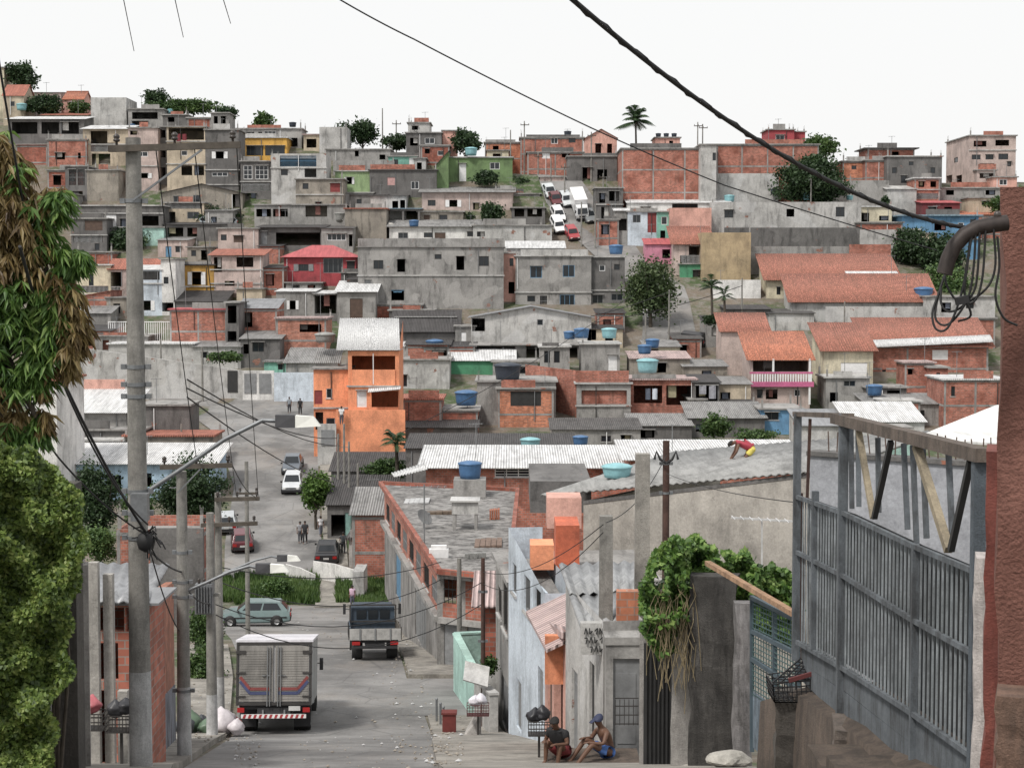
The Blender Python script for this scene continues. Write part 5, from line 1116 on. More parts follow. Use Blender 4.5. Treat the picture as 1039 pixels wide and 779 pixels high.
# ------------------------------------------------------------------ left near row
plan=[('stained grey compound wall under the hedge at the left edge',(52,530,22),(84,560,30),0)]
def left_row():
    m0=concrete_near((.40,.38,.36),.45,.8)
    # wall beneath the hedge, runs along the street
    A=Vector((at(45,560,17).x,17)); B=Vector((at(86,560,31).x,31)); t=(B-A).normalized(); L=(B-A).length; i=Vector((t.y,-t.x))*-1
    za,zc=at(60,545,17).z+.2, at(86,530,31).z; zb=-12
    root=empty('compound_wall',(A.x,A.y,zb),'tall stained grey compound wall beside the leafy hedge','wall'); q=MB(); W=lambda u,v,z:Vector((A.x+t.x*u+i.x*v,A.y+t.y*u+i.y*v,z))
    q.hexa([W(0,0,zb),W(L,0,zb),W(L,.3,zb),W(0,.3,zb)],[W(0,0,za),W(L,0,zc),W(L,.3,zc),W(0,.3,za)]); q.build('wall',m0,root)
    for u in (L*.45,L*.8):
        p=MB(); p.hexa([W(u,-.12,zb),W(u+.35,-.12,zb),W(u+.35,.0,zb),W(u,.0,zb)],[W(u,-.12,zc-.3),W(u+.35,-.12,zc-.3),W(u+.35,.0,zc-.3),W(u,.0,zc-.3)]); p.build('buttress',m0,root)
left_row()
LHN=H('dark open shed with a pale ribbed roof beside the big pole', 88,152,613,779,'brick','shedf',rm='s',rise=-.01,d=34,dep=1.4,w='o 92 612 126 640; o 128 606 148 640; o 96 652 120 690; Bg 92 700 118 775',n='open_shed',frame=False)
q=MB(); sheet(q,at(80,612,33.6),at(150,610,33.6),at(172,573,41),at(86,572,41),.2,.03); q.build('roof',SH['s'],LHN['root'])
LB=row_house('raw brick house whose long side faces the left pavement', (176,602,46),(147,603,34.5), 779,'brick','',4,roofk='none') if False else None
def side_wall(label, pn, pf, m, th=.2, name='brick_wall', top=None):
    a,b=at(*pn),at(*pf); zb=-15; A=Vector((a.x,a.y)); B=Vector((b.x,b.y)); t=(B-A).normalized(); L=(B-A).length; i=Vector((-t.y,t.x)); q=MB(); W=lambda u,v,z:(A.x+t.x*u+i.x*v,A.y+t.y*u+i.y*v,z)
    q.hexa([W(0,0,zb),W(L,0,zb),W(L,th,zb),W(0,th,zb)],[W(0,0,a.z),W(L,0,b.z),W(L,th,b.z),W(0,th,a.z)]); o=q.build(name,m,None,(A.x,A.y,zb)); return tag(o,label,'wall')
side_wall('red brick side wall with blackened foot along the left pavement',(150,608,34.2),(176,590,47),brickm((.40,.15,.09),(.16,.14,.12)))
side_wall('bluish blackened lower wall along the left pavement',(152,722,34.0),(178,694,46.8),concrete_near((.24,.25,.29),.8,1.2),.25,'plinth_wall')
# light concrete posts of the shed
for k,(px,y0,y1,d,lab) in enumerate(((95,570,779,33,'pale squared concrete post nearest the hedge wall'),(110,582,779,33.2,'pale concrete post second from the hedge wall'),(125,700,779,32.8,'short pale concrete post just left of the big pole'))):
    a,b=at(px,y0,d),at(px,y1,d); q=MB(); q.box(a.x-.09,a.x+.09,a.y-.09,a.y+.09,-10.5,a.z); o=q.build('concrete_post',concrete_near((.42,.40,.37),.3,1),None,(a.x,a.y,-10.5)); tag(o,lab,'post')
# footbridge parapets at the creek
def parapet(label, pts, th=.3, h=1.0, m='white'):
    q=MB(); P_=[at(*p) for p in pts]
    for a,b in zip(P_,P_[1:]): q.hexa([(a.x,a.y-th/2,a.z-h-.4),(b.x,b.y-th/2,b.z-h-.4),(b.x,b.y+th/2,b.z-h-.4),(a.x,a.y+th/2,a.z-h-.4)],[(a.x,a.y-th/2,a.z),(b.x,b.y-th/2,b.z),(b.x,b.y+th/2,b.z),(a.x,a.y+th/2,a.z)])
    o=q.build('bridge_parapet',mat(m),None,P_[0]-Vector((0,0,h))); return tag(o,label,'parapet')
parapet('left low white parapet of the footbridge',[(290,572,122),(305,576,121),(320,583,120)])
parapet('right long low white parapet of the footbridge',[(318,569,123),(340,572,121),(360,578,119),(367,580,117)])
q=MB(); a=at(363,576,114); q.box(a.x-.2,a.x+.5,a.y-1.5,a.y+1.5,-21.5,a.z); o=q.build('bridge_pier',mat('lgrey'),None,(a.x,a.y,-21.5)); tag(o,'grey end pier of the footbridge with dark slots','pier')

# ------------------------------------------------------------------ rooftop things, far hill
T=[(141,264,243,.9,'light blue tank on the pink roof house left of the pale blue house',TANKT),(207,298,234,.9,'dark blue tank on the terrace of the mustard house',TANKB),(241,252,243,.7,'blue tank under the small brown window of the pale beige house',TANKB),
 (297,129,283,.7,'dark tank alone on the grey skyline roof',TANKK),(478,158,262,1.1,'pale blue tank on the olive green house roof',TANKT),(441,356,203,1.2,'dark blue tank on the left above the green wall',TANKB),
 (590,343,192,1.0,'dark blue tank on the rooftop room, left of the flat turquoise one',TANKB),(618,343,191.5,1.0,'flat turquoise tank on the rooftop room with the white door',TANKT),(578,344,193,.8,'small blue tank furthest left on the brick parapet house',TANKB),
 (625,258,225,1.1,'bright blue tank on the dark stained block by the street tree',TANKB),(662,353,188,.9,'blue tank on the upper dirt slope roof',TANKB),(654,359,187,.9,'second blue tank on the lower dirt slope roof',TANKB),(657,378,180,1.3,'grey blue round tank under the tarpaulins',TANKT),
 (515,386,176,1.6,'low black tank on the dark boxy house',TANKK),(473,411,170,1.3,'deep blue tank on the dark red brick annex',TANKB),(740,205,250,.9,'blue tank on the long white roofed row house',TANKT),(820,203,249,1.0,'pale blue tank on the grey building in front of the dark tree',TANKT),
 (786,197,252,.7,'black tank at the left foot of the dark round tree',TANKK),(862,203,250,.6,'small teal tank right of the dark round tree',TANKT),(937,304,218,1.4,'blue tank on two brick legs above the second tiled roof',TANKB),
 (538,457,131,.88,'large pale turquoise tank standing on the long ribbed roof',TANKT),(589,452,136,.72,'dark blue tank at the right end of the long ribbed roof',TANKB),(887,401,178,1.0,'bright blue tank beside the grey stained house',TANKB),
 (794,133,270,.5,'small grey tank on the red skyline cube',TANKG),(668,139,270,.5,'first black tank on the pink rooftop cube',TANKK),(676,139,270,.5,'middle black tank on the pink rooftop cube',TANKK),(684,139,270,.5,'last black tank on the pink rooftop cube',TANKK),
 (576,138,279,.7,'dark tank on the skyline brick house by the hill road',TANKK),(134,131,281,.7,'dark blue drum in the grey open rooftop room',TANKB),(22,112,286,1.0,'blue tank below the orange tiled house at far left',TANKT),(173,115,285,.6,'blue tank beside the bushes on the left skyline',TANKT),
 (420,230,236,.8,'blue tank in front of the long low white house',TANKB),(345,225,250,1.2,'pale metal tank on the grey terrace house',TANKG)]
for (px,py,d,r,lab,m) in T:
    p=at(px,py,d); legs=1.0 if 'legs' in lab else 0
    tank(p-Vector((0,0,legs)), r*.82, lab, m, None, legs)

# junk on the flat brick roof
for k,(u,v,w,l,h,lab,c_) in enumerate(((.35,.62,1.6,.5,.12,'pile of old planks on the flat brick roof',(.16,.12,.09)),(.78,.3,1.2,2.2,.06,'rusty loose sheet lying on the flat brick roof',(.2,.14,.11)),(.2,.78,1.3,1.8,.05,'pale sheet lying on the far end of the flat brick roof',(.5,.5,.5)),(.85,.6,.5,.5,.45,'stack of spare bricks on the flat brick roof',(.4,.15,.09)),(.6,.14,.9,.3,.2,'row of grey blocks at the front of the flat brick roof',(.25,.25,.24)))):
    p=on_cb(u,v); q=MB(); n_=5
    for j in range(n_): x=p.x-w/2+w*j/n_; q.box(x+.01,x+w/n_-.01,p.y-l/2+.05*(j%2),p.y+l/2+.08*(j%3),p.z+.004*j,p.z+h+.012*j)
    o=q.build(('plank_pile','loose_sheet','loose_sheet','brick_stack','block_row')[k],plain(c_,.9,var=.45,sc=6),None,p); tag(o,lab,('planks','sheet','sheet','bricks','blocks')[k])
# ------------------------------------------------------------------ vegetation
GREEN = [(.012,.028,.008),(.03,.065,.015),(.065,.12,.03),(.11,.17,.05)]
DARKG = [(.008,.018,.008),(.018,.040,.014),(.035,.07,.024),(.06,.10,.04)]
def leaf_cloud(mb, c, rad, n, size, R_, aspect=1.6, droop=0, shell=.55, lob=5, flat=1):
    """leaf faces gathered in clumps through an uneven volume"""
    c = Vector(c); rx, ry, rz = rad; clumps = []
    for k in range(max(6, int(lob*10))):
        while True:
            p = Vector((R_.uniform(-1,1), R_.uniform(-1,1), R_.uniform(-1,1)))
            if shell < p.length < 1: break
        s = .72+.35*noise.noise(p*1.7+c*.37)
        clumps.append((Vector((p.x*rx*s, p.y*ry*s, p.z*rz*s)), R_.uniform(.22,.42)))
    clumps += [(q*.45, .42) for q, _ in clumps[::2]]
    vs, fs = [], []
    for i in range(n):
        q, r = clumps[i % len(clumps)]
        g = Vector((R_.gauss(0,.5), R_.gauss(0,.5), R_.gauss(0,.42)))
        p = c+q+Vector((g.x*rx*r, g.y*ry*r, g.z*rz*r))
        nrm = Vector((R_.gauss(0,1), R_.gauss(0,1), R_.gauss(.6,1))).normalized()
        a = nrm.orthogonal().normalized(); a.rotate(Matrix.Rotation(R_.uniform(0,2*PI), 3, nrm))
        if droop: a = (a*(1-droop)+Vector((0,0,-droop))+Vector((R_.gauss(0,.15),R_.gauss(0,.15),0))).normalized(); nrm = (nrm-a*nrm.dot(a)).normalized()
        b = nrm.cross(a); s = size*R_.uniform(.6,1.3); w = s/aspect
        k = len(vs); vs += [p-a*s*.5, p+b*w*.5+nrm*s*.06, p+a*s*.5, p-b*w*.5+nrm*s*.06]; fs.append((k,k+1,k+2,k+3))
    mb.add(vs, fs)
def limb(mb, a, b, r0, r1, R_, n=5, wob=.12):
    a, b = Vector(a), Vector(b); L = (b-a).length; P_ = []
    for i in range(n+1):
        k = i/n; P_.append(a.lerp(b,k)+Vector((R_.gauss(0,wob),R_.gauss(0,wob),0))*L*.12*(k*(1-k)*4))
    mb.tube(P_, [r0+(r1-r0)*i/n for i in range(n+1)], 7); return P_
BARK = plain((.085,.07,.055), .95, var=.5, sc=6, name='bark')
def tree(label, x0, x1, yt, yb, d, cols=None, dens=1.0, trunk=.28, name='leafy_tree', cat='tree', group=None, size=None, ground=None, flat=1.0, lsize=1.0):
    R_ = random.Random(hash(label) & 0xffff if False else sum(map(ord, label)))
    a, b = at(x0,yt,d), at(x1,yb,d); cx = (a.x+b.x)/2; rx = (b.x-a.x)/2; H_ = a.z-b.z; tz = b.z
    g = Zt(cx, d) if ground is None else ground; g = min(g, tz+.2*H_)
    root = empty(name, (cx,d,g), label, cat, group)
    cz0 = tz+H_*trunk; rz = (a.z-cz0)/2; cc = Vector((cx, d, cz0+rz))
    m = MB(); top = limb(m, (cx,d,g-.2), (cx,d,cc.z), .05*rx+.06, .03*rx+.03, R_)
    for i in range(6):
        an = 2*PI*i/6+R_.uniform(-.3,.3); s = top[2+i%3]
        limb(m, s, cc+Vector((math.cos(an)*rx*.7, math.sin(an)*rx*.6, rz*R_.uniform(-.2,.7))), .025*rx+.02, .012, R_, 4)
    m.build('trunk', BARK, root)
    s = size or max(.16, min(.6, d/1800*3.4))*lsize; n = int(dens*13*(rx*2*rz*2)/(s*s*.5)); n = max(300, min(26000, n))
    q = MB(); leaf_cloud(q, cc, (rx,rx*.85,rz), n, s, R_, lob=5)
    q.build('crown', leafm(cols or GREEN, sc=1.2/max(1,rx)*1.6), root); return root
def bush(label, x0, x1, yt, yb, d, cols=None, dens=1.0, group=None, name='bush', cat='bush', size=None, z=None):
    R_ = random.Random(sum(map(ord, label))); a, b = at(x0,yt,d), at(x1,yb,d); cx = (a.x+b.x)/2; rx = (b.x-a.x)/2; rz = (a.z-b.z)/2; cc = Vector((cx,d,(a.z+b.z)/2))
    s = size or max(.12, min(.5, d/1800*3)); n = max(300, min(20000, int(dens*12*(4*rx*rz)/(s*s*.5))))
    q = MB(); leaf_cloud(q, cc, (rx,min(rx,3)*.8,rz), n, s, R_, lob=4); o = q.build(name, leafm(cols or GREEN, sc=.8/max(.6,rx)*2), None, (cx,d,b.z)); return tag(o, label, cat, group)
def palm(label, px, yt, yb, d, wpx, nf=16, cols=None, trunk_r=.16, name='palm_tree'):
    R_ = random.Random(px); top = at(px, yt, d); bot = at(px, yb, d); r = wpx/2/F*d; g = min(Zt(top.x,d), bot.z); root = empty(name, (top.x,d,g), label, 'palm')
    hub = Vector((top.x, d, top.z-r*.45)); m = MB(); m.tube([(top.x,d,g-.2),(top.x+.1,d,(g+hub.z)/2),hub], [trunk_r*1.3,trunk_r,trunk_r*.8], 8); m.build('trunk', BARK, root)
    q = MB()
    for i in range(nf):
        an = 2*PI*i/nf+R_.uniform(-.2,.2); up = R_.uniform(-.1,1.9); pts = []; n = 9; d0 = Vector((math.cos(an), math.sin(an), 0))
        for k in range(n+1):
            u = k/n; pts.append(hub+d0*(r*1.05*u*(1-.33*max(0,up)))+Vector((0,0,r*(up*1.15*u-(.35+up*.55)*u*u))))
        for k in range(n):
            a, b = pts[k], pts[k+1]; dr = (b-a).normalized(); sd_ = dr.cross(Vector((0,0,1))).normalized(); wl = r*.34*math.sin(PI*min(1,(k+.8)/n*.93)+.1)
            for j in range(3):
                c = a.lerp(b, j/3)
                for s in (-1,1):
                    tip = c+sd_*s*wl*.8+dr*wl*.55-Vector((0,0,wl*.45)); q.add([c, c+dr*r*.045, tip], [(0,1,2)])
    q.build('crown', leafm(cols or DARKG, sc=.6), root); return root
GR='trees on the hillside'
tree('round dark tree on the far left skyline',2,43,61,96,296,DARKG,trunk=.1,group=GR)
bush('dark bush in front of the open skyline shed, far left',24,66,93,119,288,DARKG,1.3)
bush('lighter bush left of the pale grey block on the skyline',67,93,99,119,289,GREEN)
tree('feathery tree above the bushes at the left skyline',143,173,87,116,290,DARKG,trunk=.15,group=GR)
bush('long bright green scrub on the skyline left of the yellow house',148,226,99,118,286.5,GREEN,1.2)
bush('dark rounded bush at the right end of the skyline scrub',218,244,106,124,286,DARKG)
tree('small pale green tree behind the long grey skyline house',254,280,112,134,286,GREEN,trunk=.1,group=GR)
tree('very dark round tree in front of the pale grey skyline wall, left half',331,362,124,153,277,DARKG,trunk=.05,group=GR)
tree('tallest dark round tree of the skyline clump',350,385,117,152,278.5,DARKG,trunk=.05,group=GR)
bush('low dark shrub row right of the tall skyline clump',382,428,135,153,279,DARKG,1.2)
tree('dark round tree behind the olive green house',454,492,128,160,270,DARKG,trunk=.08,group=GR)
bush('small tree top in front of the olive green house',478,508,172,190,259,DARKG,1.2)
bush('dark garden bush right of the olive green house',519,538,178,196,262,DARKG,1.2)
tree('dark round tree beside the long taupe bungalow',484,515,202,238,248,DARKG,trunk=.15,group=GR)
bush('small dark shrub at the bungalow wall',471,482,215,225,250,DARKG)
tree('dark tree in the yard left of the big utility pole wall',106,158,229,264,243,DARKG,1.0,trunk=.1,group=GR)
tree('dark shrubby tree behind the pinkish two storey house',136,162,174,200,262,DARKG,trunk=.1,group=GR)
bush('long dark hedge over the two parked hillside cars',186,250,208,232,251,DARKG,.8)
bush('green weeds on top of the whitewashed stone wall',207,248,354,370,190,GREEN)
bush('fresh green bush by the mango tree on the far slope',82,104,326,350,217,GREEN)
tree('big dark round tree behind the long pale building',785,864,156,212,249,DARKG,3.0,trunk=.0,group=GR)
tree('light green tree behind the right brick grid',806,853,134,168,262,GREEN,trunk=.1,group=GR)
tree('wide dark green tree mass below the sky blue house, left half',901,948,226,276,236,DARKG,1.2,trunk=.0,group=GR)
tree('dark green tree right half below the sky blue house',930,982,232,290,234,DARKG,1.2,trunk=.0,group=GR)
bush('bright banana like plants behind the brick gable roof',920,990,268,330,228,[(.02,.05,.012),(.05,.10,.03),(.10,.17,.05),(.16,.24,.08)],1.1)
bush('small olive tree behind the rough red pillar',1000,1030,196,218,247,GREEN)
bush('small bush left of the awning house',893,903,197,210,250,DARKG)
palm('tall coconut palm on the skyline beside the brick warehouse',645,114,160,268,42,30)
palm('low palm at the corner left of the whitewashed wall',722,284,330,208,34,14)
palm('second shorter palm against the whitewashed wall',735,295,330,205,26,12)
bush('clipped shrub at the palms near the parked black car',712,732,318,332,203,DARKG)
tree('big sprawling grey green street tree beside the blue barred house',628,692,258,352,214,[(.025,.04,.018),(.045,.075,.028),(.08,.12,.045),(.12,.16,.07)],.7,trunk=.25,name='street_tree')
tree('clipped round street tree on the right pavement of the far road',303,338,473,536,137,[(.02,.05,.01),(.05,.10,.02),(.09,.17,.03),(.15,.24,.06)],1.3,trunk=.22,name='street_tree')
palm('bushy palm beside the lower orange wall',402,440,500,141,46,16,DARKG)
bush('dark scrub under the bushy palm',366,418,462,492,143,GREEN,1.1)
bush('round bright bush among the low roofs right of centre',708,744,418,448,160,GREEN,1.3)
bush('weedy strip right of the round bright bush',740,792,434,450,158,GREEN,.9)
tree('dark mango like tree beside the light blue house',152,236,463,548,120,DARKG,1.3,trunk=.1,name='garden_tree')
tree('dark garden tree left of the big pole behind the hedge',72,124,470,560,112,DARKG,1.2,trunk=.1,name='garden_tree')
bush('banana leaves in the garden between big pole and brick house',84,122,530,575,104,[(.02,.05,.012),(.05,.10,.03),(.10,.17,.05),(.16,.24,.08)],1.1)
bush('pale scrub beside the pole crossarm in the far garden',118,160,490,540,116,GREEN,.9)
bush('creeper bush on the left pavement behind the poles',186,228,608,668,76,GREEN,1.2)
bush('lower creeper bush beside the box truck',184,232,650,712,66,GREEN,1.1)
bush('potted greenery in the mint walled corner yard',484,506,664,690,54,GREEN,1.1,size=.1)
bush('tall grass clump on the creek bank',262,300,584,616,113.5,[(.02,.05,.012),(.04,.09,.02),(.07,.13,.03),(.11,.18,.05)],1.3,name='grass_clump')
# grass on the creek banks
def grass_patch(label, quads, n, h, cols):
    R_ = random.Random(n); q = MB(); vs, fs = [], []
    for _ in range(n):
        (xa, xb, da, db) = R_.choice(quads); d = R_.uniform(da, db); x = X(R_.uniform(xa, xb), d); z = Zt(x, d)+.02; an = R_.uniform(0, PI); w = .05+d*.0004; hh = h*R_.uniform(.4,1.3); dx, dy = math.cos(an)*w, math.sin(an)*w; k = len(vs)
        vs += [(x-dx,d-dy,z),(x+dx,d+dy,z),(x+R_.gauss(0,.25*hh),d+R_.gauss(0,.25*hh),z+hh)]; fs.append((k,k+1,k+2))
    q.add(vs, fs); o = q.build('grass', leafm(cols, sc=.5), None); return tag(o, label, None, None, 'stuff')
GRC=[(.02,.045,.01),(.045,.09,.02),(.08,.14,.035),(.13,.19,.06)]
grass_patch('uneven grass on the creek banks and verges', [(236,322,112,124),(236,318,112.5,118),(340,400,112,121),(362,398,106,114),(200,232,113,122)], 26000, .55, GRC)
0 and bank('dark stone creek edge behind the green grass bank',225,322,587,600,'dgrey',.3,d=111.6,n='creek_wall')

# ------------------------------------------------------------------ vehicles (built at the origin, nose towards +Y)
RUB = plain((.02,.02,.02), .8, var=.2, name='rubber'); CHR = plain((.45,.45,.45), .35, .7, name='rim_metal'); BLK = plain((.025,.025,.027), .7, name='black_plastic')
HL = plain((.75,.75,.72), .15, var=.05, name='lamp_glass'); TLR = plain((.35,.02,.02), .25, var=.1, name='red_lamp'); PLATE = plain(C(190,190,188), .5, var=.1, name='plate')
def paint(col): return plain(col, .42, 0, .18, 2, 'car_paint', .15 if max(col) < .1 else .35)
def wheel(root, x, y, r, w=.18):
    q = MB(); s = 1 if x > 0 else -1
    q.lathe((x-w/2*1, y, r), [(r*.55,0),(r*.95,0),(r,w*.2),(r,w*.8),(r*.95,w),(r*.55,w)], 20, 'X'); t = q.build('wheel', RUB, root)
    q = MB(); xx = x+s*(w/2+.004)
    q.lathe((xx, y, r), [(r*.6,0),(r*.56,-.03*s),(r*.2,-.015*s),(.001,-.01*s)], 16, 'X'); q.build('rim', CHR, t)
def car(label, col, L=3.9, W=1.64, H_=1.38, kind='hatch', group='cars parked along the roads', roofc=None, near=False):
    root = local_empty('parked_car', label, 'car', group); hw = W/2; belt = H_*.62; rw = .29
    if kind == 'hatch': roof = [(-L*.47,belt),(-L*.36,H_*.97),(L*.08,H_),(L*.25,belt)]; hood = [(L*.25,belt),(L*.46,H_*.50)]; tail = [(-L*.485,belt*.98)]
    elif kind == 'sedan': roof = [(-L*.33,belt),(-L*.20,H_*.97),(L*.08,H_),(L*.24,belt)]; hood = [(L*.24,belt),(L*.47,H_*.50)]; tail = [(-L*.49,belt*.98),(-L*.33,belt)]
    else: roof = [(-L*.485,belt),(-L*.45,H_*.98),(L*.12,H_),(L*.26,belt)]; hood = [(L*.26,belt),(L*.46,H_*.54)]; tail = [(-L*.49,belt*.98)]
    # body: cross sections along the length
    S = [(-L/2, .32, belt*.62, .90), (-L*.49, .26, tail[0][1]*.97, .96), (-L*.40, .20, belt, 1), (-L*.1, .19, belt, 1), (L*.2, .19, belt, 1), (L*.27, .2, belt*.985, .99), (L*.42, .22, H_*.545, .95), (L*.48, .28, H_*.47, .88), (L/2, .34, H_*.38, .80)]
    q = MB(); vs = []; fs = []; ring = 8
    for (y, zl, zh, k) in S:
        w = hw*k; zm = zl+(zh-zl)*.55
        vs += [(-w*.9,y,zl),(-w,y,zl+.1),(-w*1.0,y,zm),(-w*.93,y,zh),(w*.93,y,zh),(w*1.0,y,zm),(w,y,zl+.1),(w*.9,y,zl)]
    for i in range(len(S)-1):
        for k in range(ring): fs.append((i*ring+k, (i+1)*ring+k, (i+1)*ring+(k+1)%ring, i*ring+(k+1)%ring))
    fs += [tuple(range(ring)), tuple((len(S)-1)*ring+k for k in range(ring))[::-1]]; q.add(vs, fs, False)
    # cabin
    (yr0,z0),(yr1,z1),(yf1,z2),(yf0,z3) = roof; wb, wt = hw*.92, hw*.74
    q.add([(-wb,yr0,z0-.02),(wb,yr0,z0-.02),(wb,yf0,z3-.02),(-wb,yf0,z3-.02),(-wt,yr1,z1),(wt,yr1,z1),(wt,yf1,z2),(-wt,yf1,z2)], [(0,1,5,4),(2,3,7,6),(4,5,6,7),(1,2,6,5),(3,0,4,7)])
    b = q.build('body', paint(col), root)
    md = b.modifiers.new('b', 'BEVEL'); md.width = .05; md.segments = 3; md.limit_method = 'ANGLE'; md.angle_limit = R(25)
    def patch(nm, P4, a0, a1, b0, b1, m, off=.012):
        A_, B_, C_, D_ = map(Vector, P4)            # A-B bottom, D-C top
        f = lambda u, v: (A_.lerp(B_,u)).lerp(D_.lerp(C_,u), v)
        n = (B_-A_).cross(D_-A_).normalized()
        if n.dot(f(.5,.5)-Vector((0,0,H_*.4))) < 0: n = -n
        g = MB(); P4_ = [f(a0,b0),f(a1,b0),f(a1,b1),f(a0,b1)]; g.hexa([p-n*.01 for p in P4_], [p+n*off for p in P4_]); return g.build(nm, m, root)
    G_ = glassm()
    patch('rear_window', [(-wb,yr0,z0),(wb,yr0,z0),(wt,yr1,z1),(-wt,yr1,z1)], .1,.9,.16,.86, G_)
    patch('windscreen', [(-wb,yf0,z3),(wb,yf0,z3),(wt,yf1,z2),(-wt,yf1,z2)], .07,.93,.08,.9, G_)
    for s in (-1,1):
        pan = [(s*wb,yr0,z0),(s*wb,yf0,z3),(s*wt,yf1,z2),(s*wt,yr1,z1)]
        patch('side_window', pan, .12,.50,.12,.86, G_); patch('side_window', pan, .54,.90,.12,.86, G_)
        g = MB(); g.bar((s*hw*1.005,-L*.45,belt*.6),(s*hw*1.005,L*.42,belt*.6),.025,.07); g.build('side_trim', BLK, root)
        g = MB(); g.box(*sorted((s*hw*.98,s*(hw+.14))), L*.2,L*.225, belt*.95,belt*1.1); g.build('wing_mirror', BLK, root)
        g = MB(); g.box(*sorted((s*hw*.55,s*hw*.9)), -L/2-.02,-L*.47, belt*.66,belt*.88); g.build('tail_light', TLR, root)
        g = MB(); g.box(*sorted((s*hw*.42,s*hw*.78)), L*.47,L/2+.0, H_*.38,H_*.47); g.build('headlight', HL, root)
        for y in (-L*.31, L*.33):
            g = MB(); g.lathe((s*hw*.96+s*.0,y,rw), [(.001,s*.036),(rw*1.2,s*.036),(rw*1.22,-s*.04)], 20, 'X'); g.build('wheel_arch', BLK, root)
            wheel(root, s*(hw-.045), y, rw)
    for y, z in ((-L/2-.02,.42),(L/2+.02,.40)):
        g = MB(); yy = sorted((y, y-.1 if y > 0 else y+.1)); g.box(-hw*.92,hw*.92,yy[0],yy[1],z-.12,z+.1); g.build('bumper', BLK, root)
    g = MB(); g.box(-.2,.2,-L/2-.045,-L/2-.02,.52,.66); g.build('licence_plate', PLATE, root)
    g = MB(); g.box(-.45,.45,L*.475,L/2+.01,H_*.39,H_*.46); g.build('grille', BLK, root)
    return root
def place(o, px, py, d=None, az=0, z=None, tilt=True):
    d = d or DY(py); x = X(px, d); zz = Zt(x, d)+.04 if z is None else z; sl = math.atan((Zt(x,d+1.5)-Zt(x,d-1.5))/3) if tilt else 0
    o.location = (x, d, zz); o.rotation_euler = Matrix.Rotation(sl,4,'X').to_3x3().__matmul__(Matrix.Rotation(az,3,'Z')).to_euler(); return o
ST = R(9.5)     # the street heads slightly left
place(car('pale green two door hatchback seen from the side, parked across by the grass', C(112,140,140), 3.95,1.62,1.36,'hatch'),256,634,97,R(95),tilt=False).location.z=Zt(X(256,97),97)+.1
place(car('dark red hatchback seen from behind at the left of the far road', C(110,26,40), 3.7,1.6,1.42,'hatch'),244,558,132,ST)
place(car('black sedan parked at the right kerb by the footbridge', C(38,38,42), 4.1,1.68,1.38,'sedan'),331,571,129,R(3))
place(car('silver hatchback parked at the right kerb of the far road', C(196,200,204), 3.8,1.64,1.42,'hatch'),296,495,149,PI+R(2))
place(car('dark blue grey car parked ahead of the silver hatchback', C(90,100,112), 3.9,1.64,1.4,'sedan'),296,478,155,PI+R(2))
place(car('small grey car half hidden left behind the dark red hatchback', C(170,176,180), 3.7,1.6,1.4,'hatch'),228,540,137,ST)
UPc=[('red and white hatchback parked lowest on the hill road',C(190,40,46),580,241,'hatch',0),('white car behind the red hatchback on the hill road',C(225,225,225),566,233,'wagon',0),('second white car parked on the hill road kerb',C(215,215,215),566,222,'hatch',0),
 ('dark red car parked near the top of the hill road',C(110,30,36),563,206,'sedan',0),('silver sedan furthest up the hill road',C(190,196,198),557,198,'sedan',0),('pale car beside the white box lorry',C(190,196,198),574,207,'hatch',0),('grey car just below the white box lorry',C(120,124,126),597,223,'sedan',0)]
for lab,c,px,py,k,az in UPc: place(car(lab,c,kind=k,group='cars parked along the hill road'),px,py,None,PI+R(12))
place(car('black people carrier parked by the palms', C(30,30,34),4.3,1.75,1.65,'wagon'),697,322,207,R(70))
place(car('white estate car in the junk yard beside the big grey block', C(205,205,202),4.0,1.65,1.4,'wagon'),476,303,None,R(60),z=at(476,309,226).z).location.y=228
place(car('dark old car on the junk yard roof left of the white estate', C(110,108,104),4.0,1.65,1.4,'sedan'),446,303,None,R(70),z=at(446,309,226).z).location.y=228
place(car('pale blue car under the hillside hedge', C(190,205,215),3.8,1.6,1.4,'hatch'),211,229,250,R(60))
place(car('silver car right of the pale blue one under the hedge', C(170,176,180),3.8,1.6,1.4,'hatch'),228,230,249.6,R(75))
# white box lorry on the hill road, seen from the front
def lorry_far():
    root = local_empty('box_lorry','white box lorry facing downhill on the hill road','lorry'); w=1.1; q=MB()
    q.box(-w,w,-4.2,1.0,.9,3.2); q.build('cargo_box',paint(C(225,225,225)),root)
    q=MB(); q.add([(-.98,1.1,.5),(.98,1.1,.5),(.98,3.0,.5),(-.98,3.0,.5),(-.98,1.1,2.4),(.98,1.1,2.4),(.9,2.3,2.4),(-.9,2.3,2.4),(.98,2.95,1.35),(-.98,2.95,1.35)],[(0,3,2,1),(0,1,5,4),(4,5,6,7),(3,9,8,2),(9,7,6,8),(1,2,8,6,5),(0,4,7,9,3)]); q.build('cab',paint(C(220,222,224)),root)
    q=MB(); q.quad((-.85,2.93,1.45),(.85,2.93,1.45),(.8,2.38,2.25),(-.8,2.38,2.25)); 
    for v in range(4): q.v[v]+=Vector((0,.03,.02))
    q.build('windscreen',glassm(),root)
    q=MB(); q.box(-1,1,2.95,3.12,.45,.75); q.build('bumper',BLK,root); q=MB(); q.box(-.55,.55,2.96,3.0,.85,1.15); q.build('grille',BLK,root)
    for s in (-1,1):
        q=MB(); q.box(*sorted((s*.62,s*.9)),2.96,3.02,.88,1.1); q.build('headlight',HL,root)
        q=MB(); q.bar((s*.95,2.7,1.9),(s*1.2,2.75,1.9),.03); q.box(*sorted((s*1.12,s*1.3)),2.72,2.77,1.6,2.1); q.build('wing_mirror',BLK,root)
        for y in (2.2,-2.6): wheel(root,s*.88,y,.42,.24)
    return root
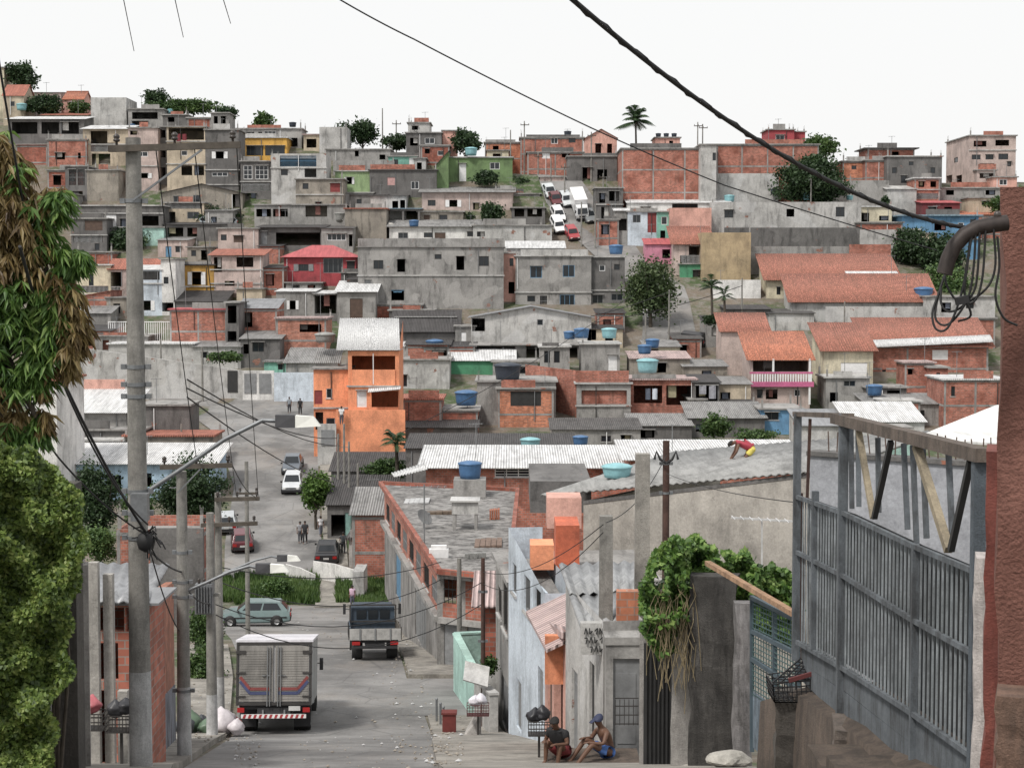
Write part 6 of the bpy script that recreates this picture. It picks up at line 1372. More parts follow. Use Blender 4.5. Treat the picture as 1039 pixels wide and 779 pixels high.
lf_=place(lorry_far(),588,219,None,PI+R(8)); lf_.scale=(.85,.8,.85)
# grey box truck seen from behind
def box_truck():
    root=local_empty('box_truck','grey metal box truck seen from behind with red and blue chevrons on its doors','truck'); w=1.14; zb,zt=.88,2.78; L=4.2
    body=sheetm(C(176,176,178),.55,.5,.2); q=MB(); q.box(-w,w,0,L,zb,zt); q.build('cargo_box',body,root)
    q=MB(); q.box(-w-.03,w+.03,-.05,L+.03,zt+.002,zt+.07); q.build('roof',plain(C(215,212,220),.5,var=.2),root)
    q=MB()
    for (a,b) in (((-w+.03,zb),(-w+.03,zt)),((w-.03,zb),(w-.03,zt)),((-w,zt-.04),(w,zt-.04)),((-w,zb+.05),(w,zb+.05))): q.bar((a[0],-.03,a[1]),(b[0],-.03,b[1]),.06,.08)
    q.build('door_frame',FRD,root)
    dm=sheetm(C(150,145,138),.9,.6,.1)
    RED=plain(C(150,56,52),.6,var=.25); BLU=plain(C(60,70,120),.6,var=.25)
    for s in (-1,1):
        x0,x1=sorted((s*.035,s*(w-.09))); q=MB(); q.box(x0,x1,-.05,-.005,zb+.12,zt-.1)
        z=zb+.2
        while z<zt-.2: q.box(x0+.03,x1-.03,-.062,-.0505,z,z+.03); z+=.075
        dr=q.build('rear_door',dm,root)
        for (col,dz,nm) in ((RED,.0,'red_stripe'),(BLU,-.13,'blue_stripe')):
            g=MB(); pts=[(s*(w-.12),zb+.86+dz),(s*(w-.42),zb+.5+dz),(s*.12,zb+.5+dz)]
            for a,b in zip(pts,pts[1:]): g.bar((a[0],-.072,a[1]),(b[0],-.072,b[1]),.01,.09,up=(0,0,1))
            g.build(nm,col,dr)
        for xx in (.12,.2): g=MB(); g.tube([(s*xx,-.1,zb-.02),(s*xx,-.1,zt-.12)],.018,6); g.bar((s*xx,-.1,zb+.9),(s*(xx+.16),-.1,zb+.9),.03); g.build('lock_bar',FRG,dr)
        for z in (zb+.25,zb+.95,zb+1.55,zt-.3): g=MB(); g.box(*sorted((s*(w-.28),s*(w+.01))),-.09,-.055,z,z+.05); g.build('hinge',FRD,dr)
        g=MB(); g.box(*sorted((s*(w-.26),s*(w-.05))),-.12,-.04,zb-.2,zb-.06); g.build('tail_light',TLR,root)
        for y in (1.2,): wheel(root,s*.82,y,.46,.5)
        wheel(root,s*.95,L+1.3,.46,.26)
        g=MB(); g.box(*sorted((s*.58,s*1.08)),.72,.75,.18,.9); g.build('mud_flap',BLK,root)
        g=MB(); g.bar((s*1.0,L+1.6,1.8),(s*1.28,L+1.5,1.85),.03); g.box(*sorted((s*1.16,s*1.28)),L+1.45,L+1.5,1.6,2.0); g.build('wing_mirror',BLK,root)
    q=MB(); q.box(-.5,.5,0,L+2,.62,.8); q.box(-1.0,1.0,.05,.12,zb-.12,zb-.003)
    for y in (.1,1.5,3,4.6): q.box(-1.05,1.05,y,y+.1,.82,zb-.003)
    q.build('chassis',BLK,root)
    g=MB(); g.box(-.35,-.3,-.05,0,.5,zb-.13); g.box(.3,.35,-.05,0,.5,zb-.13); g.build('bumper_bracket',FRG,root)
    g=MB(); g.box(-.98,.98,-.1,-.0,.50,.62); bp=g.build('bumper',plain(C(225,222,220),.5,var=.1),root)
    for i in range(12): 
        g=MB(); x=-.93+i*.158; g.add([(x,-.103,.505),(x+.08,-.103,.505),(x+.12,-.103,.615),(x+.04,-.103,.615)],[(0,1,2,3)]); g.build('stripe',plain(C(190,40,44),.5,var=.1),bp)
    g=MB(); g.box(.45,.8,-.04,-.01,.72,.86); g.build('licence_plate',PLATE,root)
    q=MB(); q.box(-1.02,1.02,L+.25,L+2.0,.6,2.3); q.build('cab',paint(C(196,196,200)),root)
    return root
place(box_truck(),274,752,53.0,R(4),tilt=True)
def blue_truck():
    root=local_empty('flatbed_truck','small old blue flatbed truck with open wooden bed seen from behind','truck'); w=1.05; B=plain(C(52,72,92),.6,var=.45,sc=4,name='faded_blue'); WD=plain(C(96,88,78),.85,var=.5,sc=5,name='old_wood'); WG=plain(C(170,168,164),.75,var=.4,sc=5)
    q=MB(); q.box(-w,w,0,3.6,.92,1.0); q.build('bed_floor',WD,root)
    q=MB(); q.box(-w,w,-.06,-.005,.86,1.32); tg=q.build('tailgate',WG,root)
    for x in (-.62,0,.62): g=MB(); g.box(x-.03,x+.03,-.1,-.062,.84,1.34); g.build('strap_hinge',FRG,tg)
    for s in (-1,1):
        q=MB(); q.box(*sorted((s*(w-.05),s*w)),0,3.6,1.002,1.35); q.build('side_board',B if s<0 else WD,root)
        for y in (.1,1.3,2.5): g=MB(); g.box(*sorted((s*w+s*.002,s*(w+.04))),y,y+.07,.85,1.38); g.build('side_post',FRD,root)
        wheel(root,s*.72,.9,.40,.44); wheel(root,s*.86,4.4,.40,.24)
        g=MB(); g.box(*sorted((s*.62,s*.95)),-.05,.0,.66,.8); g.build('tail_light',TLR,root)
        g=MB(); g.bar((s*.95,5.0,1.7),(s*1.25,5.0,1.75),.03); g.box(*sorted((s*1.15,s*1.27)),4.97,5.02,1.5,1.95); g.build('wing_mirror',BLK,root)
    q=MB(); q.box(-.4,.4,0,5,.58,.72); 
    for y in (.05,1.6,3.3): q.box(-.95,.95,y,y+.1,.74,.915)
    q.box(-.9,.9,-.03,.05,.5,.62); q.build('chassis',BLK,root)
    q=MB(); q.box(-.86,.86,.4,1.6,1.003,1.12); q.build('load',plain((.05,.045,.04),.9),root)
    q=MB(); y0=3.75; q.hexa([(-.98,y0,.7),(.98,y0,.7),(.98,y0+1.6,.7),(-.98,y0+1.6,.7)],[(-.93,y0+.05,1.9),(.93,y0+.05,1.9),(.93,y0+1.3,1.9),(-.93,y0+1.3,1.9)])
    q.hexa([(-.93,y0+.05,1.9),(.93,y0+.05,1.9),(.93,y0+1.3,1.9),(-.93,y0+1.3,1.9)],[(-.82,y0+.15,2.04),(.82,y0+.15,2.04),(.82,y0+1.15,2.04),(-.82,y0+1.15,2.04)])
    q.build('cab',B,root)
    for (a,b) in ((-.7,-.28),(-.2,.22),(.3,.72)): g=MB(); g.box(a,b,y0-.0,y0+.035,1.4,1.78); g.build('rear_window',glassm(),root)
    q=MB(); q.bar((-.98,3.66,1.0),(-.98,3.66,2.0),.06); q.bar((.98,3.66,1.0),(.98,3.66,2.0),.06); q.bar((-.98,3.66,2.0),(.98,3.66,2.0),.06); q.bar((-.98,3.66,1.3),(.98,3.66,1.3),.06); q.build('head_rack',FRD,root)
    return root
place(blue_truck(),379,668,72,R(6),tilt=True)

# ------------------------------------------------------------------ people
SKIN=plain((.13,.065,.04),.6,var=.15,name='skin'); HAIRM=plain((.012,.010,.009),.8,name='hair')
def skin_mesh(name, nodes, edges, radii, m, parent, levels=2, root_i=0):
    me=bpy.data.meshes.new(name); me.from_pydata([tuple(v) for v in nodes],edges,[]); o=bpy.data.objects.new(name,me); COL.objects.link(o)
    sm=o.modifiers.new('s','SKIN'); sv=me.skin_vertices[0].data
    for i,r in enumerate(radii): rr=r if isinstance(r,tuple) else (r,r); sv[i].radius=rr; sv[i].use_root=(i==root_i)
    sm.use_smooth_shade=True; ss=o.modifiers.new('u','SUBSURF'); ss.levels=levels; ss.render_levels=levels
    dg=bpy.context.evaluated_depsgraph_get(); nm=bpy.data.meshes.new_from_object(o.evaluated_get(dg)); o.modifiers.clear(); o.data=nm; nm.name=name; bpy.data.meshes.remove(me)
    nm.materials.clear(); nm.materials.append(m)
    for p in nm.polygons: p.use_smooth=True
    o.parent=parent; return o
# joints: pel, wst, chest, neck, head, top ; shL elL wrL ; hipL knL anL toL
def person(label, J, shirt=None, trousers=None, hair=True, cap=None, lv=2, bare=False, fingers=False, long_legs=True, group=None, sleeves=True):
    root=local_empty('person',label,'person',group); N_=[]; E=[]; Rr=[]; ix={}
    def n(k,p,r,par=None):
        ix[k]=len(N_); N_.append(Vector(p)); Rr.append(r)
        if par: E.append((ix[par],ix[k]))
    n('pel',J['pel'],(.14,.11)); n('wst',J['wst'],(.125,.10),'pel'); n('chest',J['chest'],(.155,.11),'wst'); n('nb',J['nb'],(.07,.07),'chest'); n('nk',J['nk'],.052,'nb'); n('hd',J['hd'],(.078,.09),'nk'); n('tp',J['tp'],(.055,.065),'hd')
    for s in 'LR':
        n('sh'+s,J['sh'+s],.058,'chest'); n('el'+s,J['el'+s],.042,'sh'+s); n('wr'+s,J['wr'+s],.028,'el'+s)
        d=(Vector(J['wr'+s])-Vector(J['el'+s])).normalized(); hp=Vector(J['wr'+s])+d*.07; n('ha'+s,hp,(.036,.018),'wr'+s)
        side=d.cross(Vector((0,0,1)))
        side=side.normalized() if side.length>.1 else Vector((1,0,0)); cu=side.cross(d)
        for k in range(4):
            o_=side*(.026-.0175*k); ln=(.062,.072,.068,.052)[k]; a=hp+o_+d*.035; n(f'f{k}a{s}',a,.0095,'ha'+s); n(f'f{k}b{s}',a+d*ln*.55-cu*.008,.0085,f'f{k}a{s}'); n(f'f{k}c{s}',a+d*ln*.9-cu*.03,.0075,f'f{k}b{s}')
        n('t1'+s,hp-d*.03+side*.038,.011,'ha'+s); n('t2'+s,hp+d*.01+side*.055-cu*.012,.009,'t1'+s)
        n('hp'+s,J['hp'+s],.088,'pel'); n('kn'+s,J['kn'+s],.058,'hp'+s); n('ca'+s,Vector(J['kn'+s]).lerp(Vector(J['an'+s]),.35),.052,'kn'+s); n('an'+s,J['an'+s],.036,'ca'+s); n('to'+s,J['to'+s],(.038,.028),'an'+s)
    body=skin_mesh('body',N_,E,Rr,SKIN,root,lv); hd=Vector(J['hd']); fd=Vector(J.get('face',(0,-1,0))).normalized(); upv=(Vector(J['tp'])-hd).normalized(); rt=fd.cross(upv).normalized()
    # features of the face belong to the head
    q=MB()
    c=hd+fd*.088; q.add([c+upv*.03,c-rt*.014-upv*.012,c+rt*.014-upv*.012,c+fd*.024-upv*.008],[(0,1,3),(0,3,2),(1,2,3)]); q.build('nose',SKIN,root)
    for s in (-1,1):
        q=MB(); p=hd+fd*.082+rt*s*.031+upv*.025; q.bar(p-rt*.012,p+rt*.012,.010,.012); q.build('eye',HAIRM,root)
        q=MB(); p=hd+rt*s*.083+upv*.01; q.bar(p-upv*.025,p+upv*.025,.014,.03); q.build('ear',SKIN,root)
    q=MB(); p=hd+fd*.088-upv*.032; q.bar(p-rt*.02,p+rt*.02,.008,.010); q.build('mouth',plain((.10,.03,.025),.6),root)
    def dome(nm,m,r,zoff,thr,brim=False):
        q=MB(); vs=[];nn=14;rings=6
        for i in range(rings+1):
            ph=PI*.5*i/rings*1.12
            for k in range(nn):
                a=2*PI*k/nn; x,y=math.cos(a),math.sin(a); rr=r*math.sin(ph); front=max(0,x)
                vs.append(hd+upv*(zoff+r*1.05*math.cos(ph)+(.045*front if ph>PI*.4 else 0))+fd*(x*rr*1.08-.008)+rt*(y*rr))
        fs=[(i*nn+k,i*nn+(k+1)%nn,(i+1)*nn+(k+1)%nn,(i+1)*nn+k) for i in range(rings) for k in range(nn)]; q.add(vs,fs,True)
        if brim: b=hd+upv*(zoff+.035)+fd*.09; q.hexa([b-rt*.06,b+rt*.06,b+rt*.045+fd*.09-upv*.02,b-rt*.045+fd*.09-upv*.02],[b-rt*.06+upv*.01,b+rt*.06+upv*.01,b+rt*.045+fd*.09-upv*.01,b-rt*.045+fd*.09-upv*.01])
        q.build(nm,m,root)
    if hair: dome('hair',HAIRM,.098,.012,0)
    if cap: dome('cap',cap,.106,.02,0,True)
    V=lambda k:Vector(J[k])
    if shirt:
        ns=[V('wst').lerp(V('pel'),.55),V('wst'),V('chest'),V('nb')]; es=[(0,1),(1,2),(2,3)]; rs=[(.172,.15),(.168,.148),(.195,.158),(.11,.10)]
        for s in 'LR':
            b=len(ns); ns+=[V('sh'+s),V('sh'+s).lerp(V('el'+s),.62 if sleeves else .1)]; es+=[(2,b),(b,b+1)]; rs+=[.092,.07]
        skin_mesh('shirt',ns,es,rs,shirt,root,lv,1)
    if trousers:
        k_=.55 if not long_legs else 1
        ns=[V('wst').lerp(V('pel'),.6),V('pel')]; es=[(0,1)]; rs=[(.165,.14),(.178,.15)]
        for s in 'LR':
            b=len(ns); ns+=[V('hp'+s),V('hp'+s).lerp(V('kn'+s),.62 if not long_legs else 1.0)]; es+=[(1,b),(b,b+1)]; rs+=[.122,.098 if not long_legs else .08]
            if long_legs: ns.append(V('an'+s)+Vector((0,0,.04))); es.append((b+1,b+2)); rs.append(.055)
        skin_mesh('trousers' if long_legs else 'shorts',ns,es,rs,trousers,root,lv,1)
    return root
def J_stand(h=1.7, stride=.16, face=-1):
    k=h/1.75; f=face
    j=dict(pel=(0,0,.93),wst=(0,0,1.08),chest=(0,0,1.30),nb=(0,0,1.44),nk=(0,f*.01,1.50),hd=(0,f*.02,1.60),tp=(0,f*.01,1.69),face=(0,f,0),
      shL=(-.19,0,1.38),elL=(-.24,f*-.06,1.12),wrL=(-.23,f*.06,.88),shR=(.19,0,1.38),elR=(.24,f*.06,1.12),wrR=(.23,f*.16,.90),
      hpL=(-.09,0,.88),knL=(-.1,f*stride*.6,.48),anL=(-.1,f*stride,.08),toL=(-.1,f*(stride+.16),.04),hpR=(.09,0,.88),knR=(.1,-f*stride*.1,.48),anR=(.1,-f*stride*1.1,.10),toR=(.1,-f*(stride*1.1-.15),.04))
    return {a:tuple(v*k for v in b) if a!='face' else b for a,b in j.items()}
GW='people walking on the far road'
place(person('person in pale grey shirt walking on the left of the far pair',J_stand(1.68,.2),plain(C(150,150,155),.8),plain(C(70,72,80),.8),lv=1,group=GW),303,553,133.2,R(10),tilt=False)
place(person('person in dark jacket and trousers walking right of the far pair',J_stand(1.78,.24),plain(C(50,50,54),.8),plain(C(36,36,40),.8),lv=1,group=GW),308,554,133,0,tilt=False)
place(person('person in white top on the right pavement near the topiary tree',J_stand(1.6,.1),plain(C(225,222,225),.8),plain(C(120,124,140),.8),lv=1,group=GW),324,542,135,R(30),tilt=False)
place(person('person in a dark top standing beside the black sedan',J_stand(1.75,.1,1),plain(C(60,64,70),.8),plain(C(40,42,50),.8),lv=1,group=GW),347,561,130,0,tilt=False)
place(person('person in white shirt on the road under the white street lamp, left',J_stand(1.7,.2),plain(C(140,150,160),.8),plain(C(50,52,60),.8),lv=1,group=GW),293,418,180,0,tilt=False)
place(person('person in black on the road above the silver hatchback',J_stand(1.75,.15),plain(C(40,40,42),.8),plain(C(36,36,40),.8),lv=1,group=GW),304,418,179,0,tilt=False)
place(person('child in a pink shirt behind the blue flatbed truck',J_stand(1.3,.1),plain(C(214,170,200),.8),plain(C(90,90,110),.8),lv=1),356,606,111,0,tilt=False)
o=place(person('person in white leaning at the orange house balcony',J_stand(1.7,.02),plain(C(225,225,225),.8),plain(C(80,84,100),.8),lv=1),346,418,156.5,0,z=at(346,431,156.5).z,tilt=False)
# ------------------------------------------------------------------ poles
PCON=concrete_near((.27,.26,.24),.35,1.4,.5); RUSTM=concrete_near((.09,.05,.04),.35,2.5,.5); WIREM=plain((.015,.015,.016),.7,var=.1,name='cable'); INS=plain((.05,.04,.035),.4,name='insulator'); GALV=plain((.22,.23,.24),.5,.5,.3,8,name='galvanised')
def pole(label, px, yt, d, r0, r1, zb=None, arms=(), lamp=None, name='utility_pole', white=True, transformer=False, m=None, sq=False, cat='utility pole', group='utility poles', bands=()):
    t=at(px,yt,d); zb=zb if zb is not None else Zt(t.x,d)-.3; root=empty(name,(t.x,d,zb),label,cat,group); q=MB(); h=t.z-zb
    if sq: q.hexa([(t.x-r0,d-r0,zb),(t.x+r0,d-r0,zb),(t.x+r0,d+r0,zb),(t.x-r0,d+r0,zb)],[(t.x-r1,d-r1,t.z),(t.x+r1,d-r1,t.z),(t.x+r1,d+r1,t.z),(t.x-r1,d+r1,t.z)])
    else: q.tube([(t.x,d,zb+h*k/6) for k in range(7)],[r0+(r1-r0)*k/6 for k in range(7)],14)
    q.build('pole_shaft',m or PCON,root)
    if white and not sq:
        w=MB(); hh=min(1.7,h*.25); w.tube([(t.x,d,zb+.3),(t.x,d,zb+hh+.3)],[r0*1.012,(r0+(r1-r0)*(hh+.3)/h)*1.015],14,cap=False); w.build('white_band',concrete_near((.5,.5,.5),.3,1.5),root)
    for y in bands:
        z=at(px,y,d).z; k=(z-zb)/h; b=MB(); rr=(r0+(r1-r0)*k)*1.08; b.tube([(t.x,d,z-.03),(t.x,d,z+.03)],rr,14); b.box(t.x+rr,t.x+rr+.08,d-.04,d+.04,z-.04,z+.04); b.box(t.x-rr-.08,t.x-rr,d-.04,d+.04,z-.04,z+.04); b.build('steel_band',GALV,root)
    for (xa,ya,xb,yb,th) in arms:
        a,b=at(xa,ya,d),at(xb,yb,d); c=MB(); c.bar(a+Vector((0,-r1-.06,0)),b+Vector((0,-r1-.06,0)),th,th); ar=c.build('crossarm',plain((.10,.085,.07),.9,var=.5,sc=5,name='old_timber'),root)
        n=3 if (b-a).length>1.2 else 2
        for i in range(n):
            p=(a+Vector((0,-r1-.06,0))).lerp(b+Vector((0,-r1-.06,0)),.06+.88*i/(n-1)); c=MB(); c.lathe(p+Vector((0,0,th/2)),[(.02,0),(.02,.05),(.05,.06),(.055,.09),(.035,.10),(.05,.12),(.05,.15),(.02,.18),(.001,.18)],10); sub(c,'insulator',INS,ar,root)
    if lamp:
        (x0,y0,x1,y1)=lamp; a,b=at(x0,y0,d),at(x1,y1,d); c=MB(); mid=a.lerp(b,.6)+Vector((0,0,(b-a).length*.07)); c.tube([a,a.lerp(b,.3)+Vector((0,0,(b-a).length*.03)),mid,b.lerp(mid,.3)+Vector((0,0,(b-a).length*.04)),b],.035,8); c.build('lamp_arm',GALV,root)
        c=MB(); c.hexa([b+Vector((-.05,-.1,-.10)),b+Vector((.26,-.1,-.10)),b+Vector((.26,.1,-.10)),b+Vector((-.05,.1,-.10))],[b+Vector((-.05,-.07,.10)),b+Vector((.26,-.09,.10)),b+Vector((.26,.09,.10)),b+Vector((-.05,.07,.10))]); lh=c.build('lamp_housing',plain((.06,.06,.065),.6),root)
        c=MB(); c.hexa([b+Vector((.265,-.09,-.10)),b+Vector((.66,-.07,-.08)),b+Vector((.66,.07,-.08)),b+Vector((.265,.09,-.10))],[b+Vector((.265,-.08,.09)),b+Vector((.55,-.05,.07)),b+Vector((.55,.05,.07)),b+Vector((.265,.08,.09))]); sub(c,'lamp_cover',plain(C(235,235,225),.4,var=.1),lh,root)
    if transformer:
        p=at(transformer[0],transformer[1],d); c=MB(); c.box(p.x-.24,p.x+.24,d-.45,d-.1,p.z-.85,p.z); tr=c.build('transformer',GALV,root)
        c=MB()
        for i in range(6): x=p.x-.2+i*.08; c.box(x-.012,x+.012,d-.53,d-.452,p.z-.8,p.z-.05)
        sub(c,'cooling_fins',GALV,tr,root)
        for i in range(3): c=MB(); c.lathe((p.x-.15+.15*i,d-.28,p.z),[(.03,0),(.05,.04),(.03,.07),(.05,.11),(.02,.15),(.001,.15)],8); sub(c,'bushing',INS,tr,root)
    return root
P1=pole('tall grey concrete utility pole with timber crossarm, nearest on the left',135,140,28,.185,.12,arms=((113,152,246,148,.10),),lamp=(147,500,283,427),bands=(204,372,390,402,498,520,545),transformer=None)
# steel brace of the crossarm
q=MB(); a,b=at(134,204,27.8),at(205,152,27.8); q.bar(a,b,.05,.03); q.build('brace',GALV,P1); q=MB(); c_=at(142,505,27.7); q.box(c_.x-.12,c_.x+.14,27.55,27.75,c_.z-.35,c_.z+.08); q.build('clamp_box',GALV,P1)
q=MB(); R0=random.Random(5)
for i in range(14):
    p=at(148,540,27.7); e=p+Vector((R0.uniform(-.25,.3),R0.uniform(-.1,.1),R0.uniform(-.45,.15))); q.tube([p,p.lerp(e,.5)+Vector((R0.gauss(0,.08),0,R0.gauss(0,.08))),e],.012,5)
q.build('cable_joint',WIREM,P1); q=MB(); q.lathe(at(148,546,27.7)-Vector((0,0,.1)),[(.02,-.12),(.12,-.06),(.15,.06),(.12,.16),(.04,.2),(.001,.2)],10); q.build('splice_box',WIREM,P1)
P2=pole('second concrete pole with lamp arm and crossarm behind the tall pole',184,478,38,.16,.11,arms=((164,473,237,471,.10),),lamp=(188,600,262,576),bands=(560,590,605,700))
q=MB(); q.bar(at(180,500,37.8),at(203,476,37.8),.04,.03); q.build('brace',GALV,P2)
P3=pole('concrete pole carrying a grey finned transformer beside the rubbish',213,520,50,.17,.11,zb=-13.9,transformer=(209,590),lamp=None,arms=())
q=MB(); q.bar(at(186,604,49.8),at(224,603,49.8),.09); q.build('transformer_beam',PCON,P3)
P4=pole('concrete pole with two stacked crossarms beside the transformer pole',221,500,54,.15,.10,arms=((219,506,264,505,.12),(205,532,262,530,.12)),lamp=(222,583,283,566))
pole('thin dark pole in front of the dark red hatchback',250,468,66,.10,.07,white=False,arms=((243,500,262,500,.08),))
pole('slim concrete pole with a white foot beside the black sedan road',214,574,75,.12,.09,arms=())
for px,yt,d,lab in ((205,352,186,'thin pole by the whitewashed stone wall'),(163,344,190,'thin pole in front of the terraced railing'),(184,430,158,'thin pole by the brown roofed shed'),(232,206,252,'thin pole beside the hillside hedge'),(163,196,262,'slim pole behind the big pole brace'),
   (518,132,272,'slim pole left of the hill road on the skyline'),(532,123,275,'slim crossarm pole on the skyline before the brick house'),(600,134,262,'slim pole with crossarm left of the coconut palm'),(708,124,262,'skyline crossarm pole above the warehouse'),(713,126,263,'skyline pole just behind the crossarm pole above the warehouse'),
   (546,155,266,'pole at the left kerb near the top of the hill road'),(559,160,262,'dark pole beside the dark red car on the hill road'),(573,166,256,'pole beside the white box lorry'),(590,205,243,'tall thin pole below the grey sedan on the hill road'),(604,207,242,'tall thin pole on the right kerb of the hill road'),(612,176,252,'pole in front of the shop house on the hill road bend'),
   (679,294,205,'pole on the steep road next to the black people carrier'),(655,318,200,'pole beside the sprawling street tree'),(388,110,282,'thin mast on the skyline right of the dark trees'),(402,122,284,'second thin mast on the skyline shrub row'),(665,212,244,'pole in front of the red gate'),(823,180,245,'pole beside the cream and white house'),
   (753,282,214,'dark pole before the whitewashed wall and tiled roofs'),(857,306,200,'slim pole before the long tiled roof'),(519,330,210,'slim pole before the pale barn'),(343,440,140,'thin dark pole at the foot of the orange house'),(354,448,138,'second thin dark pole right of the first at the orange house'),(349,430,139,'tallest thin pole at the foot of the orange house'),(363,470,128,'dark stake at the roadside workshops')):
    arm=((px-4,yt+4,px+5,yt+4,.12),) if 'crossarm' in lab or d>240 and px%3==0 else ()
    pole(lab,px,yt,d,.13,.08,white=False,arms=arm,group='thin poles on the far hillside')
# posts on the right
pole('rust red steel pole in front of the row houses',490,566,54,.075,.06,white=False,m=RUSTM,name='steel_pole',cat='pole',group='posts of the row houses',bands=(600,650))
pole('slim concrete pole at the corner of the flat roofed brick building',466,566,66,.11,.08,white=False,group='posts of the row houses')
pole('square concrete post with wires in front of the ribbed awning',615,523,37.2,.155,.135,white=False,sq=True,name='concrete_post',cat='post',group='posts of the row houses')
pole('wide square concrete post against the bare grey hall wall',652,460,38,.17,.15,white=False,sq=True,name='concrete_post',cat='post',group='posts of the row houses',m=concrete_near((.34,.32,.29),.2,1.2))
pm=pole('dark rusty service mast with bent conduit top by the grey hall wall',676,447,45,.10,.085,white=False,m=RUSTM,name='service_mast',cat='pole',group='posts of the row houses',bands=(470,500))
q=MB()
for s in (-1,1): q.tube([at(676,470,44.8),at(676+s*6,466,44.8),at(676+s*10,458,44.8),at(676+s*12,466,44.8)],.035,8)
q.build('bent_conduit',WIREM,pm)

# ------------------------------------------------------------------ cables
def wire(label, pts, r, sag=0, name='overhead_cable', group='overhead cables', n=14, twist=False):
    P_=[at(*p) for p in pts]; out=[]
    for a,b in zip(P_,P_[1:]):
        for i in range(n): k=i/n; out.append(a.lerp(b,k)-Vector((0,0,sag*4*k*(1-k))))
    out.append(P_[-1]); q=MB(); q.tube(out,r,6)
    if twist:
        o2=[p+Vector((math.sin(i*1.4)*r*.9,0,math.cos(i*1.4)*r*.9)) for i,p in enumerate(out)]; q.tube(o2,r*.55,5)
    o=q.build(name,WIREM,None,P_[0]); return tag(o,label,'cable',group)
wire('thick black twisted service cable sweeping down to the rough red pillar',[(572,-8,6.5),(985,232,9.6)],.011,.16,n=70,twist=True)
wire('thin dark cable crossing the sky to the right below the thick one',[(335,-6,20),(420,40,21.5),(600,130,24),(735,188,27),(950,254,30)],.010,.015)
wire('fine cable at the top left edge running to the tall pole foot',[(-5,38,20),(60,380,23),(150,532,27.6)],.014,.25)
wire('heavy black cable falling from the mango tree to the pole splice',[(20,250,20),(66,390,24),(148,540,27.6)],.020,.1)
wire('second cable falling left of the tall pole to the splice',[(-5,350,22),(60,465,25),(148,542,27.6)],.014,.1)
wire('cable from the pole splice down to the second pole foot',[(148,542,27.6),(182,640,37.6)],.012,.2)
for i,(ya,yb) in enumerate(((412,437),(404,430),(450,500))):
    wire(['upper pair cable strung over the far road to the orange house','second of the pair of cables over the far road','slack cable from second pole over the silver hatchback'][i],[(190,385+i*9,60),(345,ya+40,148)],.03,.6)
wire('cable running from the crossarm end along the left row of poles, outer',[(240,146,28),(262,503,54)],.010,.2)
wire('cable from the crossarm middle toward the two stacked crossarms',[(197,148,28),(240,503,54)],.010,.2)
wire('cable from the crossarm left end toward the second pole crossarm',[(158,150,28),(200,470,38)],.010,.15)
wire('cable from second pole crossarm right end to the stacked crossarms',[(234,468,38),(258,503,54)],.012,.15)
wire('telephone cable between second pole and transformer pole',[(184,590,38),(213,612,50)],.02,.15)
wire('telephone cable between tall pole and second pole',[(140,545,28),(184,580,38)],.02,.1)
wire('cable bundle across the street toward the flat roofed brick building',[(222,575,54),(447,570,70)],.016,.5)
wire('second slack cable bundle across the street to the brick building',[(222,590,54),(447,588,70)],.016,.9)
wire('cable from transformer pole across to the rust red pole',[(216,612,50),(490,590,54)],.014,1.0)
wire('lower cable from transformer pole to the rust red pole',[(216,622,50),(490,612,54)],.014,1.2)
wire('cable from rust red pole to the square post with wires',[(490,580,54),(612,532,35.3)],.010,.4)
wire('second cable from rust red pole to the square post',[(490,592,54),(612,540,35.3)],.010,.6)
wire('cable looping between square post and rusty service mast',[(615,530,35.3),(676,462,44.8)],.010,.3)
wire('cable from rusty service mast along the hall wall to the gate post',[(676,480,44.8),(812,510,23)],.007,.1)
wire('cable over the roofs from the far palms to the orange house',[(405,440,150),(640,300,205)],.035,.8)
wire('hill cable across the steep road beside the street tree',[(520,332,209),(679,296,204.8)],.04,.8)
wire('hill cable from the barn pole toward the right palms',[(519,336,209),(753,290,213.8)],.04,1.0)
for i,(x,) in enumerate(((126,),(178,),(226,))):
    wire(['faint wire stub high in the sky left','faint wire stub high in the sky beside the left one','faint short wire stub high in the sky, rightmost of three'][i],[(x-3,-12,40),(x+8+(i==0)*2,52-14*i,60)],.012,.0,group='faint wires in the top left sky')

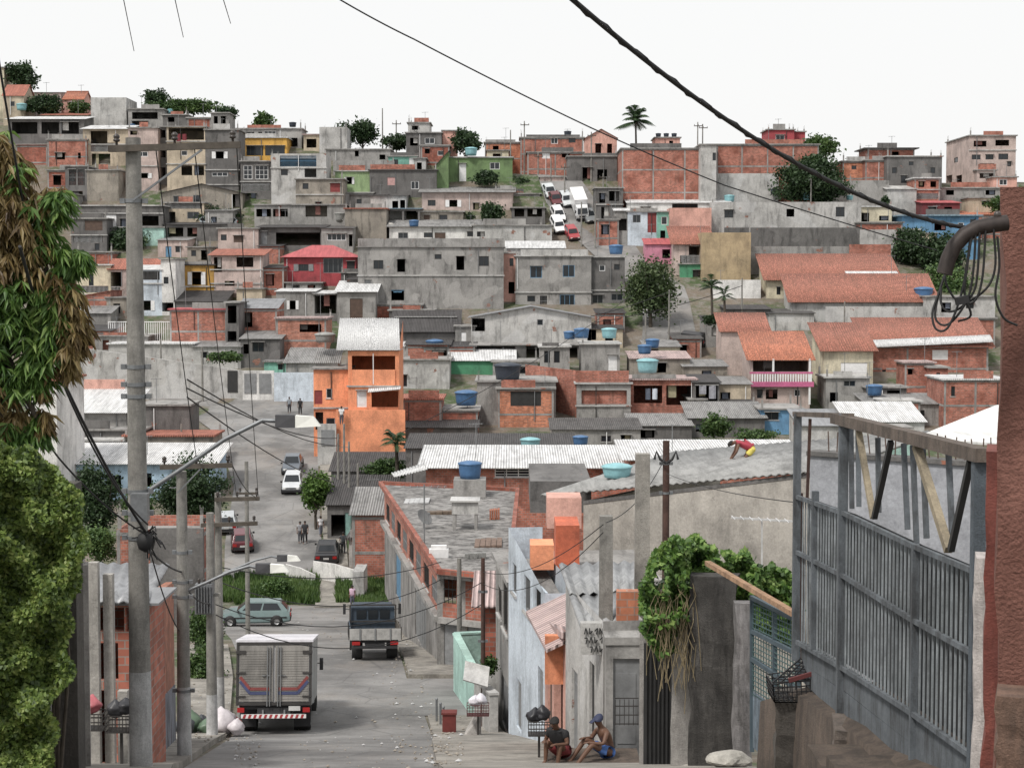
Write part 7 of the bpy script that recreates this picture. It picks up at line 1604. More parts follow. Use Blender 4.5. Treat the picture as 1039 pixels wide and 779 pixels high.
# ------------------------------------------------------------------ left foreground: mango tree and hedge
def mango():
    R_=random.Random(11); base=at(-30,779,21); root=empty('mango_tree',(base.x,21,-7.6),'large mango tree with long drooping leaves, brown and green, cut by the left edge','tree')
    m=MB(); hub=at(-25,330,21.5); tp=limb(m,(base.x-.3,21.5,-7.7),hub,.28,.2,R_,6,.05); cs=[(-4,162,.34,.38),(18,178,.28,.30),(52,202,.24,.27),(22,232,.40,.42),(48,272,.36,.40),(2,300,.55,.6),(62,312,.30,.38),(56,352,.36,.36),(22,352,.4,.45),(30,400,.30,.36),(-22,250,.6,1.0),(-18,400,.5,.8),(10,436,.22,.30),(68,335,.26,.3),(40,430,.12,.25),(78,262,.12,.12),(-6,200,.5,.3)]
    for (x,y,rx,rz) in cs: limb(m,hub+Vector((R_.uniform(-.2,.2),0,R_.uniform(-1,.5))),at(x,y,21.3),.09,.025,R_,5)
    m.build('trunk',BARK,root)
    GRN=leafm([(.02,.05,.01),(.05,.11,.02),(.10,.19,.035),(.19,.27,.07)],sc=.9); BRN=leafm([(.05,.028,.012),(.13,.085,.03),(.22,.16,.06),(.34,.27,.12)],sc=.9)
    q=MB(); vs=[];fs=[]
    def shoot(p,n,ln,sp,up):
        for i in range(n):
            an=R_.uniform(0,2*PI); a=Vector((math.cos(an)*sp,math.sin(an)*sp,-up+R_.gauss(0,.2))).normalized(); s=ln*R_.uniform(.7,1.15); w=s*.11; b=a.cross(Vector((R_.gauss(0,1),R_.gauss(0,1),.3))).normalized(); nn=a.cross(b)
            k=len(vs); tip=p+a*s-Vector((0,0,s*.25)); mid=p+a*s*.5; vs.extend([p,mid+b*w,tip,mid-b*w,mid+nn*w*.35]); fs.extend([(k,k+1,k+4),(k+1,k+2,k+4),(k+2,k+3,k+4),(k+3,k,k+4)])
    bs=[];
    for (x,y,rx,rz) in cs:
        c=at(x,y,21.3); nsh=int(150*rx*rz+16)*4
        for _ in range(nsh):
            v=Vector((R_.gauss(0,1),R_.gauss(0,1),R_.gauss(0,1))).normalized()*R_.uniform(.6,1.0); p=c+Vector((v.x*rx,v.y*rx*.9,v.z*rz)); pyy=HZ-p.z*F/p.y
            n1=noise.noise(Vector((p.x*1.0,p.y*1.0,p.z*1.0+4)))
            if noise.noise(Vector((p.x*2.6,p.y*2.6,p.z*2.2)))<-.27: continue
            brown=(n1>(-.02 if pyy<400 else .22))
            if y in(202,312,335,352,272,262): brown=n1>-.3
            if p.x*F/p.y+PW/2<40 and 330<pyy<480 and n1<.3: brown=False
            bs.append((p,brown))
    for want,mt,nm in ((False,GRN,'green_leaves'),(True,BRN,'brown_leaves')):
        vs.clear();fs.clear()
        for p,b in bs:
            if b==want: shoot(p,8,.20,.7,.75 if b else .5)
        q=MB(); q.add(list(vs),list(fs)); q.build(nm,mt,root)
mango()
def hedge():
    R_=random.Random(5); vs=[];fs=[]; root_p=(at(30,779,16).x,16,-7)
    tops=[(-25,440),(0,450),(20,462),(45,470),(66,482),(78,498),(82,530),(80,640),(62,779)]
    # irregular vertical mass of small leaves growing on the wall; a real volume half a metre thick
    def inside(px,py):
        edge=lerp_tab([(440,30),(462,52),(482,70),(500,82),(560,84),(640,74),(700,62),(779,52),(840,50)],py); return px<edge+6*noise.noise(Vector((py*.03,1,2)))*3 and py>lerp_tab([(-40,448),(0,452),(40,466),(80,486)],px)-4+10*noise.noise(Vector((px*.05,7,2)))
    n=0
    while n<120000:
        px,py=R_.uniform(-60,98),R_.uniform(436,830)
        if not inside(px,py): continue
        d=16.5+R_.random()**1.5*1.3+.5*noise.noise(Vector((px*.03,py*.03,0))); p=at(px,py,d); nr=Vector((R_.gauss(.2,.8),R_.gauss(-.6,.8),R_.gauss(.5,.8))).normalized(); a=nr.orthogonal().normalized(); a.rotate(Matrix.Rotation(R_.uniform(0,6.28),3,nr)); b=nr.cross(a); s=.028*R_.uniform(.6,1.5); k=len(vs)
        vs+= [p-a*s,p+b*s*.6,p+a*s,p-b*s*.6]; fs.append((k,k+1,k+2,k+3)); n+=1
    root=empty('hedge',root_p,'dense small leaved green hedge climbing the wall at the lower left','hedge')
    q=MB(); q.add(vs,fs); q.build('foliage',leafm([(.02,.04,.01),(.07,.115,.025),(.15,.22,.045),(.28,.34,.10)],sc=7),root)
    q=MB()
    for i in range(26):
        x0=R_.uniform(-40,60); a=at(x0,830,17.9); b=at(x0+R_.uniform(-10,14),480+R_.uniform(0,120),17.8); q.tube([a,a.lerp(b,.5)+Vector((R_.gauss(0,.1),0,0)),b],[.025,.018,.006],5)
    q.build('stems',BARK,root)
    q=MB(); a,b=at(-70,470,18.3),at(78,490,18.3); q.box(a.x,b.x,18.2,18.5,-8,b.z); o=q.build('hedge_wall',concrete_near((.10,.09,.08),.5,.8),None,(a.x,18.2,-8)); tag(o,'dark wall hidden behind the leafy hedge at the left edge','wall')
hedge()

# ------------------------------------------------------------------ right foreground: ground, gate, pillar
DIRT=concrete_near((.13,.10,.08),.5,1.6,1.0)
GP0,GP1=at(812,665,22.2),at(1003,779,15.0)          # gate line on the ground
def GL(px): # distance along gate plane for an image column
    A=Vector((GP0.x,GP0.y)); B=Vector((GP1.x,GP1.y)); t=(B-A).normalized(); u,_=plane_hit(px,600,A,t); p=A+t*u; return p.y
# sloping earth bank and steps at the foot of the gate
def bank_ground():
    rows=[]
    for d in [12,13,14,15,16,17,18,19,20,21,22,23.5]:
        gx=X(812,22.2)+(GP1.x-GP0.x)*(22.2-d)/(22.2-15.0) if d<23 else X(812,22.2)-(d-22.2)*.12
        g=lerp_tab([(12,-4.05),(15,-4.35),(18,-4.75),(22.2,-5.1),(26,-6.4),(30,-8.0),(36,-9.9)],d)
        rows.append([(gx-.9,d,g-2.8),(gx-.2,d,g-2.0),(gx-.16,d,g-1.0),(gx-.12,d,g-.12),(gx+.3,d,g),(gx+9,d,g+.05)])
    n=6; vs=[(x,y,z+(.07*noise.noise(Vector((x*1.3,y*1.3,0))))) for r in rows for x,y,z in r]; fs=[(i*n+k,i*n+k+1,i*n+n+k+1,i*n+n+k) for i in range(len(rows)-1) for k in range(n-1)]
    q=MB(); q.add(vs,fs,True); o=q.build('earth_bank',DIRT,None); o['kind']='structure'
bank_ground()
GM=concrete_near((.125,.14,.155),.6,2.0,.25)
GBAR=concrete_near((.30,.33,.35),.4,2.0,.2)
def gate():
    A=Vector((GP0.x,GP0.y)); B=Vector((GP1.x,GP1.y)); t=(B-A).normalized(); i=Vector((-t.y,t.x)); root=empty('barred_gate',(A.x,A.y,GP0.z),'tall grey steel barred gate with solid lower sheet and truss frame on top','gate')
    def Hp(px,py,k=0): u,z=plane_hit(px,py,A,t); p=A+t*u+i*k; return Vector((p.x,p.y,z))
    # lower sheet: follows the slope
    def strip(nm,pts_top,pts_bot,k0,k1,m):
        q=MB()
        T_=[Hp(*p) for p in pts_top]; B_=[Hp(*p) for p in pts_bot]; off=Vector((i.x,i.y,0))
        for j in range(len(T_)-1): q.hexa([B_[j]+off*k0,B_[j+1]+off*k0,B_[j+1]+off*k1,B_[j]+off*k1],[T_[j]+off*k0,T_[j+1]+off*k0,T_[j+1]+off*k1,T_[j]+off*k1])
        return q.build(nm,m,root)
    strip('lower_sheet',[(813,650),(860,678),(935,727),(1002,775)],[(813,672),(860,703),(935,762),(1002,812)],0,.03,GM)
    # (the sheet reaches further down towards the viewer)
    strip('lower_sheet',[(813,672),(860,704),(935,762),(1002,812)],[(813,690),(860,735),(935,800),(1002,860)],0,.03,GM)
    top=[(811,504),(860,521),(928,553),(1000,583)]; bot=[(811,652),(860,680),(928,724),(1000,776)]
    tt=lambda px:lerp_tab(top,px); bb=lambda px:lerp_tab(bot,px)
    strip('gap_shade_sheet',[(812,505),(860,522),(928,554),(1000,584)],[(812,651),(860,679),(928,723),(1000,775)],.10,.11,concrete_near((.035,.04,.044),.5,2.0,.2))  # added near-black sheet, puts shade into the gaps between the bars
    # bars at equal real spacing
    u0,_=plane_hit(814,600,A,t); u1,_=plane_hit(1001,600,A,t); n=int((u1-u0)/.135)
    for j in range(n+1):
        u=u0+(u1-u0)*j/n; p=A+t*u; px=PW/2+p.x*F/p.y; z0=at(px,bb(px),p.y).z; z1=at(px,tt(px),p.y).z; q=MB(); q.box(p.x-.009,p.x+.009,p.y-.009,p.y+.009,z0,z1); q.build('gate_bar',GBAR,root)
    for ys in ((504,521,553,583),(560,585,628,668),(651,679,723,775)):
        q=MB(); P_=[Hp(x,y,-.03) for x,y in zip((811,860,928,1001),ys)]
        for a,b in zip(P_,P_[1:]): q.bar(a,b,.04,.05)
        q.build('rail',GM,root)
    for (px,y0,y1,w,lab) in ((811,420,672,.09,0),(829,498,660,.08,0),(858,420,742,.10,0),(931,552,800,.07,0),(996,455,830,.11,0)):
        a,b=Hp(px,y0,-.02),Hp(px,y1,-.02); q=MB(); q.box(a.x-w/2,a.x+w/2,a.y-w/2,a.y+w/2,b.z,a.z); q.build('gate_post',GM if px<990 else concrete_near((.10,.12,.14),.3,2),root)
    # truss: top channel, verticals and diagonals
    RST=concrete_near((.15,.12,.10),.45,2.5)
    q=MB(); q.bar(Hp(850,424,-.02),Hp(1000,462,-.02),.14,.12); q.build('top_channel',RST,root)
    q=MB(); q.bar(Hp(808,420,-.02),Hp(866,422,-.02),.06,.06); q.build('rail',RST,root)
    for (xa,ya,xb,yb,w,mm) in ((873,437,888,525,.06,0),(906,448,889,525,.055,1),(932,452,965,558,.075,0),(987,468,967,558,.055,1)):
        q=MB(); q.bar(Hp(xa,ya,-.02),Hp(xb,yb,-.02),w); q.build('brace',plain((.035,.035,.035),.8) if mm else concrete_near((.33,.28,.20),.3,2),root)
    for x,ya,yb in ((859,432,516),(866,432,514),(886,444,520),(912,450,537),(921,452,552),(931,452,546),(957,458,548)):
        q=MB(); q.bar(Hp(x,ya,.05),Hp(x+(4 if x>900 else 1),yb,.05),.05); q.build('upright',GM,root)
    q=MB(); q.bar(Hp(822,425,0),Hp(819,505,0),.035); q.build('upright',RUSTM,root)
    return root
gate()
def prism_px(name,label,cat,x0,x1,yt,yb,d,dep,m,jit=0,x0b=None,group=None):
    a=at(x0,yt,d); z=at(x0,yb,d).z; ph=math.atan2(a.x,d); tt_=Vector((math.cos(ph),-math.sin(ph),0)); nn_=Vector((math.sin(ph),math.cos(ph),0)); wd_=(x1-x0)/F*d*1.05; b=a+tt_*wd_; ny=14; R_=random.Random(int(x0)); q=MB(); vs=[]; 
    lv=[a.z+(z-a.z)*k/ny for k in range(ny+1)]
    for zz in lv:
        j=lambda:R_.gauss(0,jit)
        Q=lambda u,v:(a.x+tt_.x*u+nn_.x*v+j(),a.y+tt_.y*u+nn_.y*v+j(),zz)
        vs+=[Q(0,0),Q(wd_/2,-jit),Q(wd_,0),Q(wd_,dep),Q(0,dep)]
    n=5; fs=[(k*n+i,k*n+(i+1)%n,(k+1)*n+(i+1)%n,(k+1)*n+i) for k in range(ny) for i in range(n)]+[tuple(range(n)),tuple(ny*n+i for i in range(n))[::-1]]; q.add(vs,fs,False); o=q.build(name,m,None,(a.x,d,z)); return tag(o,label,cat,group)
def rough_red():
    m,t,p=newmat('rough_render'); p.inputs['Roughness'].default_value=.95; s=objsrc(t); v=N(t,'ShaderNodeTexNoise'); v.inputs['Scale'].default_value=45; v.inputs['Detail'].default_value=6; t.links.new(s,v.inputs['Vector']); a=nz(t,s,3,7,.75); b=nz(t,s,22,6,.8)
    c=mixc(t,ramp(t,a,.35,.65),(.33,.155,.12),(.19,.08,.06)); c=mixc(t,mixc(t,.75,ramp(t,b,.5,.7),(0,0,0)),c,(.07,.03,.022)); c=mixc(t,mixc(t,.5,ramp(t,a,.6,.68),(0,0,0)),c,(.40,.22,.17)); t.links.new(c,p.inputs['Base Color'])
    ad=N(t,'ShaderNodeMath',operation='ADD'); t.links.new(b,ad.inputs[0]); t.links.new(v.outputs[0],ad.inputs[1]); bump(t,p,ad.outputs[0],1.0,.05); return m
RR=rough_red()
prism_px('rough_pillar','rough red roughcast pillar at the right edge holding the conduit','pillar',1018,1075,190,900,9.8,.6,RR,.012)
prism_px('pillar_wall','dark red rendered wall strip left of the roughcast pillar','wall',1002,1022,458,900,10.4,.5,concrete_near((.22,.07,.055),.35,1.5),.008)
prism_px('tan_block','tan chipped masonry block at the foot of the red pillar','wall',1012,1060,706,900,9.5,.4,concrete_near((.24,.15,.11),.45,2.2,.9),.008)
prism_px('gate_jamb','flaking whitish gate jamb between bars and red wall','wall',989,1006,566,900,13.6,.35,concrete_near((.52,.48,.46),.3,2.0),.01)
def conduit():
    d=9.4; root=empty('service_conduit',at(1015,235,d),'bent dark service conduit with hanging loops of black cable on the red pillar','conduit'); q=MB()
    arc=[(1022,226,d),(1008,228,d),(992,231,d),(978,239,d),(968,250,d),(962,263,d),(958,278,d)]; q.tube([at(*p) for p in arc],.042,12); q.build('pipe',plain((.04,.03,.027),.6,.3,.5,20,name='rusty_pipe'),root)
    loops=[[(985,234),(982,262),(975,300),(962,332),(950,334),(946,318),(953,296),(958,280)],[(990,234),(988,270),(983,300),(970,322),(958,330),(949,322),(952,300),(957,285)],[(994,236),(992,275),(988,296),(975,312),(962,316),(955,308),(955,292)],[(1000,234),(997,280),(990,304),(978,308),(968,302),(960,288),(959,276)],[(1008,232),(1010,268),(1003,290),(985,305),(970,308)],[(1012,240),(1014,270),(1010,300),(1018,322),(1032,330)],[(987,233),(980,280),(979,300),(985,320),(972,326)]]
    for L in loops:
        P_=[at(x,y,d-.03+.02*k%3) for k,(x,y) in enumerate(L)]; out=[]
        for j in range(len(P_)-1):
            p0,p1,p2,p3=P_[max(j-1,0)],P_[j],P_[j+1],P_[min(j+2,len(P_)-1)]
            for s in range(5): k=s/5; out.append(.5*((2*p1)+(p2-p0)*k+(2*p0-5*p1+4*p2-p3)*k*k+(3*p1-p0-3*p2+p3)*k**3))
        out.append(P_[-1]); q=MB(); q.tube(out,.0065,6); q.build('cable_loop',WIREM,root)
    q=MB(); q.bar(at(970,306,d-.05),at(982,303,d-.05),.05,.04); q.build('cable_tie',WIREM,root)
    q=MB(); q.lathe(at(1012,222,d)-Vector((0,0,.03)),[(.012,0),(.02,.015),(.014,.03),(.02,.045),(.02,.06),(.008,.07),(.001,.07)],10); q.build('insulator',INS,root)
conduit()
# walls between the lane and the garden
BLKW=concrete_near((.13,.12,.11),.85,1.3,.7); PALEW=concrete_near((.42,.40,.38),.25,1.6)
prism_px('garden_wall','black mould stained garden wall with a broken top, right of the lane','wall',700,746,584,900,29.0,.35,concrete_near((.085,.08,.075),.9,1.6,.9),.03)
prism_px('garden_wall','grey streaked garden wall end lower than the black one','wall',745,762,612,900,28.4,.3,concrete_near((.22,.21,.21),.7,1.6,.6),.02)
prism_px('wall_panel','pale whitish concrete panel left of the black garden wall','wall',682,703,618,900,29.6,.3,PALEW,.01)
fm=empty('lane_gate',at(668,779,31),'dark narrow slatted side gate beside the pale panel','gate')
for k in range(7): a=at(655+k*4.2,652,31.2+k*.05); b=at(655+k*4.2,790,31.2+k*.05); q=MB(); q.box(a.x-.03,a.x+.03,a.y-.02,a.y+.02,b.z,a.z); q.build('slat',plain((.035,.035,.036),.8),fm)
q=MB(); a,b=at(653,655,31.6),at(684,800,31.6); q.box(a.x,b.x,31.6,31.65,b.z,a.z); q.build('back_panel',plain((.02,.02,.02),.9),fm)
prism_px('gate_post','slim grey post between gate hut and dark side gate','post',649,656,642,790,31.5,.15,PALEW,.0)
GG=empty('mesh_gate',at(786,740,24),'greenish wire mesh gate with a painted lower sheet, topped by a rusty rail','gate')
A_=at(762,610,26); B_=at(812,660,23.5)
def mg(px,py):
    k=(px-762)/50; return at(px,py,26-2.5*k)
q=MB()
for k in range(18): q.bar(mg(764+k*2.7,610+k*1.3),mg(764+k*2.7,705+k*2.0),.012)
for k in range(20): q.bar(mg(763,612+k*4.8),mg(811,632+k*5.3),.012)
q.build('mesh',plain((.06,.11,.11),.7),GG)
for (xa,ya,xb,yb) in ((763,604,763,762),(786,618,786,740),(810,630,810,745),(763,606,811,630),(763,668,811,700),(763,640,811,664)): q=MB(); q.bar(mg(xa,ya),mg(xb,yb),.06); q.build('frame',plain((.07,.10,.12),.7),GG)
q=MB(); q.hexa([mg(764,758),mg(810,800),mg(810,800)+Vector((0,.03,0)),mg(764,758)+Vector((0,.03,0))],[mg(764,700),mg(810,735),mg(810,735)+Vector((0,.03,0)),mg(764,700)+Vector((0,.03,0))]); q.build('lower_sheet',concrete_near((.20,.25,.30),.5,2),GG)
q=MB(); q.bar(at(718,571,27.5),at(812,626,23),.09,.07); o=q.build('rusty_rail',concrete_near((.42,.26,.16),.3,3),None,at(718,571,27.5)); tag(o,'long rusty peeling rail sloping above the mesh gate','rail')
q=MB(); q.bar(at(812,500,22.6),at(815,668,22.6),.06); o=q.build('dark_post',RUSTM,None,at(815,668,22.6)); tag(o,'dark rusty thin post at the left side of the barred gate','post')
# wire crate on a concrete plinth
def crate():
    d=21.6; root=empty('wire_crate',at(810,710,d),'black wire crate with a tilted open lid on the plinth by the gate','crate'); P_=lambda px,py,k=0:at(px,py,d+k); W_=plain((.02,.02,.022),.6)
    x0,x1=784,836
    def grid(nm,a,b,c,e,nu,nv,r=.012):
        q=MB()
        for k in range(nu+1): q.bar(a.lerp(b,k/nu),e.lerp(c,k/nu),r)
        for k in range(nv+1): q.bar(a.lerp(e,k/nv),b.lerp(c,k/nv),r)
        q.build(nm,W_,root)
    f0,f1,f2,f3=P_(786,712),P_(832,712),P_(832,688),P_(784,694); o=Vector((0,.55,0)); grid('front_grid',f0,f1,f2,f3,10,4); grid('back_grid',f0+o,f1+o,f2+o,f3+o,8,4); grid('side_grid',f0,f0+o,f3+o,f3,5,4); grid('side_grid',f1,f1+o,f2+o,f2,5,4); grid('base_grid',f0,f1,f1+o,f0+o,8,5)
    grid('lid',P_(784,692,.0),P_(812,668,.5),P_(836,676,.5),P_(834,690,.0),8,6,.014)
    q=MB(); q.bar(P_(800,690),P_(828,682),.05); q.build('scrap',plain((.12,.03,.03),.8),root)
crate()
prism_px('plinth','dark stained concrete plinth under the wire crate','plinth',787,828,713,860,21.7,.9,concrete_near((.09,.08,.07),.6,1.5,.8),.02)
prism_px('plinth','low concrete block at the foot of the tall gate post','plinth',845,884,741,860,19.2,.8,concrete_near((.17,.14,.12),.5,1.5,.8),.02)
def steps():
    root=empty('steps',at(850,800,19),'worn concrete steps climbing along the foot of the barred gate','steps')
    for k in range(4):
        d=18.6-k*1.0; x0=X(868+k*22,d); z=-4.98+.16*k; q=MB(); q.box(x0-.45,x0+.5,d-1.0,d+.05,z-1.2,z); q.build('step',DIRT,root)
steps()
R8=random.Random(8)
def stone(label,px,py,d,rx,ry,rz,m=None):
    bm=bmesh.new(); bmesh.ops.create_icosphere(bm,subdivisions=3,radius=1); c=at(px,py,d)
    for v in bm.verts: k=1+.25*noise.noise(v.co*1.3+Vector((px,0,0)))+.08*noise.noise(v.co*5); v.co=Vector((v.co.x*rx*k,v.co.y*ry*k,v.co.z*rz*k))
    me=bpy.data.meshes.new('stone'); bm.to_mesh(me); bm.free(); me.uv_layers.new(name='UVMap'); me.materials.append(m or concrete_near((.42,.40,.36),.2,2)); o=bpy.data.objects.new('stone',me); COL.objects.link(o); o.location=c; tag(o,label,'stone'); return o
stone('large pale flat stone at the bottom right of the lane',740,770,27,.33,.3,.13)
stone('pale stone slab at the foot of the side gate',700,783,29,.3,.3,.1)
# vines
def vine():
    R_=random.Random(3); root=empty('vine',at(730,640,30),'bright green creeping vine spilling over the black garden wall','vine'); vs=[];fs=[]
    top=[(652,592),(665,556),(690,543),(712,548),(740,560),(770,570),(800,580),(812,596)]; bot=[(652,640),(668,668),(686,660),(700,625),(720,600),(745,612),(770,640),(812,665)]
    n=0
    while n<30000:
        px=R_.uniform(650,812); yt=lerp_tab(top,px)+7*noise.noise(Vector((px*.08,0,5)))*2; yb=lerp_tab(bot,px); py=yt+(yb-yt)*R_.random()**1.1
        gap=noise.noise(Vector((px*.05,py*.05,9)))
        if gap<-.42: n+=1; continue
        d=29.8+R_.random()*1.6-(.8 if px<700 else 0)+.8*gap; p=at(px,py,d); nr=Vector((R_.gauss(0,.8),R_.gauss(-.5,.8),R_.gauss(.6,.7))).normalized(); a=nr.orthogonal().normalized(); a.rotate(Matrix.Rotation(R_.uniform(0,6.28),3,nr)); b=nr.cross(a); s=.055*R_.uniform(.5,1.4); k=len(vs)
        vs+=[p-a*s,p+b*s*.6,p+a*s,p-b*s*.6]; fs.append((k,k+1,k+2,k+3)); n+=1
    q=MB(); q.add(vs,fs); q.build('foliage',leafm([(.015,.035,.009),(.05,.11,.02),(.11,.21,.04),(.25,.35,.10)],sc=4),root)
    q=MB()
    for k in range(60):
        x=R_.uniform(664,706); y=R_.uniform(590,640); a=at(x,y,29); b=at(x+R_.uniform(-14,10),y+R_.uniform(30,90),28.9); q.tube([a,a.lerp(b,.4)+Vector((R_.gauss(0,.12),R_.gauss(0,.05),.05)),b],.006,4)
    q.build('dry_stems',plain((.25,.20,.12),.9),root)
vine()
bush('dark ivy core behind the bright vine',662,806,566,640,32.5,DARKG,1.0,size=.13)
# antenna frame in the vine
an=empty('tv_antenna',at(773,585,40),'white pipe television antenna standing in the vines before the hall wall','antenna'); q=MB(); q.bar(at(773,600,40),at(773,526,40),.035); q.bar(at(742,525,40),at(808,529,40),.04)
for k in range(8): p=at(744+k*9,525+k*.5,40); q.bar(p-Vector((0,.3,0)),p+Vector((0,.3,0)),.02)
q.build('antenna_frame',plain((.6,.6,.6),.4),an)

# ------------------------------------------------------------------ bins, rubbish, bollards
def basket(label, px, ytop, ybot, d, bagcol, w=.5, fill=True):
    a=at(px,ytop,d); zb=min(at(px,ybot,d).z,a.z-.8); root=empty('street_basket',(a.x,d,zb),label,'litter basket','raised litter baskets'); q=MB(); q.bar((a.x,d,zb-.2),(a.x,d,a.z-.3),.05); q.build('post',FRD,root)
    q=MB(); W2=w/2
    for z in (a.z-.3,a.z-.15,a.z):
        for (p,r) in (((-W2,-.18),(W2,-.18)),((W2,-.18),(W2,.18)),((W2,.18),(-W2,.18)),((-W2,.18),(-W2,-.18))): q.bar((a.x+p[0],d+p[1],z),(a.x+r[0],d+r[1],z),.02)
    for k in range(9): x=a.x-W2+w*k/8; q.bar((x,d-.18,a.z-.3),(x,d-.18,a.z),.014)
    q.bar((a.x-W2,d,a.z-.3),(a.x+W2,d,a.z-.3),.3,.02); q.build('basket',plain((.10,.03,.03),.7) if 'red' in label else FRD,root)
    for k in range(2 if fill else 1): bag(('back ','front ')[k]+'bag in the '+' '.join(label.split(' ')[:9]),a.x-.1+.18*k,d,a.z-.02+.05*k,.17,bagcol[k%len(bagcol)])
    return root
def bag(label,x,y,z,r,col,group='rubbish bags'):
    bm=bmesh.new(); bmesh.ops.create_icosphere(bm,subdivisions=3,radius=1)
    for v in bm.verts:
        k=1+.3*noise.noise(v.co*1.6+Vector((x*9,y,0)))+.12*noise.noise(v.co*5+Vector((x*7,0,0))); v.co*=k
        if v.co.z>.75: v.co.z+= .35; v.co.x*=.5; v.co.y*=.5
        v.co=Vector((v.co.x*r,v.co.y*r,v.co.z*r*.8))
    me=bpy.data.meshes.new('rubbish_bag'); bm.to_mesh(me); bm.free(); me.uv_layers.new(name='UVMap'); me.materials.append(plain(col,.45,var=.3,name='plastic_film'))
    for p in me.polygons: p.use_smooth=True
    o=bpy.data.objects.new('rubbish_bag',me); COL.objects.link(o); o.location=(x,y,z+r*.6); tag(o,label,'bag',group); return o
basket('pinkish litter basket on a post at the far lower left',89,722,790,32,[C(220,205,215),C(210,90,100)],.62)
basket('dark litter basket just right of the pinkish one',123,724,790,32,[(.04,.04,.045)],.5)
basket('white litter basket with red frame by the rust red pole',485,714,760,50,[C(220,215,225)],.62)
basket('black litter basket at the house door left of the seated boy',547,730,770,37,[(.02,.02,.025),(.025,.025,.03)],.45)
cols=[(.02,.02,.025),C(90,120,90),C(60,64,70),C(200,190,195),C(150,60,60),(.03,.03,.035)]
for k,(px,py,r) in enumerate(((195,722,.28),(188,738,.38),(200,708,.25),(222,736,.42),(232,728,.30),(190,700,.28),(226,712,.22),(205,745,.25),(183,752,.3),(236,742,.24))):
    d=51+(760-py)*.05; x=X(px,d); bag(['small grey','large black','green lidded','biggest dark','dull brown','pale stained','pinkish torn','low red','crumpled grey','outermost grey'][k]+' rubbish bag in the heap between the left poles',x,d,Zt(x,d)+.1+r*.25,r,cols[k%6])
for k,(px,py,d,h,lab) in enumerate(((442,728,55,.75,'thin grey post nearest the street corner on the right pavement'),(446,733,54.4,.7,'thin grey post in the middle of three on the right pavement'),(449,741,53.6,.7,'thin grey post furthest from the corner of the three'))):
    x=X(px,d); z=Zt(x,d)+.1; q=MB(); q.tube([(x,d,z),(x,d,z+h)],.035,8); q.lathe((x,d,z+h),[(.045,-.02),(.045,.02),(.001,.03)],8); o=q.build('bollard',GALV,None,(x,d,z)); tag(o,lab,'bollard','thin posts on the right pavement')
x=X(455,52.2); z=Zt(x,52.2)+.1; q=MB(); q.box(x-.2,x+.2,52,52.4,z,z+.62); q.box(x-.23,x+.23,51.97,52.43,z+.623,z+.68); o=q.build('red_block',plain((.16,.035,.03),.8),None,(x,52.2,z)); tag(o,'short dark red painted block on the right pavement','bollard')
x=X(484,50.5); z=Zt(x,50.5)+.12
q=MB(); q.hexa([(x-.4,50.2,z),(x+.1,50.2,z),(x+.1,50.6,z),(x-.4,50.6,z)],[(x-.1,50.4,z+.6),(x+.1,50.3,z+.62),(x+.12,50.45,z+.62),(x-.1,50.5,z+.6)]); o=q.build('leaning_board',PALEW,None,(x,50.4,z)); tag(o,'broken slab leaning at the foot of the rust red pole','slab')
q=MB(); a=at(480,678,53); sheet(q,a+Vector((-.3,0,-.35)),a+Vector((.45,-.3,-.5)),a+Vector((.5,.4,-.05)),a+Vector((-.25,.6,.1)),0); o=q.build('meter_hood',SH['l'],None,a); tag(o,'pale tilted sheet hood over the corner yard entrance','hood')

# ------------------------------------------------------------------ seated boys and roof worker
def seat_pose(lean=.12, knee=.42, reach=.4, feet=.62):
    # sits at the origin on a surface z=0, faces -Y ... turned when placed
    return dict(pel=(0,0,.12),wst=(0,.02,.26),chest=(0,-.04+lean*-.5,.46),nb=(0,-.08-lean*.5,.58),nk=(0,-.12-lean*.5,.64),hd=(0,-.17-lean*.6,.74),tp=(0,-.165-lean*.6,.83),face=(0,-.93,-.35),
      shL=(-.18,-.07-lean*.5,.53),elL=(-.25,-.22,.34),wrL=(-.16,-reach,.38),shR=(.18,-.07-lean*.5,.53),elR=(.25,-.24,.34),wrR=(.15,-reach-.02,.36),
      hpL=(-.1,-.02,.11),knL=(-.16,-knee,.36),anL=(-.15,-feet,-.02),toL=(-.16,-feet-.15,-.08),hpR=(.1,-.02,.11),knR=(.16,-knee-.03,.33),anR=(.15,-feet-.05,-.04),toR=(.16,-feet-.2,-.1))
# a low step for them to sit on
sx0=X(556,34.6); q=MB(); zS=Zt(0,34.5)+.15+.12
q.box(X(556,34.6),X(650,34.6),34.1,35.2,zS-1.4,zS-.02); o=q.build('door_step',DIRT,None,(sx0,36,zS-1)); tag(o,'worn concrete doorstep on which the two boys sit','step')
b1=person('boy in a black shirt and red shorts sitting hunched on the step, left',seat_pose(.25,.34,.42,.4),plain((.018,.018,.02),.8),plain(C(150,40,44),.8),long_legs=False)
b1.location=(X(571,34.4),34.5,zS); b1.rotation_euler=(0,0,R(-30))
b2=person('shirtless boy in blue shorts and dark cap sitting right on the step',seat_pose(.1,.42,.42,.75),None,plain(C(50,100,190),.8),hair=True,cap=plain(C(40,50,90),.7),long_legs=False)
b2.location=(X(618,34.4),34.5,zS); b2.rotation_euler=(0,0,R(-62))
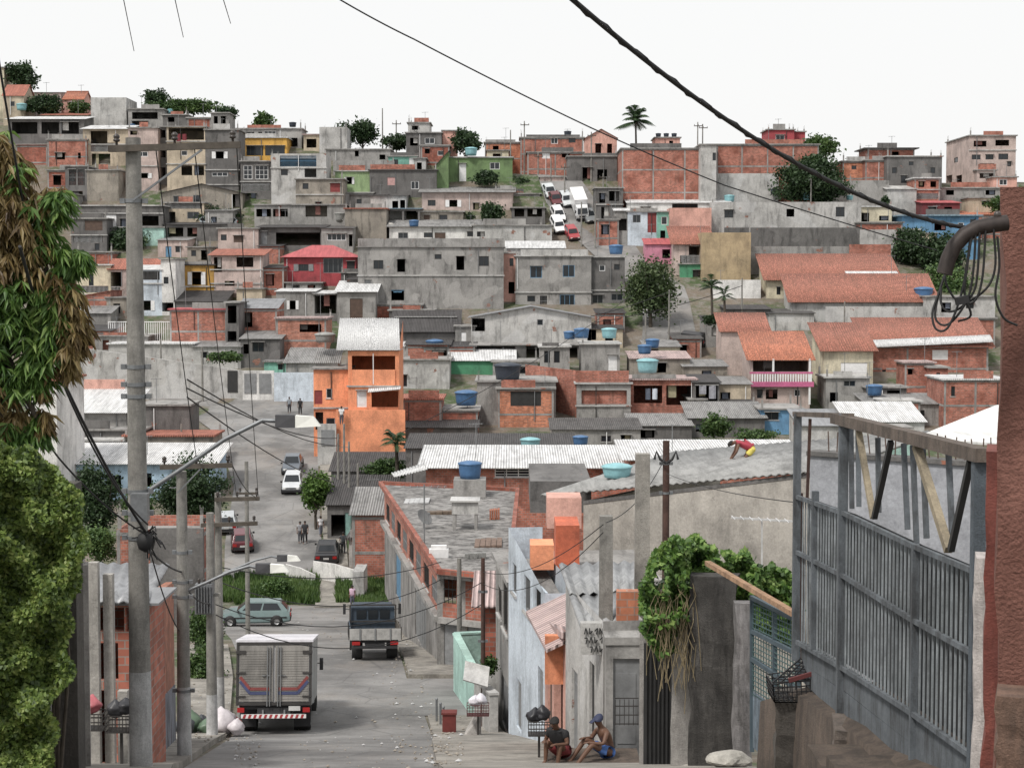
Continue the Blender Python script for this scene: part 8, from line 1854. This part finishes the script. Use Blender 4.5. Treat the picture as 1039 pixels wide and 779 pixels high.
# worker kneeling and bent over on the grey sheet roof
JW=dict(pel=(.16,0,.42),wst=(.06,0,.54),chest=(-.16,0,.62),nb=(-.32,0,.62),nk=(-.38,0,.60),hd=(-.48,0,.56),tp=(-.57,0,.55),face=(-.3,0,-.95),
 shL=(-.26,-.19,.58),elL=(-.34,-.26,.32),wrL=(-.48,-.16,.10),shR=(-.26,.19,.58),elR=(-.32,.26,.32),wrR=(-.46,.18,.10),
 hpL=(.18,-.1,.38),knL=(-.08,-.14,.08),anL=(.34,-.14,.07),toL=(.48,-.14,.04),hpR=(.18,.1,.38),knR=(-.06,.16,.08),anR=(.36,.16,.07),toR=(.5,.16,.04))
wk=person('roof worker in red shirt and yellow shorts kneeling bent over on the grey sheet roof',JW,plain(C(206,50,70),.8),plain(C(236,214,70),.8),long_legs=False,sleeves=False)
pw=at(756,471,56.5); 
A2,Lh=GHW,GHL
pq=GHW(0,5.0,0); u_=plane_hit(757,470,Vector((pq.x,pq.y)),Vector((GHW(1,0,0)-GHW(0,0,0)).xy))[0]; pq=GHW(u_,5.0,GHa+.08+(GHc-GHa)*u_/GHL+5*.1); wk.location=pq; wk.scale=(1.1,1.1,1.1)
# laundry lines
def laundry(label, x0, x1, y, d, cols, hgt=.8):
    a,b=at(x0,y,d),at(x1,y,d); root=empty('clothes_line',a,label,'clothes line'); q=MB(); q.bar(a,b,.02); q.build('line',WIREM,root); R_=random.Random(int(x0)); n=max(2,int((b.x-a.x)/.75))
    for k in range(n):
        x=a.x+(b.x-a.x)*(k+.15)/n; w=(b.x-a.x)/n*.7; h=hgt*R_.uniform(.6,1.1); q=MB(); c=[(x+w*u,d+.05*math.sin(u*6+k),a.z-h*v) for v in (0,.5,1) for u in (0,.33,.66,1)]; q.add(c,[(i+4*j,i+1+4*j,i+5+4*j,i+4+4*j) for j in range(2) for i in range(3)]); q.build('garment',plain(R_.choice(cols),.9),root)
CC=[C(225,225,225),C(200,120,130),C(90,120,170),C(220,215,205),C(60,60,70),C(190,170,90)]
laundry('washing line along the foot of the red house',291,326,282,235,CC); laundry('white washing in the dark porch house',283,308,242,247.6,[C(230,230,230)]*3,1.0)
laundry('washing hung behind the pale blue house balcony',138,162,275,228.6,CC); laundry('washing line by the small teal shed',257,273,371,202,CC); laundry('white and dark washing inside the open dark balcony',654,668,394,176.6,[C(200,210,225),C(90,100,120)],1.2)
laundry('mixed clothes piled over the grey wall beside the orange house',408,452,392,195.5,CC,1.0); laundry('washing in front of the black stall',708,728,391,175.7,[C(90,100,120),C(60,60,70),C(150,150,160)],1.3); laundry('pale washing in the verandah house under the long taupe bungalow',380,400,226,245,CC)
laundry('washing on the open top floor of the tall beige house',178,190,136,258.4,[C(225,225,225),C(140,40,50)],1.0)

# gravel, crumbs of concrete and litter on the near street
def debris(label,n,zones,smin,smax,m,name):
    R_=random.Random(n); q=MB(); S=[(1,0,0),(-1,0,0),(0,1,0),(0,-1,0),(0,0,1),(0,0,-1)]; Fq=[(0,2,4),(2,1,4),(1,3,4),(3,0,4),(2,0,5),(1,2,5),(3,1,5),(0,3,5)]
    for _ in range(n):
        (d0,d1,xa,xb,off)=R_.choice(zones); d=R_.uniform(d0,d1); k=R_.random(); x=X(xa,d)+(X(xb,d)-X(xa,d))*k; s=smin+(smax-smin)*R_.random()**3; z=Zt(x,d)+off+s*.3; an=R_.uniform(0,PI); ca,sa=math.cos(an),math.sin(an)
        q.add([(x+s*(v[0]*ca-v[1]*sa)*R_.uniform(.6,1.2),d+s*(v[0]*sa+v[1]*ca)*R_.uniform(.6,1.2),z+s*.55*v[2]) for v in S],Fq)
    o=q.build(name,m,None); tag(o,label,None,None,'stuff')
ZN=[(30,56,432,470,.16),(40,75,395,440,.03),(36,70,233,262,.03),(60,110,250,400,.03),(30,60,300,440,.03),(66,100,398,420,.16),(45,70,180,232,.16)]
debris('pale gravel and crumbs of concrete strewn along the kerbs',900,ZN,.015,.07,concrete_near((.38,.34,.29),.3,3),'gravel')
debris('scraps of paper and plastic litter on the street',120,ZN,.03,.10,plain((.6,.6,.6),.8,var=.6,sc=2),'litter')
